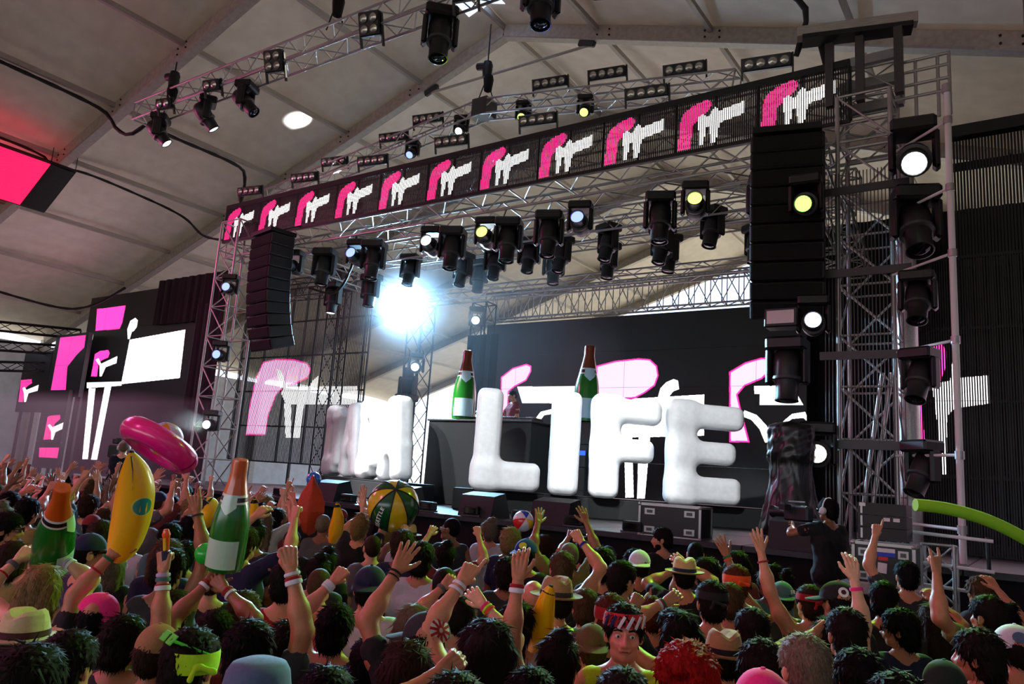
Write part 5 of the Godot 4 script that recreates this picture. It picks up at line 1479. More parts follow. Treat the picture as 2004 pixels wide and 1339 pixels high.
	mover(Vector3(-2.75, 5.35, -11.75), Vector3(0.22, -0.02, 1.0), 1.0, Color(0.75, 0.8, 1.0), 20.0, "lit pale blue lamp below the black speaker hang", "lit lamps by the scaffold tower", Vector3.DOWN, 25.0)
	mover(Vector3(-2.7, 3.45, -11.75), Vector3(0.22, -0.02, 1.0), 1.1, Color(1.0, 0.98, 0.9), 20.0, "lit white lamp beside the black plastic cover", "lit lamps by the scaffold tower", Vector3.DOWN, 25.0)
	mover(Vector3(-3.15, 4.75, -11.85), Vector3(0.0, -1.0, 0.1), 1.3, off, 0.0, "big dark lamp hanging by the speakers under a grey control box", "lit lamps by the scaffold tower")
	# dark lamps on the white ladder
	var k := 0
	for y in [7.25, 6.24, 5.03, 3.95, 2.71]:
		mover(Vector3(-1.32, y + 0.5, -11.5), Vector3(0.1, -0.5, 0.85) if k == 0 else Vector3(0.3 - 0.15 * k, -0.9, 0.4), 1.35 if k < 2 else 1.0, white if k == 0 else off, 14.0 if k == 0 else 0.0, ["big moving lamp with a lit white lens on the white ladder", "dark moving lamp second from the top of the white ladder", "dark moving lamp in the middle of the white ladder", "dark moving lamp before the pink mesh screen", "dark moving lamp at the foot of the white ladder"][k], "moving lamps on the white ladder")
		k += 1
	# lamps over the middle of the stage
	nb = 0
	for x in [-13.7, -11.9, -10.9, -9.9, -9.0, -7.8, -6.5, -5.4, -4.2]:
		nb += 1
		mover(Vector3(x, 7.9 + 0.25 * fmod(absf(x) * 3.7, 1.0), -14.6), Vector3(0.1 * sin(x * 5.0), -1.0, 0.25), 1.15, off, 0.0, "dark moving lamp over the middle of the stage, %s from the dark tower" % NTH[nb - 1], "dark lamps over the stage")
	nb = 0
	for x in [-12.6, -10.2, -8.6, -7.0, -5.0]:
		nb += 1
		mover(Vector3(x, 8.25, -16.2), Vector3(0.1 * sin(x * 3.0), -1.0, 0.1), 1.2, off, 0.0, "dark moving lamp on the rear cross truss, %s from the dark drape" % NTH[nb - 1], "dark lamps on the rear cross truss")
	mover(Vector3(-16.36, 7.5, -14.4), Vector3(0.05, -1, 0.05), 1.2, white, 8.0, "moving lamp with a lit rim pointing down beside the side truss", "lamps over the hazy side of the stage")
	mover(Vector3(-14.9, 7.6, -14.4), Vector3(0.0, -1, 0.05), 1.2, off, 0.0, "dark moving lamp beside the blinding white lamp", "lamps over the hazy side of the stage")
	mover(Vector3(-13.35, 7.2, -17.2), Vector3(0.55, -0.1, 0.85), 1.0, white, 12.0, "lit white lamp on the slim tower beside the dark drape", "lamps over the hazy side of the stage", Vector3.DOWN, 18.0)
	mover(Vector3(-14.75, 5.75, -16.35), Vector3(0.6, -0.1, 0.8), 1.0, Color(0.8, 0.88, 1.0), 12.0, "lit pale blue lamp on the slim tower below the blinding lamp", "lamps over the hazy side of the stage", Vector3.DOWN, 18.0)
	mover(Vector3(-15.0, 4.35, -16.35), Vector3(0.0, 1.0, 0.1), 1.3, off, 0.0, "dark lamp pointing up above the white inflatable letters", "lamps over the hazy side of the stage", Vector3.UP)
	mover(Vector3(-14.2, 8.75, -12.9), Vector3(-1.6, 1.9, 0.35), 0.8, white, 60.0, "lit white lamp tilted up at the roof cloth behind the banner", "lamps over the hazy side of the stage", Vector3.UP, 7.0)
	# the blinding lamp
	var big := thing("strobe_lamp", "blinding round white lamp in the haze over the stage", "stage lamp", Vector3(-15.3, 7.15, -16.1))
	big.look_at_from_position(big.position, Vector3(0, 2.3, 0))
	big.rotate_object_local(Vector3.UP, PI)
	part(big, "housing", Shape.new().lathe([Vector2(0, -0.45), Vector2(0.2, -0.42), Vector2(0.36, -0.1), Vector2(0.4, 0.0), Vector2(0.37, 0.02)], 24, Transform3D(Basis(Vector3(1, 0, 0), PI / 2), Vector3.ZERO)).mesh(), M.fixture)
	part(big, "lens", Shape.new().lathe([Vector2(0.37, 0.0), Vector2(0.25, 0.04), Vector2(0.0, 0.06)], 24, Transform3D(Basis(Vector3(1, 0, 0), PI / 2), Vector3.ZERO)).mesh(), glow(Color(0.85, 0.95, 1.0), 30.0))
	slab(big, "yoke", Vector3(0, 0.48, -0.1), Vector3(0.9, 0.06, 0.06), M.fixture)
	for sx in [-0.45, 0.45]:
		slab(big, "yoke_arm", Vector3(sx, 0.24, -0.1), Vector3(0.05, 0.5, 0.06), M.fixture)
	var bl := SpotLight3D.new()
	bl.name = "strobe_light"
	bl.light_color = Color(0.62, 0.85, 1.0)
	bl.light_energy = 450.0
	bl.light_size = 0.35
	bl.spot_angle = 50.0
	bl.spot_angle_attenuation = 1.0
	bl.spot_range = 60.0
	bl.spot_attenuation = 2.0
	bl.shadow_enabled = true
	big.add_child(bl)
	bl.transform = Transform3D(Basis(Vector3.UP, PI), Vector3(0, 0, 0.12))


# ---- the white inflatable letters ------------------------------------------------
func stroke(a: Vector2, b: Vector2, w := 0.5, t := 0.46) -> Array:
	var d := b - a
	var r := 0.15
	var ln := d.length()
	var x := Vector3(d.x, d.y, 0).normalized()
	var c := (a + b) / 2
	return ["b", Vector3(c.x, c.y, 0), Vector3(maxf(ln / 2 + w / 2 - r, 0.01), w / 2 - r, t / 2 - r), r, Basis(x, Vector3(-x.y, x.x, 0), Vector3(0, 0, 1))]


func build_letters() -> void:
	var H := 1.92
	var h := H - 0.26
	var strokes := {
		"L": [stroke(Vector2(0.26, 0.26), Vector2(0.26, h)), stroke(Vector2(0.26, 0.27), Vector2(1.02, 0.27), 0.54)],
		"I": [stroke(Vector2(0.29, 0.27), Vector2(0.29, h), 0.57)],
		"F": [stroke(Vector2(0.28, 0.27), Vector2(0.28, h), 0.56), stroke(Vector2(0.28, h), Vector2(1.1, h - 0.02), 0.46), stroke(Vector2(0.28, 0.92), Vector2(0.98, 0.9), 0.44)],
		"E": [stroke(Vector2(0.28, 0.26), Vector2(0.28, h), 0.56), stroke(Vector2(0.28, h), Vector2(1.22, h - 0.02), 0.46), stroke(Vector2(0.28, 0.97), Vector2(1.1, 0.96), 0.42), stroke(Vector2(0.28, 0.26), Vector2(1.16, 0.26), 0.5)],
		"D": [stroke(Vector2(0.26, 0.26), Vector2(0.26, h)), stroke(Vector2(0.26, h), Vector2(0.75, h - 0.04), 0.46), stroke(Vector2(0.26, 0.26), Vector2(0.75, 0.3), 0.46), stroke(Vector2(0.95, 0.5), Vector2(0.95, h - 0.24), 0.48)],
		"A": [stroke(Vector2(0.24, 0.24), Vector2(0.56, h), 0.44), stroke(Vector2(1.06, 0.24), Vector2(0.74, h), 0.44), stroke(Vector2(0.4, 0.7), Vector2(0.9, 0.7), 0.36)],
	}
	var meshes := {}
	for k in strokes:
		meshes[k] = net(strokes[k], 0.035, 0.16, 0.003, Vector3(3.5, 3.5, 3.5)).mesh()
	# L I F E along one arm of the chevron
	var origin := Vector3(-8.93, 2.125, -11.72)
	var turn := Basis(Vector3.UP, deg_to_rad(35.0))
	var at := 0.0
	for d in [["L", 0.0, "beside the black booth"], ["I", 1.44, "between the letters L and F"], ["F", 2.22, "between the letters I and E"], ["E", 3.67, "at the end of the word"]]:
		letter(d[0], meshes[d[0]], Transform3D(turn, origin + turn * Vector3(d[1], 0, 0)), "puffy white inflatable letter %s standing %s" % [d[0], d[2]])
	turn = Basis(Vector3.UP, deg_to_rad(-26.0))
	origin = Vector3(-16.5, 2.125, -15.05)
	for k in 4:
		var c: String = ["D", "A", "D", "A"][k]
		letter(c, meshes[c], Transform3D(turn, origin + turn * Vector3(0.05 + k * 1.46, 0, 0)), "puffy white inflatable letter %s seen edge-on %s" % [c, ["deepest in the haze", "between two letters D", "between two letters A", "nearest the black booth"][k]])


func letter(c: String, m: ArrayMesh, xf: Transform3D, label: String) -> void:
	var o := thing("inflatable_letter", label, "letter", Vector3.ZERO, "white inflatable letters")
	o.transform = xf
	part(o, "shell", m, M.inflatable)
	for sx in [0.2, 0.4]:
		rod(o, "tether", Vector3(sx, 0.1, -0.2), Vector3(sx, -0.005, -0.42), 0.008, M.white)


# ---- booth, cases, cameras ---------------------------------------------------------
func road_case(at: Vector3, size: Vector3, turn: float, label: String, body: Material, latches := true) -> Node3D:
	var o := thing("road_case", label, "case", at)
	o.rotation.y = turn
	part(o, "body", Shape.new().cbox(Vector3(0, size.y / 2, 0), size, 0.012).mesh(), body)
	var e := 0.03
	for sx in [-0.5, 0.5]:
		for sz in [-0.5, 0.5]:
			slab(o, "edge_strip", Vector3(size.x * sx, size.y / 2, size.z * sz), Vector3(e, size.y + 0.01, e), M.alu)
		for sy in [0.0, 1.0]:
			slab(o, "edge_strip", Vector3(size.x * sx, size.y * sy, 0), Vector3(e, e, size.z + 0.01), M.alu)
	for sz in [-0.5, 0.5]:
		for sy in [0.0, 1.0]:
			slab(o, "edge_strip", Vector3(0, size.y * sy, size.z * sz), Vector3(size.x + 0.01, e, e), M.alu)
	if latches:
		for sx in [-0.33, 0.33]:
			for sy in [0.2, 0.78]:
				var p := slab(o, "latch_plate", Vector3(size.x * sx, size.y * sy, size.z / 2 + 0.004), Vector3(size.x * 0.17, size.y * 0.2, 0.012), M.alu)
				slab(o, "latch", Vector3(size.x * sx, size.y * sy, size.z / 2 + 0.014), Vector3(size.x * 0.09, size.y * 0.1, 0.014), M.steel)
	for sx in [-0.5, 0.5]:
		for sy in [0.0, 1.0]:
			part(o, "ball_corner", Shape.new().lathe([Vector2(0, -0.03), Vector2(0.022, -0.02), Vector2(0.03, 0), Vector2(0.022, 0.02), Vector2(0, 0.03)], 8).mesh(), M.alu, Transform3D(Basis(), Vector3(size.x * sx, size.y * sy, size.z / 2)))
	return o


func build_stage_things() -> void:
	# the booth
	var b := thing("dj_booth", "tall black draped booth between the two inflatable words", "booth", Vector3(-10.15, 1.7, -13.95))
	part(b, "front_cover", Shape.new().cbox(Vector3(0, 0.92, 0.0), Vector3(2.8, 1.84, 1.1), 0.02).mesh(), M.drape)
	part(b, "table_top", Shape.new().cbox(Vector3(0, 1.86, 0.0), Vector3(2.86, 0.05, 1.16), 0.012).mesh(), M.black)
	var mx := thing("dj_mixer", "small dark mixing desk with pale controls on the booth", "mixer", Vector3(-9.7, 3.585, -14.0))
	part(mx, "body", Shape.new().cbox(Vector3(0, 0.06, 0), Vector3(0.5, 0.1, 0.36), 0.01).mesh(), M.fixture)
	for k in 8:
		rod(mx, "knob", Vector3(-0.2 + k * 0.055, 0.11, 0.05), Vector3(-0.2 + k * 0.055, 0.135, 0.05), 0.012, M.white)
	for sx in [-0.75, 0.55]:
		var t := thing("turntable_deck", "flat dark player beside the mixing desk on the booth", "player", Vector3(-9.7 + sx, 3.585, -14.0), "players on the booth")
		part(t, "body", Shape.new().cbox(Vector3(0, 0.05, 0), Vector3(0.38, 0.09, 0.4), 0.01).mesh(), M.fixture)
		part(t, "jog_wheel", Shape.new().lathe([Vector2(0.12, 0.095), Vector2(0.12, 0.115), Vector2(0, 0.118)], 18).mesh(), M.alu)
	# equipment stack behind the letters
	var st := thing("amp_stack", "dark equipment stack with a small blue display between the letters", "equipment", Vector3(-8.37, 1.7, -15.2))
	for k in 4:
		slab(st, "amp_unit", Vector3(0, 0.26 + k * 0.5, 0), Vector3(0.75, 0.48, 0.7), M.black)
	slab(st, "display", Vector3(0.05, 1.32, 0.36), Vector3(0.16, 0.1, 0.02), glow(Color(0.2, 0.4, 1.0), 1.0))
	# stage lip equipment
	road_case(Vector3(-4.3, 1.7, -10.45), Vector3(0.85, 0.42, 0.6), 0.1, "low grey road case at the stage edge behind the guard", mat(Color(0.10, 0.10, 0.11), 0.5))
	var grey := mat(Color(0.035, 0.035, 0.04), 0.6)
	var wx := [-11.2, -9.4, -7.6, -6.2, -2.6]
	for k in wx.size():
		var w := thing("stage_monitor", "dark wedge speaker on the stage edge, %s from the dark tower" % NTH[k], "speaker", Vector3(wx[k], 1.7, -10.4), "wedge speakers on the stage edge")
		var s := Shape.new()
		var p := [Vector2(-0.28, 0), Vector2(0.28, 0), Vector2(0.2, 0.34), Vector2(-0.1, 0.4)]
		for j in 4:
			var q0: Vector2 = p[j]
			var q1: Vector2 = p[(j + 1) % 4]
			s.quad(Vector3(-0.33, q0.y, q0.x), Vector3(-0.33, q1.y, q1.x), Vector3(0.33, q1.y, q1.x), Vector3(0.33, q0.y, q0.x))
		s.quad(Vector3(0.33, 0, 0.28), Vector3(0.33, 0, -0.28), Vector3(0.33, 0.4, -0.1), Vector3(0.33, 0.34, 0.2))
		s.quad(Vector3(-0.33, 0, -0.28), Vector3(-0.33, 0, 0.28), Vector3(-0.33, 0.34, 0.2), Vector3(-0.33, 0.4, -0.1))
		part(w, "cabinet", s.mesh(), grey)
		part(w, "grille", Shape.new().cbox(Vector3(0, 0.2, -0.21), Vector3(0.58, 0.3, 0.02), 0.005, Basis(Vector3.RIGHT, 0.42)).mesh(), M.drape)
	for k in 9:
		var fx: float = -12.4 + k * 0.95
		var f := thing("floor_lamp_bar", "small dark lamp on the stage edge, %s from the dark tower" % NTH[k], "stage lamp", Vector3(fx, 1.7, -10.15), "small lamps along the stage edge")
		part(f, "housing", Shape.new().cbox(Vector3(0, 0.1, 0), Vector3(0.3, 0.14, 0.16), 0.02).mesh(), M.fixture)
		slab(f, "yoke", Vector3(0, 0.02, 0), Vector3(0.36, 0.03, 0.1), M.steel)
		part(f, "lens", Shape.new().cbox(Vector3(0, 0.1, 0.085), Vector3(0.24, 0.09, 0.01), 0.003).mesh(), M.lens)
	# plastic cover over a lamp by the tower
	var cover := mat(Color(0.035, 0.037, 0.04), 0.3)
	var sheet := Shape.new()
	var rows := 44
	var cols2 := 72
	for a in rows + 1:
		for q in cols2 + 1:
			var u := float(a) / rows
			var ang := TAU * q / cols2
			var y := u * 1.62
			var rad := lerpf(0.40, 0.27, smoothstep(0.0, 0.6, u)) if u < 0.6 else lerpf(0.27, 0.31, smoothstep(0.6, 0.7, u)) if u < 0.94 else 0.31 * (1.0 - pow((u - 0.94) / 0.06, 2))
			var fold := 0.045 * sin(ang * 7.0 + 2.0 * sin(ang * 2.0 + u * 3.0) + u * 4.0) + 0.03 * sin(ang * 13.0 - u * 9.0) if u < 0.66 else 0.03 * sin(ang * 4.0 + u * 60.0)
			rad *= 1.0 + fold * (1.0 - 0.4 * u) + 0.10 * grain.get_noise_3d(cos(ang) * 2.2, y * 3.0 + sin(ang * 3.0), sin(ang) * 2.2)
			sheet.v.append(Vector3(cos(ang) * rad * 1.05, y, sin(ang) * rad * 0.75))
			sheet.n.append(Vector3.UP)
			sheet.t.append(Vector2(u, ang))
	for a in rows:
		for q in cols2:
			var k := a * (cols2 + 1) + q
			sheet.i.append_array([k, k + 1, k + cols2 + 1, k + 1, k + cols2 + 2, k + cols2 + 1])
	smooth_normals(sheet)
	single("plastic_cover", sheet, cover, "crinkled black plastic sheet wrapped over a lamp by the tower", "cover", Vector3(-2.95, 1.81, -11.3))
	var pl := thing("lamp_stand", "black lamp stand under the crinkled plastic sheet", "stand", Vector3(-2.95, 1.7, -11.3))
	slab(pl, "plinth", Vector3(0, 0.05, 0), Vector3(0.66, 0.1, 0.6), M.black)
	# control box above the dark lamp
	var cb := thing("control_box", "pale grey lit control box on the big dark lamp", "box", Vector3(-3.15, 4.86, -11.6))
	part(cb, "body", Shape.new().cbox(Vector3(0, 0.14, 0), Vector3(0.5, 0.3, 0.3), 0.02).mesh(), M.fixture)
	slab(cb, "front_panel", Vector3(0, 0.14, 0.155), Vector3(0.4, 0.2, 0.02), M.alu)
	# camera platform in the pit
	var pf := thing("camera_platform", "pale-edged camera platform in the pit beside the flight case", "platform", Vector3(-2.0, 0, -9.25))
	part(pf, "deck", Shape.new().cbox(Vector3(0.0, 0.56, 0), Vector3(1.7, 0.08, 1.1), 0.01).mesh(), M.alu)
	for sx in [-0.8, 0.8]:
		for sz in [-0.5, 0.5]:
			rod(pf, "leg", Vector3(sx, 0, sz), Vector3(sx, 0.54, sz), 0.03, M.alu)
	# flight case and racks by the scaffold tower
	var tb := thing("case_platform", "white-edged trestle under the flight case by the barrier", "platform", Vector3(-1.35, 0, -8.95))
	part(tb, "top", Shape.new().cbox(Vector3(0, 1.48, 0), Vector3(0.9, 0.1, 0.6), 0.01).mesh(), M.alu)
	for sx in [-0.38, 0.38]:
		for sz in [-0.24, 0.24]:
			rod(tb, "leg", Vector3(sx, 0, sz), Vector3(sx, 1.44, sz), 0.025, M.alu)
	var fc := road_case(Vector3(-1.38, 1.53, -9.0), Vector3(0.56, 0.4, 0.46), 0.0, "black flight case with a blue and white sticker on a trestle", mat(Color(0.04, 0.04, 0.045), 0.45))
	slab(fc, "sticker", Vector3(0.0, 0.345, 0.234), Vector3(0.22, 0.04, 0.006), M.white)
	slab(fc, "sticker", Vector3(0.0, 0.305, 0.234), Vector3(0.22, 0.04, 0.006), mat(Color(0.08, 0.2, 0.75), 0.5))
	slab(fc, "sticker", Vector3(0.0, 0.262, 0.234), Vector3(0.09, 0.035, 0.006), mat(Color(0.8, 0.12, 0.12), 0.5))
	slab(fc, "paper_note", Vector3(-0.01, 0.17, 0.234), Vector3(0.085, 0.1, 0.006), M.white, Basis(Vector3(0, 0, 1), -0.08))
	var rk := thing("equipment_rack", "black rack of amplifiers with white tags on the flight case", "equipment", Vector3(-1.42, 1.96, -9.05))
	for k in 3:
		slab(rk, "amp_unit", Vector3(0.02, 0.07 + k * 0.125, 0), Vector3(0.46, 0.12, 0.42), M.black)
		slab(rk, "front_rail", Vector3(-0.17, 0.07 + k * 0.125, 0.215), Vector3(0.02, 0.1, 0.01), M.alu)
	for d in [[-0.16, 0.36], [0.07, 0.22], [0.16, 0.22]]:
		slab(rk, "tag", Vector3(d[0], d[1], 0.22), Vector3(0.06, 0.035, 0.006), M.white)
	var cs := thing("rail_frame", "white tube frame lying beside the white pole", "frame", Vector3(-0.95, 1.45, -9.3))
	for y in [0.62, 0.32, 0.1]:
		rod(cs, "tube", Vector3(-0.3, y, 0), Vector3(0.5, y - 0.03, 0), 0.018, M.white)
	rod(cs, "end_tube", Vector3(-0.3, 0.1, 0), Vector3(-0.3, 0.32, 0), 0.022, M.white)
	for sx in [-0.28, 0.45]:
		rod(cs, "leg", Vector3(sx, -1.45, -0.03), Vector3(sx, 0.62, -0.03), 0.02, M.dark_steel)
	truss("prop_truss", "short aluminium truss leaning behind the flight case", Vector3(-0.95, 0.2, -9.35), Vector3(-0.95, 1.95, -9.45), Vector2(0.3, 0.3), 0.3, M.alu, Vector3(0, 0, 1), 0.02)
	# black cloth closing off the sides of the stage
	drape("tall black cloth closing the stage behind the scaffold tower", Vector3(-0.9, 4.6, -19.6), 9.4, 9.2)
	drape("wide black cloth behind the dark scrim wall", Vector3(6.0, 4.3, -15.2), 9.0, 8.6)
	# video camera on the shoulder of the camera operator, and a tripod camera by the side screen
	var vc := thing("video_camera", "black shoulder video camera with green glints in the pit", "camera", Vector3(-2.28, 2.17, -9.05))
	vc.rotation.y = deg_to_rad(62)
	part(vc, "body", Shape.new().cbox(Vector3(0, 0, 0), Vector3(0.12, 0.17, 0.34), 0.02).mesh(), M.fixture)
	part(vc, "lens", Shape.new().lathe([Vector2(0.05, 0), Vector2(0.055, 0.16), Vector2(0.07, 0.2), Vector2(0.06, 0.21), Vector2(0, 0.19)], 16, Transform3D(Basis(Vector3.RIGHT, -PI / 2), Vector3(0, 0, -0.17))).mesh(), M.fixture)
	rod(vc, "handle", Vector3(0, 0.12, 0.1), Vector3(0, 0.12, -0.14), 0.015, M.fixture_grey)
	slab(vc, "viewfinder", Vector3(-0.1, 0.06, -0.1), Vector3(0.1, 0.06, 0.09), M.fixture)
	var tc := thing("tripod_camera", "black broadcast camera on a tripod before the side screen", "camera", Vector3(-16.2, 0.75, -8.8))
	part(tc, "body", Shape.new().cbox(Vector3(0, 1.6, 0), Vector3(0.2, 0.26, 0.5), 0.02, Basis(Vector3.UP, 0.9)).mesh(), M.fixture)
	part(tc, "lens", Shape.new().lathe([Vector2(0.08, 0), Vector2(0.08, 0.25), Vector2(0.11, 0.3), Vector2(0, 0.28)], 14, Transform3D(Basis(Vector3.UP, 0.9) * Basis(Vector3.RIGHT, -PI / 2), Vector3(-0.2, 1.6, -0.16))).mesh(), M.fixture)
	part(tc, "viewfinder", Shape.new().cbox(Vector3(0.05, 1.82, 0.02), Vector3(0.16, 0.12, 0.14), 0.02).mesh(), M.fixture)
	rod(tc, "pan_bar", Vector3(0.05, 1.42, 0.05), Vector3(0.35, 1.15, 0.3), 0.015, M.fixture)
	rod(tc, "post", Vector3(0, 1.1, 0), Vector3(0, 1.48, 0), 0.05, M.fixture)
	for k in 3:
		var a := TAU * k / 3.0 + 0.4
		rod(tc, "leg", Vector3(0, 1.25, 0), Vector3(cos(a) * 0.5, 0, sin(a) * 0.5), 0.022, M.fixture)
	var pf2 := thing("camera_platform", "dark camera platform before the black side screen", "platform", Vector3(-15.6, 0, -8.95))
	slab(pf2, "deck", Vector3(0, 0.71, 0), Vector3(1.8, 0.08, 0.95), M.deck)
	for sx in [-0.8, 0.8]:
		rod(pf2, "leg", Vector3(sx, 0, 0), Vector3(sx, 0.7, 0), 0.04, M.dark_steel)
	# white cases under the side screens
	for k in 3:
		road_case(Vector3(-26.6 + k * 2.6, 0, -11.2), Vector3(1.4, 1.3, 0.7), 0.0, ["pale haze-washed case under the faded pink block", "pale haze-washed case under the slanted white legs", "pale haze-washed case beside the dark tower"][k], M.fixture_grey, false)


# ---- inflatables -------------------------------------------------------------------
func tube_along(key: String, sides: int, scale := 1.0) -> Shape:
	var cv := Curve3D.new()
	var src: Array = SPOTS[key]
	for d in src:
		cv.add_point(d[0])
	for k in src.size():
		var t: Vector3 = (src[mini(k + 1, src.size() - 1)][0] - src[maxi(k - 1, 0)][0]) / 6.0
		cv.set_point_in(k, -t)
		cv.set_point_out(k, t)
	var p := PackedVector3Array()
	var r := PackedFloat32Array()
	for k in src.size() - 1:
		for j in 4:
			var u := j / 4.0
			p.append(cv.sample(k, u))
			var a: float = src[maxi(k - 1, 0)][1]
			var b: float = src[k][1]
			var c: float = src[k + 1][1]
			var d: float = src[mini(k + 2, src.size() - 1)][1]
			r.append(maxf(0.004, cubic_interpolate(b, c, a, d, u)) * scale)
	p.append(src[-1][0])
	r.append(src[-1][1] * scale)
	return Shape.new().tube(p, r, sides)


func vinyl(c: Color) -> StandardMaterial3D:
	var m := mat(c, 0.25)
	m.clearcoat_enabled = true
	m.clearcoat = 0.6
	m.clearcoat_roughness = 0.15
	return m


func banana(key: String, label: String, mark := false) -> void:
	var at: Vector3 = SPOTS[key][0][0]
	var o := thing("inflatable_banana", label, "banana", at, "inflatable bananas")
	var s := tube_along(key, 18)
	for j in s.v.size():
		s.v[j] -= at
	part(o, "skin", s.mesh(), vinyl(Color(0.98, 0.72, 0.03)))
	var r0: float = SPOTS[key][1][1]
	var d: Vector3 = (SPOTS[key][1][0] - SPOTS[key][0][0]).normalized()
	part(o, "stalk_tip", Shape.new().tube(PackedVector3Array([-d * r0 * 0.25, d * r0 * 0.2, d * r0 * 1.0]), PackedFloat32Array([r0 * 0.28, r0 * 0.45, r0 * 1.06]), 14).mesh(), vinyl(Color(0.05, 0.04, 0.03)))
	if not mark:
		return
	# printed seam lines and a sticker pressed against the skin, facing the crowd behind
	var view := Vector3(0.86, 0.05, 0.5).normalized()
	var src: Array = SPOTS[key]
	var line := PackedVector3Array()
	for k in 9:
		var u := k / 8.0
		var c: Vector3 = src[1][0].lerp(src[2][0], u * 1.9) if u * 1.9 < 1.0 else src[2][0].lerp(src[3][0], u * 1.9 - 1.0)
		var rr: float = lerpf(src[1][1], src[2][1], u * 1.9) if u * 1.9 < 1.0 else lerpf(src[2][1], src[3][1], u * 1.9 - 1.0)
		line.append(c + (view + Vector3(-0.12, 0, 0.2) * 0.6).normalized() * (rr * 1.0) - at)
	var lr := PackedFloat32Array()
	for k in 9:
		lr.append(0.0045 * (1.0 - k / 10.0))
	part(o, "seam_line", Shape.new().tube(line, lr, 6).mesh(), vinyl(Color(0.08, 0.05, 0.02)))
	for q in 2:
		var st := Shape.new()
		var c: Vector3 = src[3][0].lerp(src[4][0], 0.35)
		var ax: Vector3 = (src[4][0] - src[3][0]).normalized()
		var rr: float = src[3][1] + 0.001 * q
		var mid := (view + Vector3(0.35, 0, -0.45)).normalized()
		var sd := ax.cross(mid).normalized()
		mid = sd.cross(ax)
		var n := 26
		for k in n:
			var e := []
			for w in 2:
				for f in 2:
					var t := -1.0 + 2.0 * (k + w) / n
					var half := sqrt(maxf(0.0, 1.0 - t * t)) * (0.053 if q == 0 else 0.045)
					var ang := t * (0.62 if q == 0 else 0.52)
					var rad := mid * cos(ang) + sd * sin(ang)
					e.append(c + rad * (rr + 0.002) + ax * half * (1 if f == 1 else -1) - at)
			st.quad(e[0], e[2], e[3], e[1])
		smooth_normals(st)
		part(o, "sticker" if q == 1 else "sticker_rim", st.mesh(), vinyl(Color(0.10, 0.52, 0.50) if q == 1 else Color(0.90, 0.80, 0.35)))


func bottle(xf: Transform3D, ln: float, label: String, big: bool) -> void:
	# a champagne bottle of length ln along +y
	var o := thing("inflatable_bottle", label, "bottle", Vector3.ZERO, "inflatable champagne bottles")
	o.transform = xf
	var k := ln / 0.66
	var green := vinyl(Color(0.02, 0.42, 0.08))
	var pr := [Vector2(0, 0.0), Vector2(0.07, 0.0), Vector2(0.100, 0.012), Vector2(0.108, 0.05), Vector2(0.109, 0.20), Vector2(0.104, 0.29), Vector2(0.092, 0.36), Vector2(0.078, 0.41)]
	var sc := Transform3D(Basis.from_scale(Vector3.ONE * k), Vector3.ZERO)
	part(o, "glass_body", Shape.new().lathe(pr, 28, sc).mesh(), green)
	part(o, "neck_stripe", Shape.new().lathe([Vector2(0.080, 0.402), Vector2(0.0765, 0.418)], 28, sc).mesh(), vinyl(Color(0.85, 0.85, 0.82)))
	part(o, "neck_stripe", Shape.new().lathe([Vector2(0.0770, 0.418), Vector2(0.0720, 0.444)], 28, sc).mesh(), vinyl(Color(0.04, 0.04, 0.04)))
	part(o, "neck_stripe", Shape.new().lathe([Vector2(0.0725, 0.444), Vector2(0.069, 0.458)], 28, sc).mesh(), vinyl(Color(0.85, 0.85, 0.82)))
	part(o, "foil", Shape.new().lathe([Vector2(0.069, 0.458), Vector2(0.055, 0.52), Vector2(0.045, 0.57), Vector2(0.045, 0.64), Vector2(0.042, 0.655), Vector2(0.03, 0.66), Vector2(0.0, 0.652)], 24, sc).mesh(), vinyl(Color(0.80, 0.34, 0.02) if not big else Color(0.42, 0.17, 0.06)))
	# a paper label wrapped round the lower front and a shield on the shoulder
	for q in 2:
		var lab := Shape.new()
		var n := 12
		for j in n:
			var e := []
			for w in 2:
				var u := -1.0 + 2.0 * (j + w) / n
				var a := PI / 2 + u * (0.95 if q == 0 else 0.55)
				var y0 := 0.035 if q == 0 else 0.345 + 0.045 * absf(u)
				var y1 := 0.20 if q == 0 else 0.455
				for yy in [y0, y1]:
					var r := 0.1105
					if q == 1:
						r = lerpf(0.1, 0.072, clampf((yy - 0.33) / 0.125, 0, 1)) + 0.003
					e.append(Vector3(cos(a) * r, yy, sin(a) * r) * k)
			lab.quad(e[2], e[0], e[1], e[3])
		smooth_normals(lab)
		part(o, "label" if q == 0 else "neck_shield", lab.mesh(), vinyl(Color(0.75, 0.88, 0.78) if not big else Color(0.70, 0.82, 0.85)))


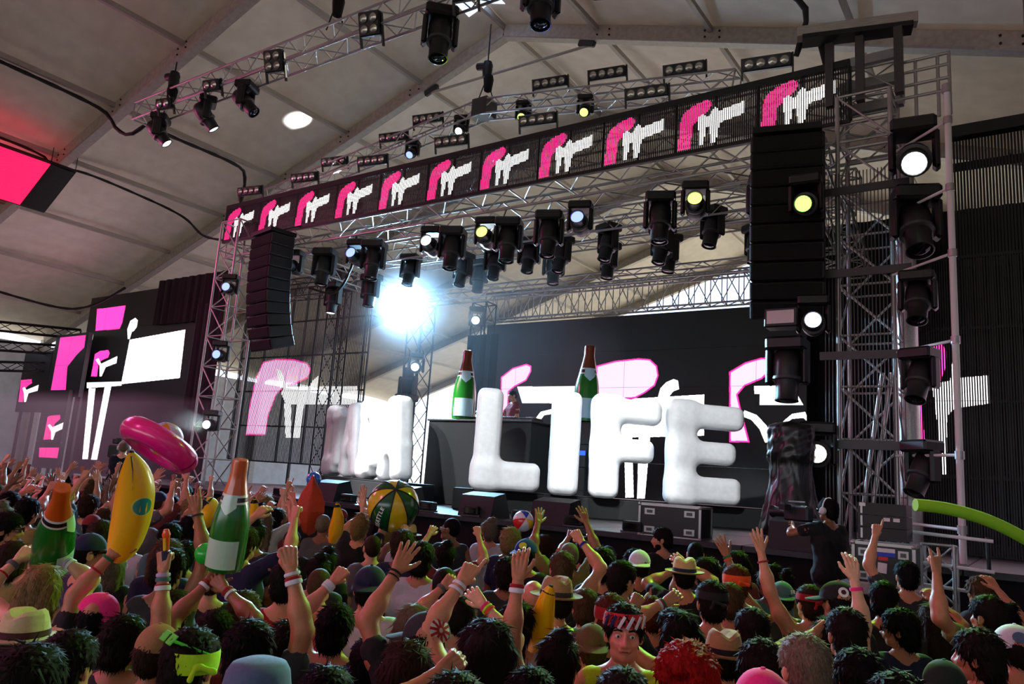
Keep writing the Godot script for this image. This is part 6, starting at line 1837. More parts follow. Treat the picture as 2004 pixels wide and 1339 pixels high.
func ball(called: String, at: Vector3, r: float, gores: int, cols: Array, axis: Vector3, spin: float, label: String, category: String, seam := 0.0, seam_col := Color.BLACK) -> Node3D:
	var o := thing(called, label, category, at)
	var y := axis.normalized()
	var x := y.cross(Vector3(0.3, 0.1, 0.9)).normalized()
	o.basis = Basis(x, y, x.cross(y)) * Basis(Vector3.UP, spin)
	for g in gores:
		var s := Shape.new()
		var k := 0
		for a in 7:
			for b in 17:
				var u := TAU * (g + a / 6.0) / gores
				var w := PI * b / 16.0
				var p := Vector3(sin(w) * cos(u), cos(w), sin(w) * sin(u))
				s.v.append(p * r)
				s.n.append(p)
				s.t.append(Vector2(u, w))
		for a in 6:
			for b in 16:
				var q := a * 17 + b
				s.i.append_array([q, q + 1, q + 17, q + 1, q + 18, q + 17])
		part(o, "panel", s.mesh(), vinyl(cols[g % cols.size()]))
	if seam > 0.0:
		for g in gores:
			var p := PackedVector3Array()
			var rr := PackedFloat32Array()
			for b in 25:
				var u := TAU * g / gores
				var w := PI * b / 24.0
				p.append(Vector3(sin(w) * cos(u), cos(w), sin(w) * sin(u)) * r)
				rr.append(seam)
			part(o, "seam", Shape.new().tube(p, rr, 6, false).mesh(), mat(seam_col, 0.5))
		if gores == 8:
			return o
		var p2 := PackedVector3Array()
		var r2 := PackedFloat32Array()
		for b in 49:
			p2.append(Vector3(cos(TAU * b / 48.0), 0, sin(TAU * b / 48.0)) * r)
			r2.append(seam)
		part(o, "seam", Shape.new().tube(p2, r2, 6, false).mesh(), mat(seam_col, 0.5))
	return o


func build_inflatables() -> void:
	banana("banana", "big yellow inflatable banana with a black tip and teal sticker", true)
	banana("banana_near", "slim yellow inflatable banana upright beside the dark bun")
	banana("banana_far1", "small yellow banana top poking up near the tall bottle")
	banana("banana_far2", "small yellow banana with a black stalk near the city ball")
	banana("banana_far3", "folded yellow banana hood behind the tall bottle")
	var nd := tube_along("noodle", 18)
	var at: Vector3 = SPOTS["noodle"][0][0]
	for j in nd.v.size():
		nd.v[j] -= at
	single("pool_noodle", nd, noisy(Color(0.55, 0.78, 0.10), Color(0.62, 0.84, 0.14), 0.8, 8.0, 0.1, 0.1, 50), "lime green foam pool noodle bent over the crowd by the scrim wall", "noodle", at)
	# bottles held over the crowd
	var t: Vector3 = SPOTS["tall_bottle"][0][0]
	var b: Vector3 = SPOTS["tall_bottle"][1][0]
	var y := (t - b).normalized()
	var z := Vector3(0.55, 0, 0.83)
	z = (z - y * z.dot(y)).normalized()
	bottle(Transform3D(Basis(y.cross(z), y, z), b), (t - b).length(), "tall green inflatable champagne bottle with orange neck held over the crowd", false)
	y = Vector3(0.60, 0.74, 0.30).normalized()
	z = Vector3(0.5, -0.4, -0.8)
	z = (z - y * z.dot(y)).normalized()
	bottle(Transform3D(Basis(y.cross(z), y, z), SPOTS["fat_base"]), 0.68, "green inflatable champagne bottle tipped towards the viewer in two hands", false)
	bottle(Transform3D(Basis(Vector3.UP, 0.7), Vector3(-10.85, 3.585, -13.75)), 1.62, "giant inflatable champagne bottle on the booth before the bright opening", true)
	bottle(Transform3D(Basis(Vector3(0, 0, 1), -0.02) * Basis(Vector3.UP, 0.7), Vector3(-8.49, 3.71, -15.2)), 1.78, "giant inflatable champagne bottle on the equipment stack before the black screen", true)
	# swim ring and balls
	var ring := Shape.new()
	var rp := PackedVector3Array()
	var rr := PackedFloat32Array()
	for k in 49:
		rp.append(Vector3(cos(TAU * k / 48.0), 0, sin(TAU * k / 48.0)) * 0.315)
		rr.append(0.128)
	ring.tube(rp, rr, 20, false)
	var right := Vector3(0.82, -0.36, -0.45).normalized()
	var toward := Vector3(0.82, 0.0, 0.57).normalized()
	var up := (Vector3(0.37, 0.86, -0.3) - toward * 0.32).normalized()
	up = (up - right * up.dot(right)).normalized()
	var ro := single("swim_ring", ring, vinyl(Color(1.0, 0.10, 0.55)), "shiny hot pink inflatable swim ring tossed over the crowd", "swim ring", SPOTS["ring"])
	ro.basis = Basis(right, up, right.cross(up))
	ball("beach_ball", SPOTS["ring_ball"] + Vector3(0, 0.03, 0), 0.19, 6, [Color(0.86, 0.86, 0.9), Color(0.9, 0.68, 0.05), Color(0.86, 0.86, 0.9), Color(0.15, 0.25, 0.8)], Vector3(0.3, 1, 0.2), 0.6, "striped beach ball lying in the pink swim ring", "ball")
	ball("beach_ball", SPOTS["beach_ball"], 0.125, 6, [Color(0.95, 0.75, 0.1), Color(0.88, 0.88, 0.9), Color(0.85, 0.12, 0.1), Color(0.88, 0.88, 0.9), Color(0.1, 0.2, 0.7), Color(0.88, 0.88, 0.9)], Vector3(0.7, 0.3, 0.6), 1.2, "small red, white and yellow beach ball near the stage edge", "ball")
	ball("beach_ball", SPOTS["green_ball"], 0.058, 4, [Color(0.12, 0.78, 0.22)], Vector3.UP, 0.0, "bright green ball beside the tall champagne bottle", "ball")
	ball("beach_ball", SPOTS["blue_ball"], 0.1, 4, [Color(0.2, 0.45, 0.85)], Vector3.UP, 0.0, "small blue ball behind the orange leaf", "ball")
	var g := Color(0.01, 0.30, 0.14)
	var yl := Color(0.85, 0.72, 0.04)
	var cb := ball("city_ball", SPOTS["city_ball"], 0.285, 8, [yl, g], Vector3(0.546, 0.642, 0.539), -0.218, "big green and yellow ball with black seams and white lettering", "ball", 0.008)
	# lettering bent round the ball
	var tm := TextMesh.new()
	var sf := SystemFont.new()
	sf.font_names = PackedStringArray(["Droid Sans"])
	sf.font_weight = 800
	tm.text = "SEATTLE"
	tm.font = sf
	tm.font_size = 32
	tm.pixel_size = 0.0023
	tm.depth = 0.01
	var arr := tm.surface_get_arrays(0)
	var ls := Shape.new()
	var tv: PackedVector3Array = arr[Mesh.ARRAY_VERTEX]
	for j in tv.size():
		# text runs up along a gore; its height lies across the gore
		var la := 0.22 + tv[j].x / 0.285
		var lo := CITY_LON + tv[j].y / 0.285
		var rad := 0.287 + tv[j].z * 0.2
		var n := Vector3(cos(la) * cos(lo), sin(la), cos(la) * sin(lo))
		ls.v.append(n * rad)
		ls.n.append(n)
		ls.t.append(Vector2.ZERO)
	ls.i = arr[Mesh.ARRAY_INDEX] if arr[Mesh.ARRAY_INDEX] != null else PackedInt32Array(range(tv.size()))
	part(cb, "lettering", ls.mesh(), mat(Color(0.9, 0.9, 0.88), 0.4))
	# leaf-shaped orange inflatable
	var leaf := Shape.new().lathe([Vector2(0.0, -0.12), Vector2(0.07, -0.08), Vector2(0.13, 0.03), Vector2(0.165, 0.16), Vector2(0.160, 0.27), Vector2(0.12, 0.38), Vector2(0.06, 0.47), Vector2(0.03, 0.53), Vector2(0.018, 0.57), Vector2(0.0, 0.59)], 20, Transform3D(Basis(Vector3(0, 0, 1), 0.04), Vector3.ZERO), Vector2(1.0, 0.6))
	for j in leaf.v.size():
		var q := leaf.v[j]
		leaf.v[j].z += 0.04 * exp(-pow(q.x / 0.03, 2)) * signf(q.z)
	smooth_normals(leaf)
	var lf := single("leaf_inflatable", leaf, noisy(Color(0.62, 0.16, 0.02), Color(0.78, 0.24, 0.03), 0.7, 5.0, 0.05, 0.0, 61), "rust orange pointed leaf-shaped inflatable among the raised hands", "inflatable", SPOTS["leaf_low"] + Vector3(0, -0.02, 0))
	lf.rotation.y = deg_to_rad(35)
	# toy pistol
	var tp := thing("toy_pistol", "small toy pistol with an orange barrel and dark grip in a raised hand", "toy", PISTOL)
	tp.rotation = Vector3(0.1, 0.6, 0.1)
	part(tp, "barrel", Shape.new().lathe([Vector2(0.014, 0.0), Vector2(0.016, 0.06), Vector2(0.02, 0.075), Vector2(0.012, 0.10), Vector2(0, 0.102)], 12).mesh(), vinyl(Color(0.95, 0.35, 0.03)))
	part(tp, "grip", Shape.new().cbox(Vector3(0, -0.03, 0), Vector3(0.036, 0.07, 0.04), 0.008).mesh(), vinyl(Color(0.08, 0.06, 0.25)))
	part(tp, "sight", Shape.new().cbox(Vector3(0, 0.03, 0.016), Vector3(0.012, 0.06, 0.012), 0.003).mesh(), vinyl(Color(0.95, 0.75, 0.1)))


# ---- the crowd -----------------------------------------------------------------------
func build_people() -> void:
	var group := "people in the crowd"
	for sp in CROWD:
		var d: Dictionary = sp.duplicate()
		d.group = group
		var o := person(d)
		dress_up(o, d)
	# staff
	person({"at": Vector3(-3.84, 0, -8.94), "yaw": deg_to_rad(62), "h": 1.86, "hair": "short", "hair_color": "dark", "skin": 1, "shirt": "tee", "shirt_color": Color(0.03, 0.03, 0.035), "arms": {}, "eyes": true, "head_yaw": 0.75, "wide": 1.15, "label": "bearded guard in a black polo shirt standing in the pit"})
	var beard := get_node("person_%03d" % (taken["person"] - 1))
	part(beard, "beard", net([cap(Vector3(-0.04, 1.553, -0.035), Vector3(0.04, 1.553, -0.035), 0.037, 0.037), cap(Vector3(0, 1.542, -0.068), Vector3(0, 1.55, -0.062), 0.026, 0.026), cap(Vector3(-0.024, 1.59, -0.096), Vector3(0.024, 1.59, -0.096), 0.006, 0.006)], 0.007, 0.02, 0.003, Vector3(90, 90, 90)).mesh(), hair_mat("dark"), Transform3D(Basis(Vector3.UP, 0.75), Vector3(0, 0, 0.012) - Basis(Vector3.UP, 0.75) * Vector3(0, 0, 0.012)))
	person({"at": Vector3(-2.02, 0.6, -9.3), "yaw": deg_to_rad(62), "h": 1.74, "hair": "short", "hair_color": "black", "skin": 3, "shirt": "tee", "shirt_color": Color(0.03, 0.03, 0.035), "arms": {"L": [Vector3(-0.12, 1.42, -0.40), "grip"]}, "eyes": true, "glasses": Color(0.03, 0.03, 0.03), "wide": 1.12, "label": "camera operator in a black shirt and white headphones on the platform"})
	headphones()
	person({"at": Vector3(-15.35, 0.75, -8.5), "yaw": deg_to_rad(55), "h": 1.8, "hair": "buzz", "hair_color": "ash", "skin": 0, "shirt": "tee", "shirt_color": Color(0.05, 0.07, 0.14), "arms": {"L": [Vector3(-0.1, 1.1, -0.38), "grip"]}, "eyes": true, "label": "camera operator in a dark blue shirt beside the tripod camera"})
	headphones()
	person({"at": Vector3(-10.27, 2.64, -14.9), "yaw": deg_to_rad(150), "h": 1.78, "hair": "buzz", "hair_color": "dark", "skin": 1, "shirt": "tee", "shirt_color": Color(0.50, 0.10, 0.16), "arms": {"R": [Vector3(0.15, 1.3, -0.35), "relaxed"]}, "eyes": true, "head_pitch": -0.3, "label": "performer in a crimson shirt leaning over the black booth"})
	var dr := thing("booth_step", "black step behind the booth under the performer", "step", Vector3(-10.32, 1.7, -14.95))
	slab(dr, "step_box", Vector3(0, 0.471, 0), Vector3(1.6, 0.942, 0.8), M.black)
	# everyone else, copied from a dozen poses
	var poses := [
		{}, {}, {}, {},
		{"R": [Vector3(0.26, 1.92, -0.12), "fist"]},
		{"L": [Vector3(-0.25, 1.90, -0.2), "open"], "R": [Vector3(0.24, 1.93, -0.15), "open"]},
		{"L": [Vector3(-0.22, 1.95, -0.1), "point"]},
		{"R": [Vector3(0.2, 1.88, -0.28), "relaxed"]},
		{"L": [Vector3(-0.15, 1.75, -0.42), "relaxed"], "R": [Vector3(0.12, 1.78, -0.42), "claw"]},
		{"L": [Vector3(-0.35, 1.88, -0.05), "horns"]},
		{"R": [Vector3(0.3, 1.93, 0.0), "open"]},
		{"L": [Vector3(-0.2, 1.82, -0.33), "grip"], "R": [Vector3(0.33, 1.85, -0.15), "fist"]},
	]
	var doing := ["with arms down", "with arms down", "with arms down", "with arms down", "raising a fist", "raising both open hands", "pointing one finger up", "reaching one arm up", "holding both hands forward and up", "waving horned fingers", "raising one open hand", "lifting both arms high"]
	var protos := []
	for k in poses.size():
		var p := person({"at": Vector3.ZERO, "yaw": 0.0, "h": 1.752, "hair": "bald", "hair_color": "dark", "skin": 1, "shirt": "tee" if k % 3 != 1 else "tank", "shirt_color": Color(0.1, 0.1, 0.1), "arms": poses[k], "label": "x"})
		remove_child(p)
		taken["person"] -= 1
		protos.append(p)
	var styles := ["short", "mop", "long", "bob", "pony", "bun", "buzz", "mop"]
	var tops := [[Color(0.05, 0.05, 0.055), "black"], [Color(0.16, 0.16, 0.17), "charcoal"], [Color(0.38, 0.36, 0.37), "grey"], [Color(0.75, 0.75, 0.78), "pale"], [Color(0.07, 0.09, 0.22), "navy"], [Color(0.48, 0.16, 0.15), "brick red"], [Color(0.26, 0.42, 0.42), "teal"], [Color(0.5, 0.45, 0.2), "mustard"]]
	var hc := ["black", "dark", "dark", "brown", "brown", "light", "blond", "ash", "black", "dark"]
	var n := 0
	for f in FILL:
		var p: Node3D = protos[f[4]].duplicate()
		p.name = numbered("person")
		add_child(p)
		p.position = Vector3(f[0], 0, f[1])
		p.basis = Basis(Vector3.UP, deg_to_rad(f[3])).scaled(Vector3.ONE * (f[2] / 1.752))
		p.get_node("body").material_override = skin(f[6])
		var top: Array = tops[(f[5] + n) % tops.size()]
		p.get_node("shirt").material_override = cloth(top[0])
		var style: String = styles[f[5]]
		var hat := n % 9 == 4
		part(p, "hair", hair_mesh("under" if hat else style), hair_mat(hc[f[7]]))
		var hatname := ""
		if hat:
			var hk: int = (n / 9) % 4
			var hcol: Color = [Color(0.07, 0.09, 0.22), Color(0.05, 0.05, 0.055), Color(0.78, 0.66, 0.42), Color(0.5, 0.1, 0.1)][hk]
			put_hat(p, ["fedora" if hk == 2 else "cap", hcol, hcol if hk != 2 else Color(0.1, 0.08, 0.06), hcol, 0.0 if n % 2 else 3.14], Transform3D())
			hatname = ["navy cap", "black cap", "straw fedora", "dark red cap"][hk]
		var col: String = {"black": "black", "dark": "dark brown", "brown": "brown", "light": "light brown", "blond": "blond", "ash": "ash blond"}[hc[f[7]]]
		var words: String = hatname if hat else "%s %s hair" % [{"short": "short", "mop": "tousled", "long": "long", "bob": "bobbed", "pony": "ponytailed", "bun": "bun-tied", "buzz": "cropped"}[style], col]
		p.set_meta("label", "person with %s, %s top, %s" % [("a " + words) if hat else words, top[1], doing[f[4]]])
		p.set_meta("category", "person")
		p.set_meta("group", group)
		n += 1
	for p in protos:
		p.free()


func headphones() -> void:
	var o: Node3D = get_node("person_%03d" % (taken["person"] - 1))
	var p := PackedVector3Array()
	var r := PackedFloat32Array()
	for k in 13:
		var a := PI * k / 12.0
		p.append(Vector3(cos(a) * 0.104, 1.635 + sin(a) * 0.14, 0.01))
		r.append(0.008)
	part(o, "headphone_band", Shape.new().tube(p, r, 8).mesh(), M.white)
	for sx in [-1.0, 1.0]:
		part(o, "ear_cup", Shape.new().lathe([Vector2(0, -0.015), Vector2(0.04, -0.015), Vector2(0.045, 0.0), Vector2(0.035, 0.02), Vector2(0, 0.022)], 16, Transform3D(Basis(Vector3(0, 0, 1), -sx * PI / 2), Vector3(sx * 0.1, 1.63, 0.01))).mesh(), M.white)


# badges, print and glasses worn on hats
func dress_up(o: Node3D, d: Dictionary) -> void:
	var ht := Transform3D()
	if d.has("glassup"):
		var s := Shape.new()
		for sx in [-1.0, 1.0]:
			s.cbox(Vector3(sx * 0.036, 1.74, -0.085), Vector3(0.055, 0.04, 0.006), 0.002, Basis(Vector3.RIGHT, 0.7))
			s.tube(PackedVector3Array([Vector3(sx * 0.066, 1.74, -0.085), Vector3(sx * 0.094, 1.715, -0.02), Vector3(sx * 0.098, 1.685, 0.05)]), PackedFloat32Array([0.006, 0.006, 0.005]), 6)
		part(o, "sunglasses", s.mesh(), mat(d.glassup, 0.2), Transform3D(Basis(Vector3.UP, PI * 0.75), Vector3.ZERO))
	var yaw: float = d.hat[4] if d.has("hat") else 0.0
	if d.has("patch") or d.has("badge"):
		for q in 2:
			if q == 1 and not d.has("badge"):
				continue
			var rad := 0.03 if q == 0 else 0.02
			var s := Shape.new().lathe([Vector2(rad, 0), Vector2(rad, 0.004), Vector2(0, 0.006 + q * 0.002)], 16, Transform3D(Basis(Vector3.RIGHT, PI / 2 - 0.45), Vector3(0, 1.712, 0.098)), Vector2(1.2 if d.has("patch") else 1.0, 1))
			part(o, "cap_patch", s.mesh(), cloth(d.patch if d.has("patch") else Color(0.85, 0.85, 0.85) if q == 0 else Color(0.25, 0.08, 0.10)), Transform3D(Basis(Vector3.UP, -0.25), Vector3.ZERO))
	if d.has("rays"):
		# red rays on a white disc on the cap's side
		part(o, "ray_disc", Shape.new().lathe([Vector2(0.055, 0), Vector2(0.04, 0.008), Vector2(0, 0.014)], 20, Transform3D(Basis(Vector3.RIGHT, PI / 2 - 0.35), Vector3(0, 1.70, 0.094))).mesh(), cloth(Color(0.85, 0.82, 0.78)), Transform3D(Basis(Vector3.UP, 0.6), Vector3.ZERO))
		for k in 10:
			var a := TAU * k / 10.0
			part(o, "ray", Shape.new().cbox(Vector3(0, 0.015, 0.03), Vector3(0.012, 0.006, 0.045), 0.001).mesh(), cloth(Color(0.7, 0.08, 0.08)), Transform3D(Basis(Vector3.UP, 0.6), Vector3.ZERO) * Transform3D(Basis(Vector3.RIGHT, PI / 2 - 0.35), Vector3(0, 1.70, 0.094)) * Transform3D(Basis(Vector3.UP, a) * Basis(Vector3.RIGHT, 0.24), Vector3.ZERO))
	if d.has("letters"):
		var tm := TextMesh.new()
		var sf := SystemFont.new()
		sf.font_names = PackedStringArray(["Droid Sans"])
		sf.font_weight = 700
		tm.font = sf
		tm.text = d.letters
		tm.font_size = 20
		tm.pixel_size = 0.0022
		tm.depth = 0.004
		part(o, "lettering", tm, mat(Color(0.85, 0.87, 0.85), 0.6), Transform3D(Basis(Vector3.UP, 0.5), Vector3.ZERO) * Transform3D(Basis(Vector3.RIGHT, -0.35), Vector3(0, 1.70, 0.108)))
	if d.has("flag"):
		for k in 6:
			var a := -PI / 2 + (k - 2.5) * 0.4
			part(o, "bandana_stripe", Shape.new().cbox(Vector3.ZERO, Vector3(0.014, 0.06, 0.004), 0.001, Basis(Vector3(0, 0, 1), 0.5)).mesh(), cloth(Color(0.85, 0.85, 0.85) if k < 4 else Color(0.06, 0.08, 0.25)), Transform3D(Basis(Vector3.UP, PI / 2 - a + PI), Vector3(cos(a) * 0.0985, 1.703, 0.012 + sin(a) * 0.117)))


# ---- people ---------------------------------------------------------------------
var hands := {}
var head_shape: Shape
var hairs := {}
var trousers_mesh: ArrayMesh
var hat_mesh := {}

func cap(a: Vector3, b: Vector3, ra: float, rb: float) -> Array:
	return ["c", a, b, ra, rb]


# a left hand: wrist at the origin, fingers along +y, palm towards -z, thumb on the +x side
func hand_shape(pose: String) -> Shape:
	if hands.has(pose):
		return hands[pose]
	var curls: Array = {"open": [0.08, 0.1, 0.12, 0.12], "relaxed": [0.3, 0.42, 0.5, 0.5], "fist": [1.45, 1.5, 1.5, 1.45], "point": [0.06, 1.45, 1.5, 1.5], "grip": [0.5, 0.55, 0.6, 0.65], "claw": [0.75, 0.8, 0.85, 0.9], "horns": [0.08, 1.45, 1.5, 0.1]}[pose]
	var spread: float = {"open": 0.16, "relaxed": 0.08, "grip": 0.14}.get(pose, 0.04)
	var b := [cap(Vector3(-0.008, -0.04, 0), Vector3(-0.006, 0.012, 0), 0.021, 0.02), cap(Vector3(0.01, -0.04, 0), Vector3(0.008, 0.012, 0), 0.021, 0.02)]
	var kx := [0.030, 0.010, -0.011, -0.031]
	var ky := [0.088, 0.092, 0.087, 0.077]
	var fl := [0.073, 0.081, 0.076, 0.060]
	for f in 4:
		var kn := Vector3(kx[f], ky[f], 0.002)
		b.append(cap(Vector3(kx[f] * 0.55, 0.012, 0), kn, 0.0165, 0.0125))
		var a: float = -(f - 1.4) * spread
		var dir := Vector3(-sin(-a), cos(a), 0).normalized()
		var p := kn
		var seg := [0.45, 0.31, 0.24]
		var c: float = 0.0
		for s in 3:
			c += curls[f] * [0.9, 1.0, 0.7][s]
			var d := Vector3(dir.x * cos(c), dir.y * cos(c), -sin(c)).normalized()
			var q: Vector3 = p + d * fl[f] * seg[s]
			var r0: float = [0.0098, 0.009, 0.0083][s]
			b.append(cap(p, q, r0, r0 - 0.0008))
			p = q
	var tc: float = {"fist": 1.0, "point": 0.95, "horns": 0.95, "claw": 0.5, "grip": 0.25, "relaxed": 0.15}.get(pose, -0.1)
	var t0 := Vector3(0.02, 0.012, -0.004)
	var t1 := Vector3(0.047 - 0.008 * tc, 0.045, -0.012 - 0.014 * maxf(tc, 0))
	var t2 := t1 + Vector3(0.022 - 0.045 * maxf(tc, 0), 0.028, -0.004 - 0.018 * maxf(tc, 0))
	var t3 := t2 + Vector3(0.012 - 0.04 * maxf(tc, 0), 0.026 - 0.012 * maxf(tc, 0), -0.002 - 0.004 * maxf(tc, 0))
	b.append(cap(t0, t1, 0.017, 0.0135))
	b.append(cap(t1, t2, 0.0125, 0.0105))
	b.append(cap(t2, t3, 0.0105, 0.0085))
	var s := net(b, 0.0046, 0.006)
	hands[pose] = s
	return s


func get_head() -> Shape:
	if head_shape == null:
		var b := [
			["e", Vector3(0, 1.655, 0.012), Vector3(0.077, 0.094, 0.097)],
			["e", Vector3(0, 1.61, -0.028), Vector3(0.064, 0.085, 0.070)],
			cap(Vector3(-0.028, 1.558, -0.045), Vector3(0.028, 1.558, -0.045), 0.034, 0.034),
			cap(Vector3(0, 1.545, -0.07), Vector3(0, 1.552, -0.062), 0.02, 0.026),
			cap(Vector3(0, 1.645, -0.094), Vector3(0, 1.602, -0.114), 0.008, 0.0135),
			cap(Vector3(-0.013, 1.598, -0.101), Vector3(0.013, 1.598, -0.101), 0.009, 0.009),
			cap(Vector3(-0.038, 1.657, -0.083), Vector3(0.038, 1.657, -0.083), 0.012, 0.012),
			cap(Vector3(-0.045, 1.607, -0.07), Vector3(-0.03, 1.598, -0.08), 0.018, 0.014),
			cap(Vector3(0.045, 1.607, -0.07), Vector3(0.03, 1.598, -0.08), 0.018, 0.014),
			cap(Vector3(-0.018, 1.575, -0.097), Vector3(0.018, 1.575, -0.097), 0.007, 0.007),
			["e", Vector3(-0.079, 1.622, 0.012), Vector3(0.012, 0.032, 0.02)],
			["e", Vector3(0.079, 1.622, 0.012), Vector3(0.012, 0.032, 0.02)],
			cap(Vector3(0, 1.44, 0.018), Vector3(0, 1.57, 0.008), 0.056, 0.054),
			["e", Vector3(-0.032, 1.636, -0.098), Vector3(0.017, 0.011, 0.016), "-"],
			["e", Vector3(0.032, 1.636, -0.098), Vector3(0.017, 0.011, 0.016), "-"],
		]
		head_shape = net(b, 0.0075, 0.018)
	return head_shape


func hair_mesh(kind: String) -> ArrayMesh:
	if hairs.has(kind):
		return hairs[kind]
	var crown := ["e", Vector3(0, 1.668, 0.014), Vector3(0.090, 0.097, 0.108)]
	var nape := ["e", Vector3(0, 1.612, 0.052), Vector3(0.074, 0.082, 0.066)]
	var face_cut := ["e", Vector3(0, 1.585, -0.085), Vector3(0.083, 0.098, 0.082), "-"]
	var b := [crown, nape]
	var rough := 0.003
	var st := Vector3(85, 26, 85)
	if kind == "buzz":
		b = [["e", Vector3(0, 1.662, 0.014), Vector3(0.082, 0.096, 0.102)], ["e", Vector3(0, 1.622, 0.048), Vector3(0.069, 0.072, 0.06)], face_cut]
		rough = 0.0015
		st = Vector3(200, 200, 200)
	elif kind == "short":
		b = [["e", Vector3(0, 1.675, 0.006), Vector3(0.091, 0.097, 0.112)], nape, face_cut]
		st = Vector3(80, 45, 80)
		rough = 0.0035
	elif kind == "under":
		b = [["e", Vector3(0, 1.652, 0.014), Vector3(0.083, 0.06, 0.098)], ["e", Vector3(0, 1.618, 0.048), Vector3(0.071, 0.072, 0.062)], face_cut]
	elif kind == "long":
		for sx in [-0.055, 0.0, 0.055]:
			b.append(cap(Vector3(sx, 1.63, 0.06), Vector3(sx * 1.35, 1.30, 0.105), 0.056, 0.034))
		for sx in [-1.0, 1.0]:
			b.append(cap(Vector3(sx * 0.075, 1.64, 0.0), Vector3(sx * 0.10, 1.36, 0.04), 0.032, 0.024))
		b.append(face_cut)
	elif kind == "bob":
		for sx in [-0.05, 0.0, 0.05]:
			b.append(cap(Vector3(sx, 1.63, 0.055), Vector3(sx * 1.2, 1.50, 0.07), 0.058, 0.045))
		for sx in [-1.0, 1.0]:
			b.append(cap(Vector3(sx * 0.078, 1.65, 0.0), Vector3(sx * 0.088, 1.51, 0.02), 0.03, 0.03))
		b.append(face_cut)
	elif kind == "bun":
		b.append(face_cut)
		b.append(["e", Vector3(0.015, 1.77, 0.055), Vector3(0.046, 0.04, 0.046)])
	elif kind == "pony":
		b.append(face_cut)
		b.append(cap(Vector3(0, 1.68, 0.11), Vector3(0, 1.63, 0.155), 0.022, 0.03))
		b.append(cap(Vector3(0, 1.63, 0.155), Vector3(0.01, 1.42, 0.15), 0.034, 0.014))
	elif kind == "curly":
		var r2 := RandomNumberGenerator.new()
		r2.seed = 5
		b = [["e", Vector3(0, 1.668, 0.014), Vector3(0.105, 0.112, 0.122)], ["e", Vector3(0, 1.60, 0.05), Vector3(0.098, 0.09, 0.085)]]
		for k in 110:
			var d := Vector3(r2.randf_range(-1, 1), r2.randf_range(-0.9, 1), r2.randf_range(-0.7, 1)).normalized()
			b.append(["e", Vector3(0, 1.645, 0.02) + d * Vector3(0.112, 0.118, 0.125), Vector3.ONE * r2.randf_range(0.016, 0.028)])
		b.append(face_cut)
		rough = 0.006
		st = Vector3(60, 60, 60)
	elif kind == "mop":
		b = [["e", Vector3(0, 1.675, 0.01), Vector3(0.099, 0.104, 0.118)], ["e", Vector3(0, 1.595, 0.05), Vector3(0.085, 0.09, 0.075)], face_cut]
		rough = 0.006
		st = Vector3(62, 26, 62)
	var s := net(b, 0.0075, 0.02, rough, st)
	if kind != "buzz":
		strands(s, {"short": 0.026, "mop": 0.05, "curly": 0.03, "under": 0.03}.get(kind, 0.07), 0.75 if kind in ["short", "curly"] else 0.3, 900 if kind in ["long", "bob", "pony"] else 700)
	hairs[kind] = s.mesh()
	return hairs[kind]


# locks lying on the hair, each a thin three-sided spike
func strands(s: Shape, ln: float, lift: float, count: int) -> void:
	var r2 := RandomNumberGenerator.new()
	r2.seed = 91
	var n0 := s.v.size()
	for k in count:
		var j := r2.randi() % n0
		var p := s.v[j]
		var n := s.n[j]
		var down := Vector3(0, -1, 0.15) + Vector3(r2.randf_range(-0.5, 0.5), r2.randf_range(-0.2, 0.2), r2.randf_range(-0.5, 0.5))
		if p.y > 1.71:
			down = Vector3(p.x * 6.0, -0.1, (p.z - 0.06) * 5.0) + Vector3(r2.randf_range(-0.6, 0.6), 0, r2.randf_range(-0.6, 0.6))
		var t := (down - n * down.dot(n)).normalized()
		var d := (t + n * lift * r2.randf_range(0.3, 1.0)).normalized()
		var w := n.cross(t).normalized() * r2.randf_range(0.003, 0.006)
		var tip := p + d * ln * r2.randf_range(0.5, 1.1)
		var b := s.v.size()
		s.v.append_array([p - w - n * 0.003, p + w - n * 0.003, p + n * 0.003 - t * 0.004, tip])
		s.n.append_array([(n - w * 120.0).normalized(), (n + w * 120.0).normalized(), n, n])
		s.t.append_array([Vector2.ZERO, Vector2.ZERO, Vector2.ZERO, Vector2.ZERO])
		# sides seen from outside
		if (s.v[b + 2] - s.v[b]).cross(tip - s.v[b]).dot(n - w * 40.0) > 0.0:
			s.i.append_array([b, b + 3, b + 2, b + 2, b + 3, b + 1])
		else:
			s.i.append_array([b, b + 2, b + 3, b + 2, b + 1, b + 3])


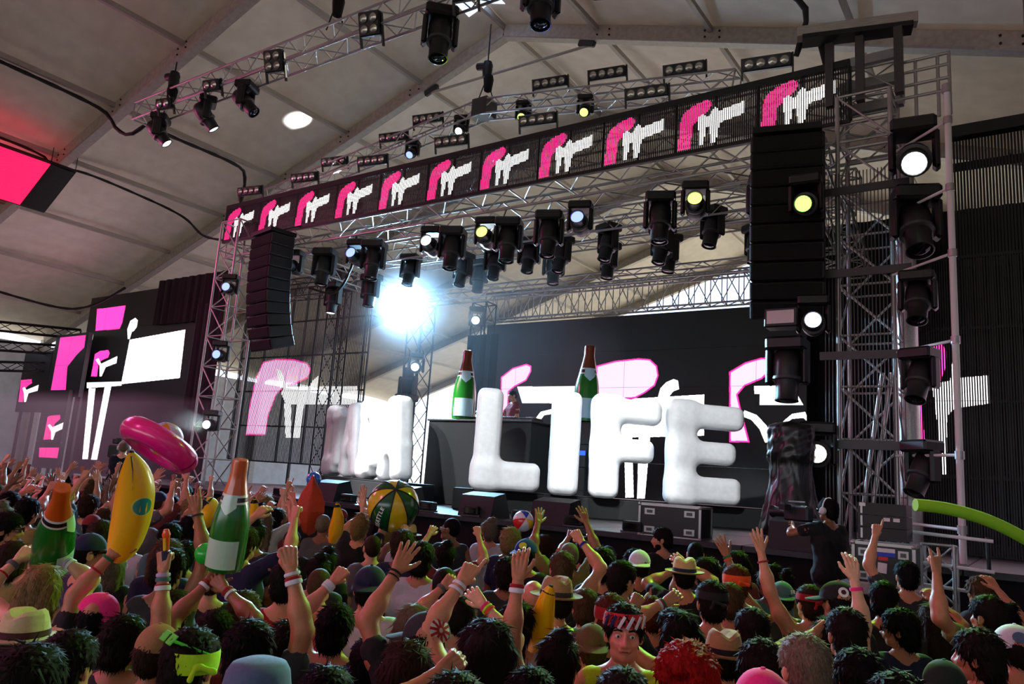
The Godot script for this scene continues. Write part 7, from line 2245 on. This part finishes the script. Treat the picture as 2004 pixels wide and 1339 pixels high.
func hat_parts(kind: String) -> Array:
	if hat_mesh.has(kind):
		return hat_mesh[kind]
	var out := []
	if kind == "fedora":
		var crown := Shape.new().lathe([Vector2(0.101, 1.668), Vector2(0.100, 1.70), Vector2(0.096, 1.735), Vector2(0.088, 1.765), Vector2(0.07, 1.782), Vector2(0.04, 1.783), Vector2(0.0, 1.775)], 28, Transform3D(), Vector2(0.92, 1.12))
		# pinch the front and dent the top lengthways
		for j in crown.v.size():
			var p := crown.v[j]
			var up := clampf((p.y - 1.70) / 0.08, 0, 1)
			p.y -= up * 0.028 * exp(-pow(p.x / 0.028, 2)) 
			p.x *= 1.0 - up * 0.35 * clampf(-p.z / 0.1, 0, 1)
			crown.v[j] = p
		smooth_normals(crown)
		var brim := Shape.new().lathe([Vector2(0.098, 1.668), Vector2(0.125, 1.660), Vector2(0.150, 1.664), Vector2(0.163, 1.672), Vector2(0.164, 1.676), Vector2(0.150, 1.669), Vector2(0.125, 1.665), Vector2(0.098, 1.674)], 30, Transform3D(), Vector2(0.94, 1.08))
		var band := Shape.new().lathe([Vector2(0.1035, 1.672), Vector2(0.1025, 1.70)], 28, Transform3D(), Vector2(0.92, 1.12))
		out = [["hat_crown", crown.mesh(), 0], ["hat_brim", brim.mesh(), 0], ["hat_band", band.mesh(), 1]]
	elif kind == "bucket":
		var crown := Shape.new().lathe([Vector2(0.106, 1.66), Vector2(0.103, 1.69), Vector2(0.096, 1.728), Vector2(0.082, 1.75), Vector2(0.05, 1.761), Vector2(0.0, 1.765)], 26, Transform3D(), Vector2(0.95, 1.1))
		var brim := Shape.new().lathe([Vector2(0.104, 1.664), Vector2(0.15, 1.625), Vector2(0.148, 1.621), Vector2(0.104, 1.656)], 26, Transform3D(), Vector2(0.96, 1.06))
		out = [["hat_crown", crown.mesh(), 0], ["hat_brim", brim.mesh(), 0]]
	elif kind.begins_with("cap"):
		var dome := Shape.new()
		var pr := []
		for k in 9:
			var a := PI * 0.5 * k / 8.0
			pr.append(Vector2(0.103 * cos(a), 1.662 + 0.107 * sin(a)))
		dome.lathe(pr, 26, Transform3D(), Vector2(0.93, 1.10))
		var visor := Shape.new()
		for side in 2:
			for k in 12:
				var q := []
				for e in 2:
					var a := PI * (0.12 + 0.76 * (k + e) / 12.0)
					var inn := Vector3(cos(a) * 0.096, 1.664, -sin(a) * 0.111)
					var outp := Vector3(cos(a) * 0.092, 1.664 - 0.022 * sin(a) - 0.012 * pow(cos(a), 2), -0.045 - sin(a) * 0.15)
					q.append(inn)
					q.append(outp)
				var o := Vector3(0, 0.003 if side == 0 else -0.003, 0)
				if side == 0:
					visor.quad(q[0] + o, q[1] + o, q[3] + o, q[2] + o)
				else:
					visor.quad(q[2] + o, q[3] + o, q[1] + o, q[0] + o)
		var button := Shape.new().lathe([Vector2(0.011, 1.766), Vector2(0.008, 1.773), Vector2(0, 1.775)], 10)
		out = [["cap_crown", dome.mesh(), 0], ["cap_visor", visor.mesh(), 1], ["cap_button", button.mesh(), 2]]
	elif kind == "band" or kind == "bandana" or kind == "bandflag":
		var wide: float = {"band": 0.045, "bandana": 0.07, "bandflag": 0.058}[kind]
		var pr := []
		for k in 6:
			var yy: float = {"band": 1.668, "bandana": 1.632, "bandflag": 1.674}[kind] + wide * k / 5.0
			pr.append(Vector2(0.1045 * sqrt(1.0 - pow((yy - 1.668) / 0.135, 2)), yy))
		var s := Shape.new().lathe(pr, 28, Transform3D(Basis(), Vector3(0, 0, 0.012)), Vector2(0.95, 1.13))
		var knot := Shape.new().add(net([["e", Vector3(0, 1.66, 0.125), Vector3(0.02, 0.016, 0.016)], cap(Vector3(0.01, 1.66, 0.13), Vector3(0.05, 1.645, 0.142), 0.007, 0.013), cap(Vector3(-0.01, 1.66, 0.13), Vector3(-0.028, 1.625, 0.146), 0.007, 0.011)], 0.006, 0.01))
		out = [["headband", s.mesh(), 0], ["headband_knot", knot.mesh(), 0]]
	hat_mesh[kind] = out
	return out


func get_trousers() -> ArrayMesh:
	if trousers_mesh == null:
		var s := Shape.new()
		for sx in [-1.0, 1.0]:
			s.tube(PackedVector3Array([Vector3(sx * 0.10, 0.0, -0.04), Vector3(sx * 0.10, 0.08, 0.0), Vector3(sx * 0.10, 0.30, 0.01), Vector3(sx * 0.098, 0.50, -0.01), Vector3(sx * 0.095, 0.75, 0.0), Vector3(sx * 0.08, 0.92, 0.0)]), PackedFloat32Array([0.06, 0.055, 0.062, 0.068, 0.092, 0.105]), 10)
			s.add(Shape.new().lathe([Vector2(0, 0), Vector2(0.05, 0.0), Vector2(0.05, 0.05), Vector2(0.03, 0.08), Vector2(0, 0.085)], 10, Transform3D(Basis(), Vector3(sx * 0.10, 0, -0.07)), Vector2(0.9, 2.4)))
		s.add(Shape.new().lathe([Vector2(0.10, 0.82), Vector2(0.155, 0.86), Vector2(0.165, 0.93), Vector2(0.150, 1.02)], 16, Transform3D(), Vector2(1.0, 0.78)))
		trousers_mesh = s.mesh()
	return trousers_mesh


# two-bone arm from shoulder towards wrist; returns [elbow, wrist]
func reach(s: Vector3, w: Vector3, pole: Vector3) -> Array:
	var l1 := 0.295
	var l2 := 0.262
	var v := w - s
	var d := clampf(v.length(), 0.12, l1 + l2 - 0.004)
	v = v.normalized() * d
	var a := (l1 * l1 - l2 * l2 + d * d) / (2 * d)
	var h := sqrt(maxf(l1 * l1 - a * a, 0.0))
	var u := v.normalized()
	var p := (pole - u * pole.dot(u)).normalized()
	return [s + u * a + p * h, s + v]


func skin(tone: int) -> StandardMaterial3D:
	var key := "skin%d" % tone
	if not M.has(key):
		var c: Color = [Color(0.88, 0.65, 0.51), Color(0.82, 0.55, 0.40), Color(0.72, 0.46, 0.31), Color(0.60, 0.36, 0.23), Color(0.86, 0.53, 0.43), Color(0.44, 0.26, 0.17)][tone]
		var m := noisy(c.darkened(0.06), c.lightened(0.04), 0.48, 3.0, 0.05, 0.0, 30 + tone)
		M[key] = m
	return M[key]


func hair_mat(c: String) -> StandardMaterial3D:
	var key := "hair_" + c
	if not M.has(key):
		var col: Color = {"black": Color(0.06, 0.05, 0.045), "dark": Color(0.13, 0.09, 0.065), "brown": Color(0.25, 0.165, 0.10), "light": Color(0.40, 0.29, 0.18), "blond": Color(0.68, 0.54, 0.34), "ash": Color(0.58, 0.50, 0.40), "red": Color(0.72, 0.07, 0.03), "ginger": Color(0.42, 0.20, 0.09)}[c]
		M[key] = noisy(col.darkened(0.5), col.darkened(0.05), 0.7, 6.0, 0.10, 0.3, hash(c) % 1000, Vector3(1, 0.22, 1))
		M[key].metallic_specular = 0.25
	return M[key]


func cloth(c: Color) -> StandardMaterial3D:
	var key := "cloth_" + c.to_html()
	if not M.has(key):
		M[key] = noisy(c.darkened(0.08), c.lightened(0.05), 0.9, 4.0, 0.06, 0.25, 77)
	return M[key]


# spec: at, yaw, h, hair, hair_color, skin, shirt, shirt_color, arms {L:[wrist, pose, palm], R:...}, head_yaw, head_pitch, hat [kind, colours...]
func person(sp: Dictionary) -> Node3D:
	var o := thing("person", sp.label, "person", sp.at, sp.get("group", ""))
	var sc: float = sp.get("h", 1.75) / 1.752
	o.basis = Basis(Vector3.UP, sp.yaw).scaled(Vector3.ONE * sc)
	var wide: float = sp.get("wide", 1.0)
	var bones := [
		cap(Vector3(-0.085 * wide, 0.93, 0), Vector3(0.085 * wide, 0.93, 0), 0.115, 0.115),
		cap(Vector3(-0.05 * wide, 1.0, 0), Vector3(-0.055 * wide, 1.2, 0), 0.105, 0.108),
		cap(Vector3(0.05 * wide, 1.0, 0), Vector3(0.055 * wide, 1.2, 0), 0.105, 0.108),
		cap(Vector3(-0.085 * wide, 1.29, 0.005), Vector3(0.085 * wide, 1.29, 0.005), 0.115, 0.115),
		cap(Vector3(-0.13 * wide, 1.415, 0.012), Vector3(0.13 * wide, 1.415, 0.012), 0.062, 0.062),
		cap(Vector3(-0.06, 1.445, 0.018), Vector3(0.06, 1.445, 0.018), 0.05, 0.05),
		cap(Vector3(0, 1.43, 0.018), Vector3(0, 1.52, 0.012), 0.057, 0.054),
	]
	var cloth_bones := []
	for k in 5:
		var b: Array = bones[k].duplicate()
		b[3] += 0.013
		b[4] += 0.013
		cloth_bones.append(b)
	cloth_bones.append(["e", Vector3(0, 1.515, 0.012), Vector3(0.078, 0.06, 0.078), "-"])
	var body := Shape.new()
	var wrists := {}
	for side in ["L", "R"]:
		var sg := -1.0 if side == "L" else 1.0
		var arm = sp.arms.get(side)
		var s := Vector3(sg * 0.182 * wide, 1.405, 0.012)
		var w := Vector3(sg * 0.19, 0.90, -0.14)
		var pose := "relaxed"
		if arm != null:
			w = arm[0]
			pose = arm[1]
			if w.y > 1.4:
				s += Vector3(-sg * 0.008, 0.04, 0)
		var pole := Vector3(sg * 0.9, -0.35, 0.25) if w.y > 1.3 else Vector3(sg * 0.25, -0.2, 0.9)
		var r := reach(s, w, pole)
		var e: Vector3 = r[0]
		w = r[1]
		var mid := e.lerp(w, 0.32)
		bones.append(cap(s + Vector3(-sg * 0.03, 0, 0), s.lerp(e, 0.4), 0.06, 0.052))
		bones.append(cap(s.lerp(e, 0.4), e, 0.05, 0.041))
		bones.append(cap(e, mid, 0.041, 0.043))
		bones.append(cap(mid, w, 0.042, 0.028))
		if sp.shirt == "tee":
			cloth_bones.append(cap(s + Vector3(-sg * 0.03, 0, 0), s.lerp(e, 0.55), 0.074, 0.066))
		var y := (w - e).normalized()
		var palm := Vector3(0, 0, -1) if w.y > 1.2 else Vector3(-sg, 0, 0)
		if arm != null and arm.size() > 2 and arm[2] is Vector3:
			palm = arm[2]
		var z := -(palm - y * palm.dot(y)).normalized()
		var hb := Basis(y.cross(z), y, z)
		wrists[side] = Transform3D(hb, w)
		# a left hand has its thumb on +x when the palm faces away from us
		body.add(hand_shape(pose), Transform3D(hb, w + y * 0.012), side == "R")
	body.add(net(bones, 0.021, 0.045))
	var ht := Transform3D(Basis(Vector3.UP, sp.get("head_yaw", 0.0)) * Basis(Vector3.RIGHT, sp.get("head_pitch", 0.0)), Vector3.ZERO)
	var piv := Vector3(0, 1.5, 0.012)
	ht.origin = piv - ht.basis * piv
	body.add(get_head(), ht)
	part(o, "body", body.mesh(), skin(sp.get("skin", 1)))
	if sp.shirt != "none":
		part(o, "shirt", net(cloth_bones, 0.022, 0.04, 0.006, Vector3(14, 9, 14)).mesh(), cloth(sp.shirt_color))
	part(o, "trousers", get_trousers(), cloth(sp.get("trousers", Color(0.10, 0.11, 0.14))))
	if sp.hair != "bald":
		var covered: bool = sp.has("hat") and not sp.hat[0].begins_with("band")
		part(o, "hair", hair_mesh("under" if covered and sp.hair in ["short", "mop", "buzz"] else sp.hair), hair_mat(sp.hair_color), ht)
	if sp.has("hat"):
		put_hat(o, sp.hat, ht)
	for bnd in sp.get("bands", []):
		# [side, distance below the wrist, colour, width]
		var wt: Transform3D = wrists[bnd[0]]
		var d: float = bnd[1]
		var rr: float = lerpf(0.031, 0.041, clampf(d / 0.14, 0, 1)) + 0.002
		var wd: float = bnd[3] if bnd.size() > 3 else 0.016
		part(o, "wristband", Shape.new().lathe([Vector2(rr, -d), Vector2(rr + 0.0025, -d + wd * 0.5), Vector2(rr, -d + wd)], 14).mesh(), cloth(bnd[2]), wt)
	if sp.get("eyes", false):
		add_face(o, ht)
	if sp.has("glasses"):
		add_glasses(o, ht, sp.glasses)
	return o


func put_hat(o: Node3D, hat: Array, ht: Transform3D) -> void:
	var xf := ht
	if hat.size() > 4:
		xf = ht * Transform3D(Basis(Vector3.UP, hat[4]), Vector3.ZERO)
	if hat.size() > 5:
		var p := Vector3(0, 1.66, 0)
		var b := Basis(Vector3.RIGHT, hat[5])
		xf = xf * Transform3D(b, p - b * p)
	for q in hat_parts(hat[0]):
		var c: Color = hat[1 + mini(q[2], 2)]
		part(o, q[0], q[1], cloth(c), xf)


func add_face(o: Node3D, ht: Transform3D) -> void:
	for sx in [-1.0, 1.0]:
		var e := part(o, "eye", Shape.new().lathe([Vector2(0, -0.0125), Vector2(0.009, -0.009), Vector2(0.0125, 0), Vector2(0.009, 0.009), Vector2(0, 0.0125)], 12, Transform3D(Basis(Vector3(1, 0, 0), -PI / 2), Vector3.ZERO), Vector2(1.15, 0.75)).mesh(), mat(Color(0.85, 0.83, 0.8), 0.2), ht * Transform3D(Basis(), Vector3(sx * 0.032, 1.6355, -0.0825)))
		part(e, "iris", Shape.new().lathe([Vector2(0.0058, 0.0122), Vector2(0.0, 0.0134)], 12, Transform3D(Basis(Vector3(1, 0, 0), -PI / 2), Vector3.ZERO)).mesh(), mat(Color(0.08, 0.05, 0.03), 0.2))
		part(o, "eyebrow", Shape.new().tube(PackedVector3Array([Vector3(sx * 0.014, 1.659, -0.098), Vector3(sx * 0.034, 1.664, -0.096), Vector3(sx * 0.052, 1.657, -0.083)]), PackedFloat32Array([0.0045, 0.005, 0.003]), 6).mesh(), hair_mat("dark"), ht)
	part(o, "lips", Shape.new().tube(PackedVector3Array([Vector3(-0.024, 1.5725, -0.094), Vector3(-0.01, 1.5735, -0.103), Vector3(0.01, 1.5735, -0.103), Vector3(0.024, 1.5725, -0.094)]), PackedFloat32Array([0.002, 0.005, 0.005, 0.002]), 6).mesh(), mat(Color(0.55, 0.26, 0.22), 0.5), ht)


func add_glasses(o: Node3D, ht: Transform3D, c: Color) -> void:
	var s := Shape.new()
	for sx in [-1.0, 1.0]:
		s.box(Vector3(sx * 0.034, 1.637, -0.108), Vector3(0.05, 0.036, 0.004))
		s.tube(PackedVector3Array([Vector3(sx * 0.062, 1.645, -0.104), Vector3(sx * 0.08, 1.645, -0.06), Vector3(sx * 0.088, 1.64, 0.02)]), PackedFloat32Array([0.004, 0.0035, 0.003]), 6)
	s.box(Vector3(0, 1.645, -0.112), Vector3(0.02, 0.006, 0.004))
	part(o, "glasses", s.mesh(), mat(c, 0.2), ht)
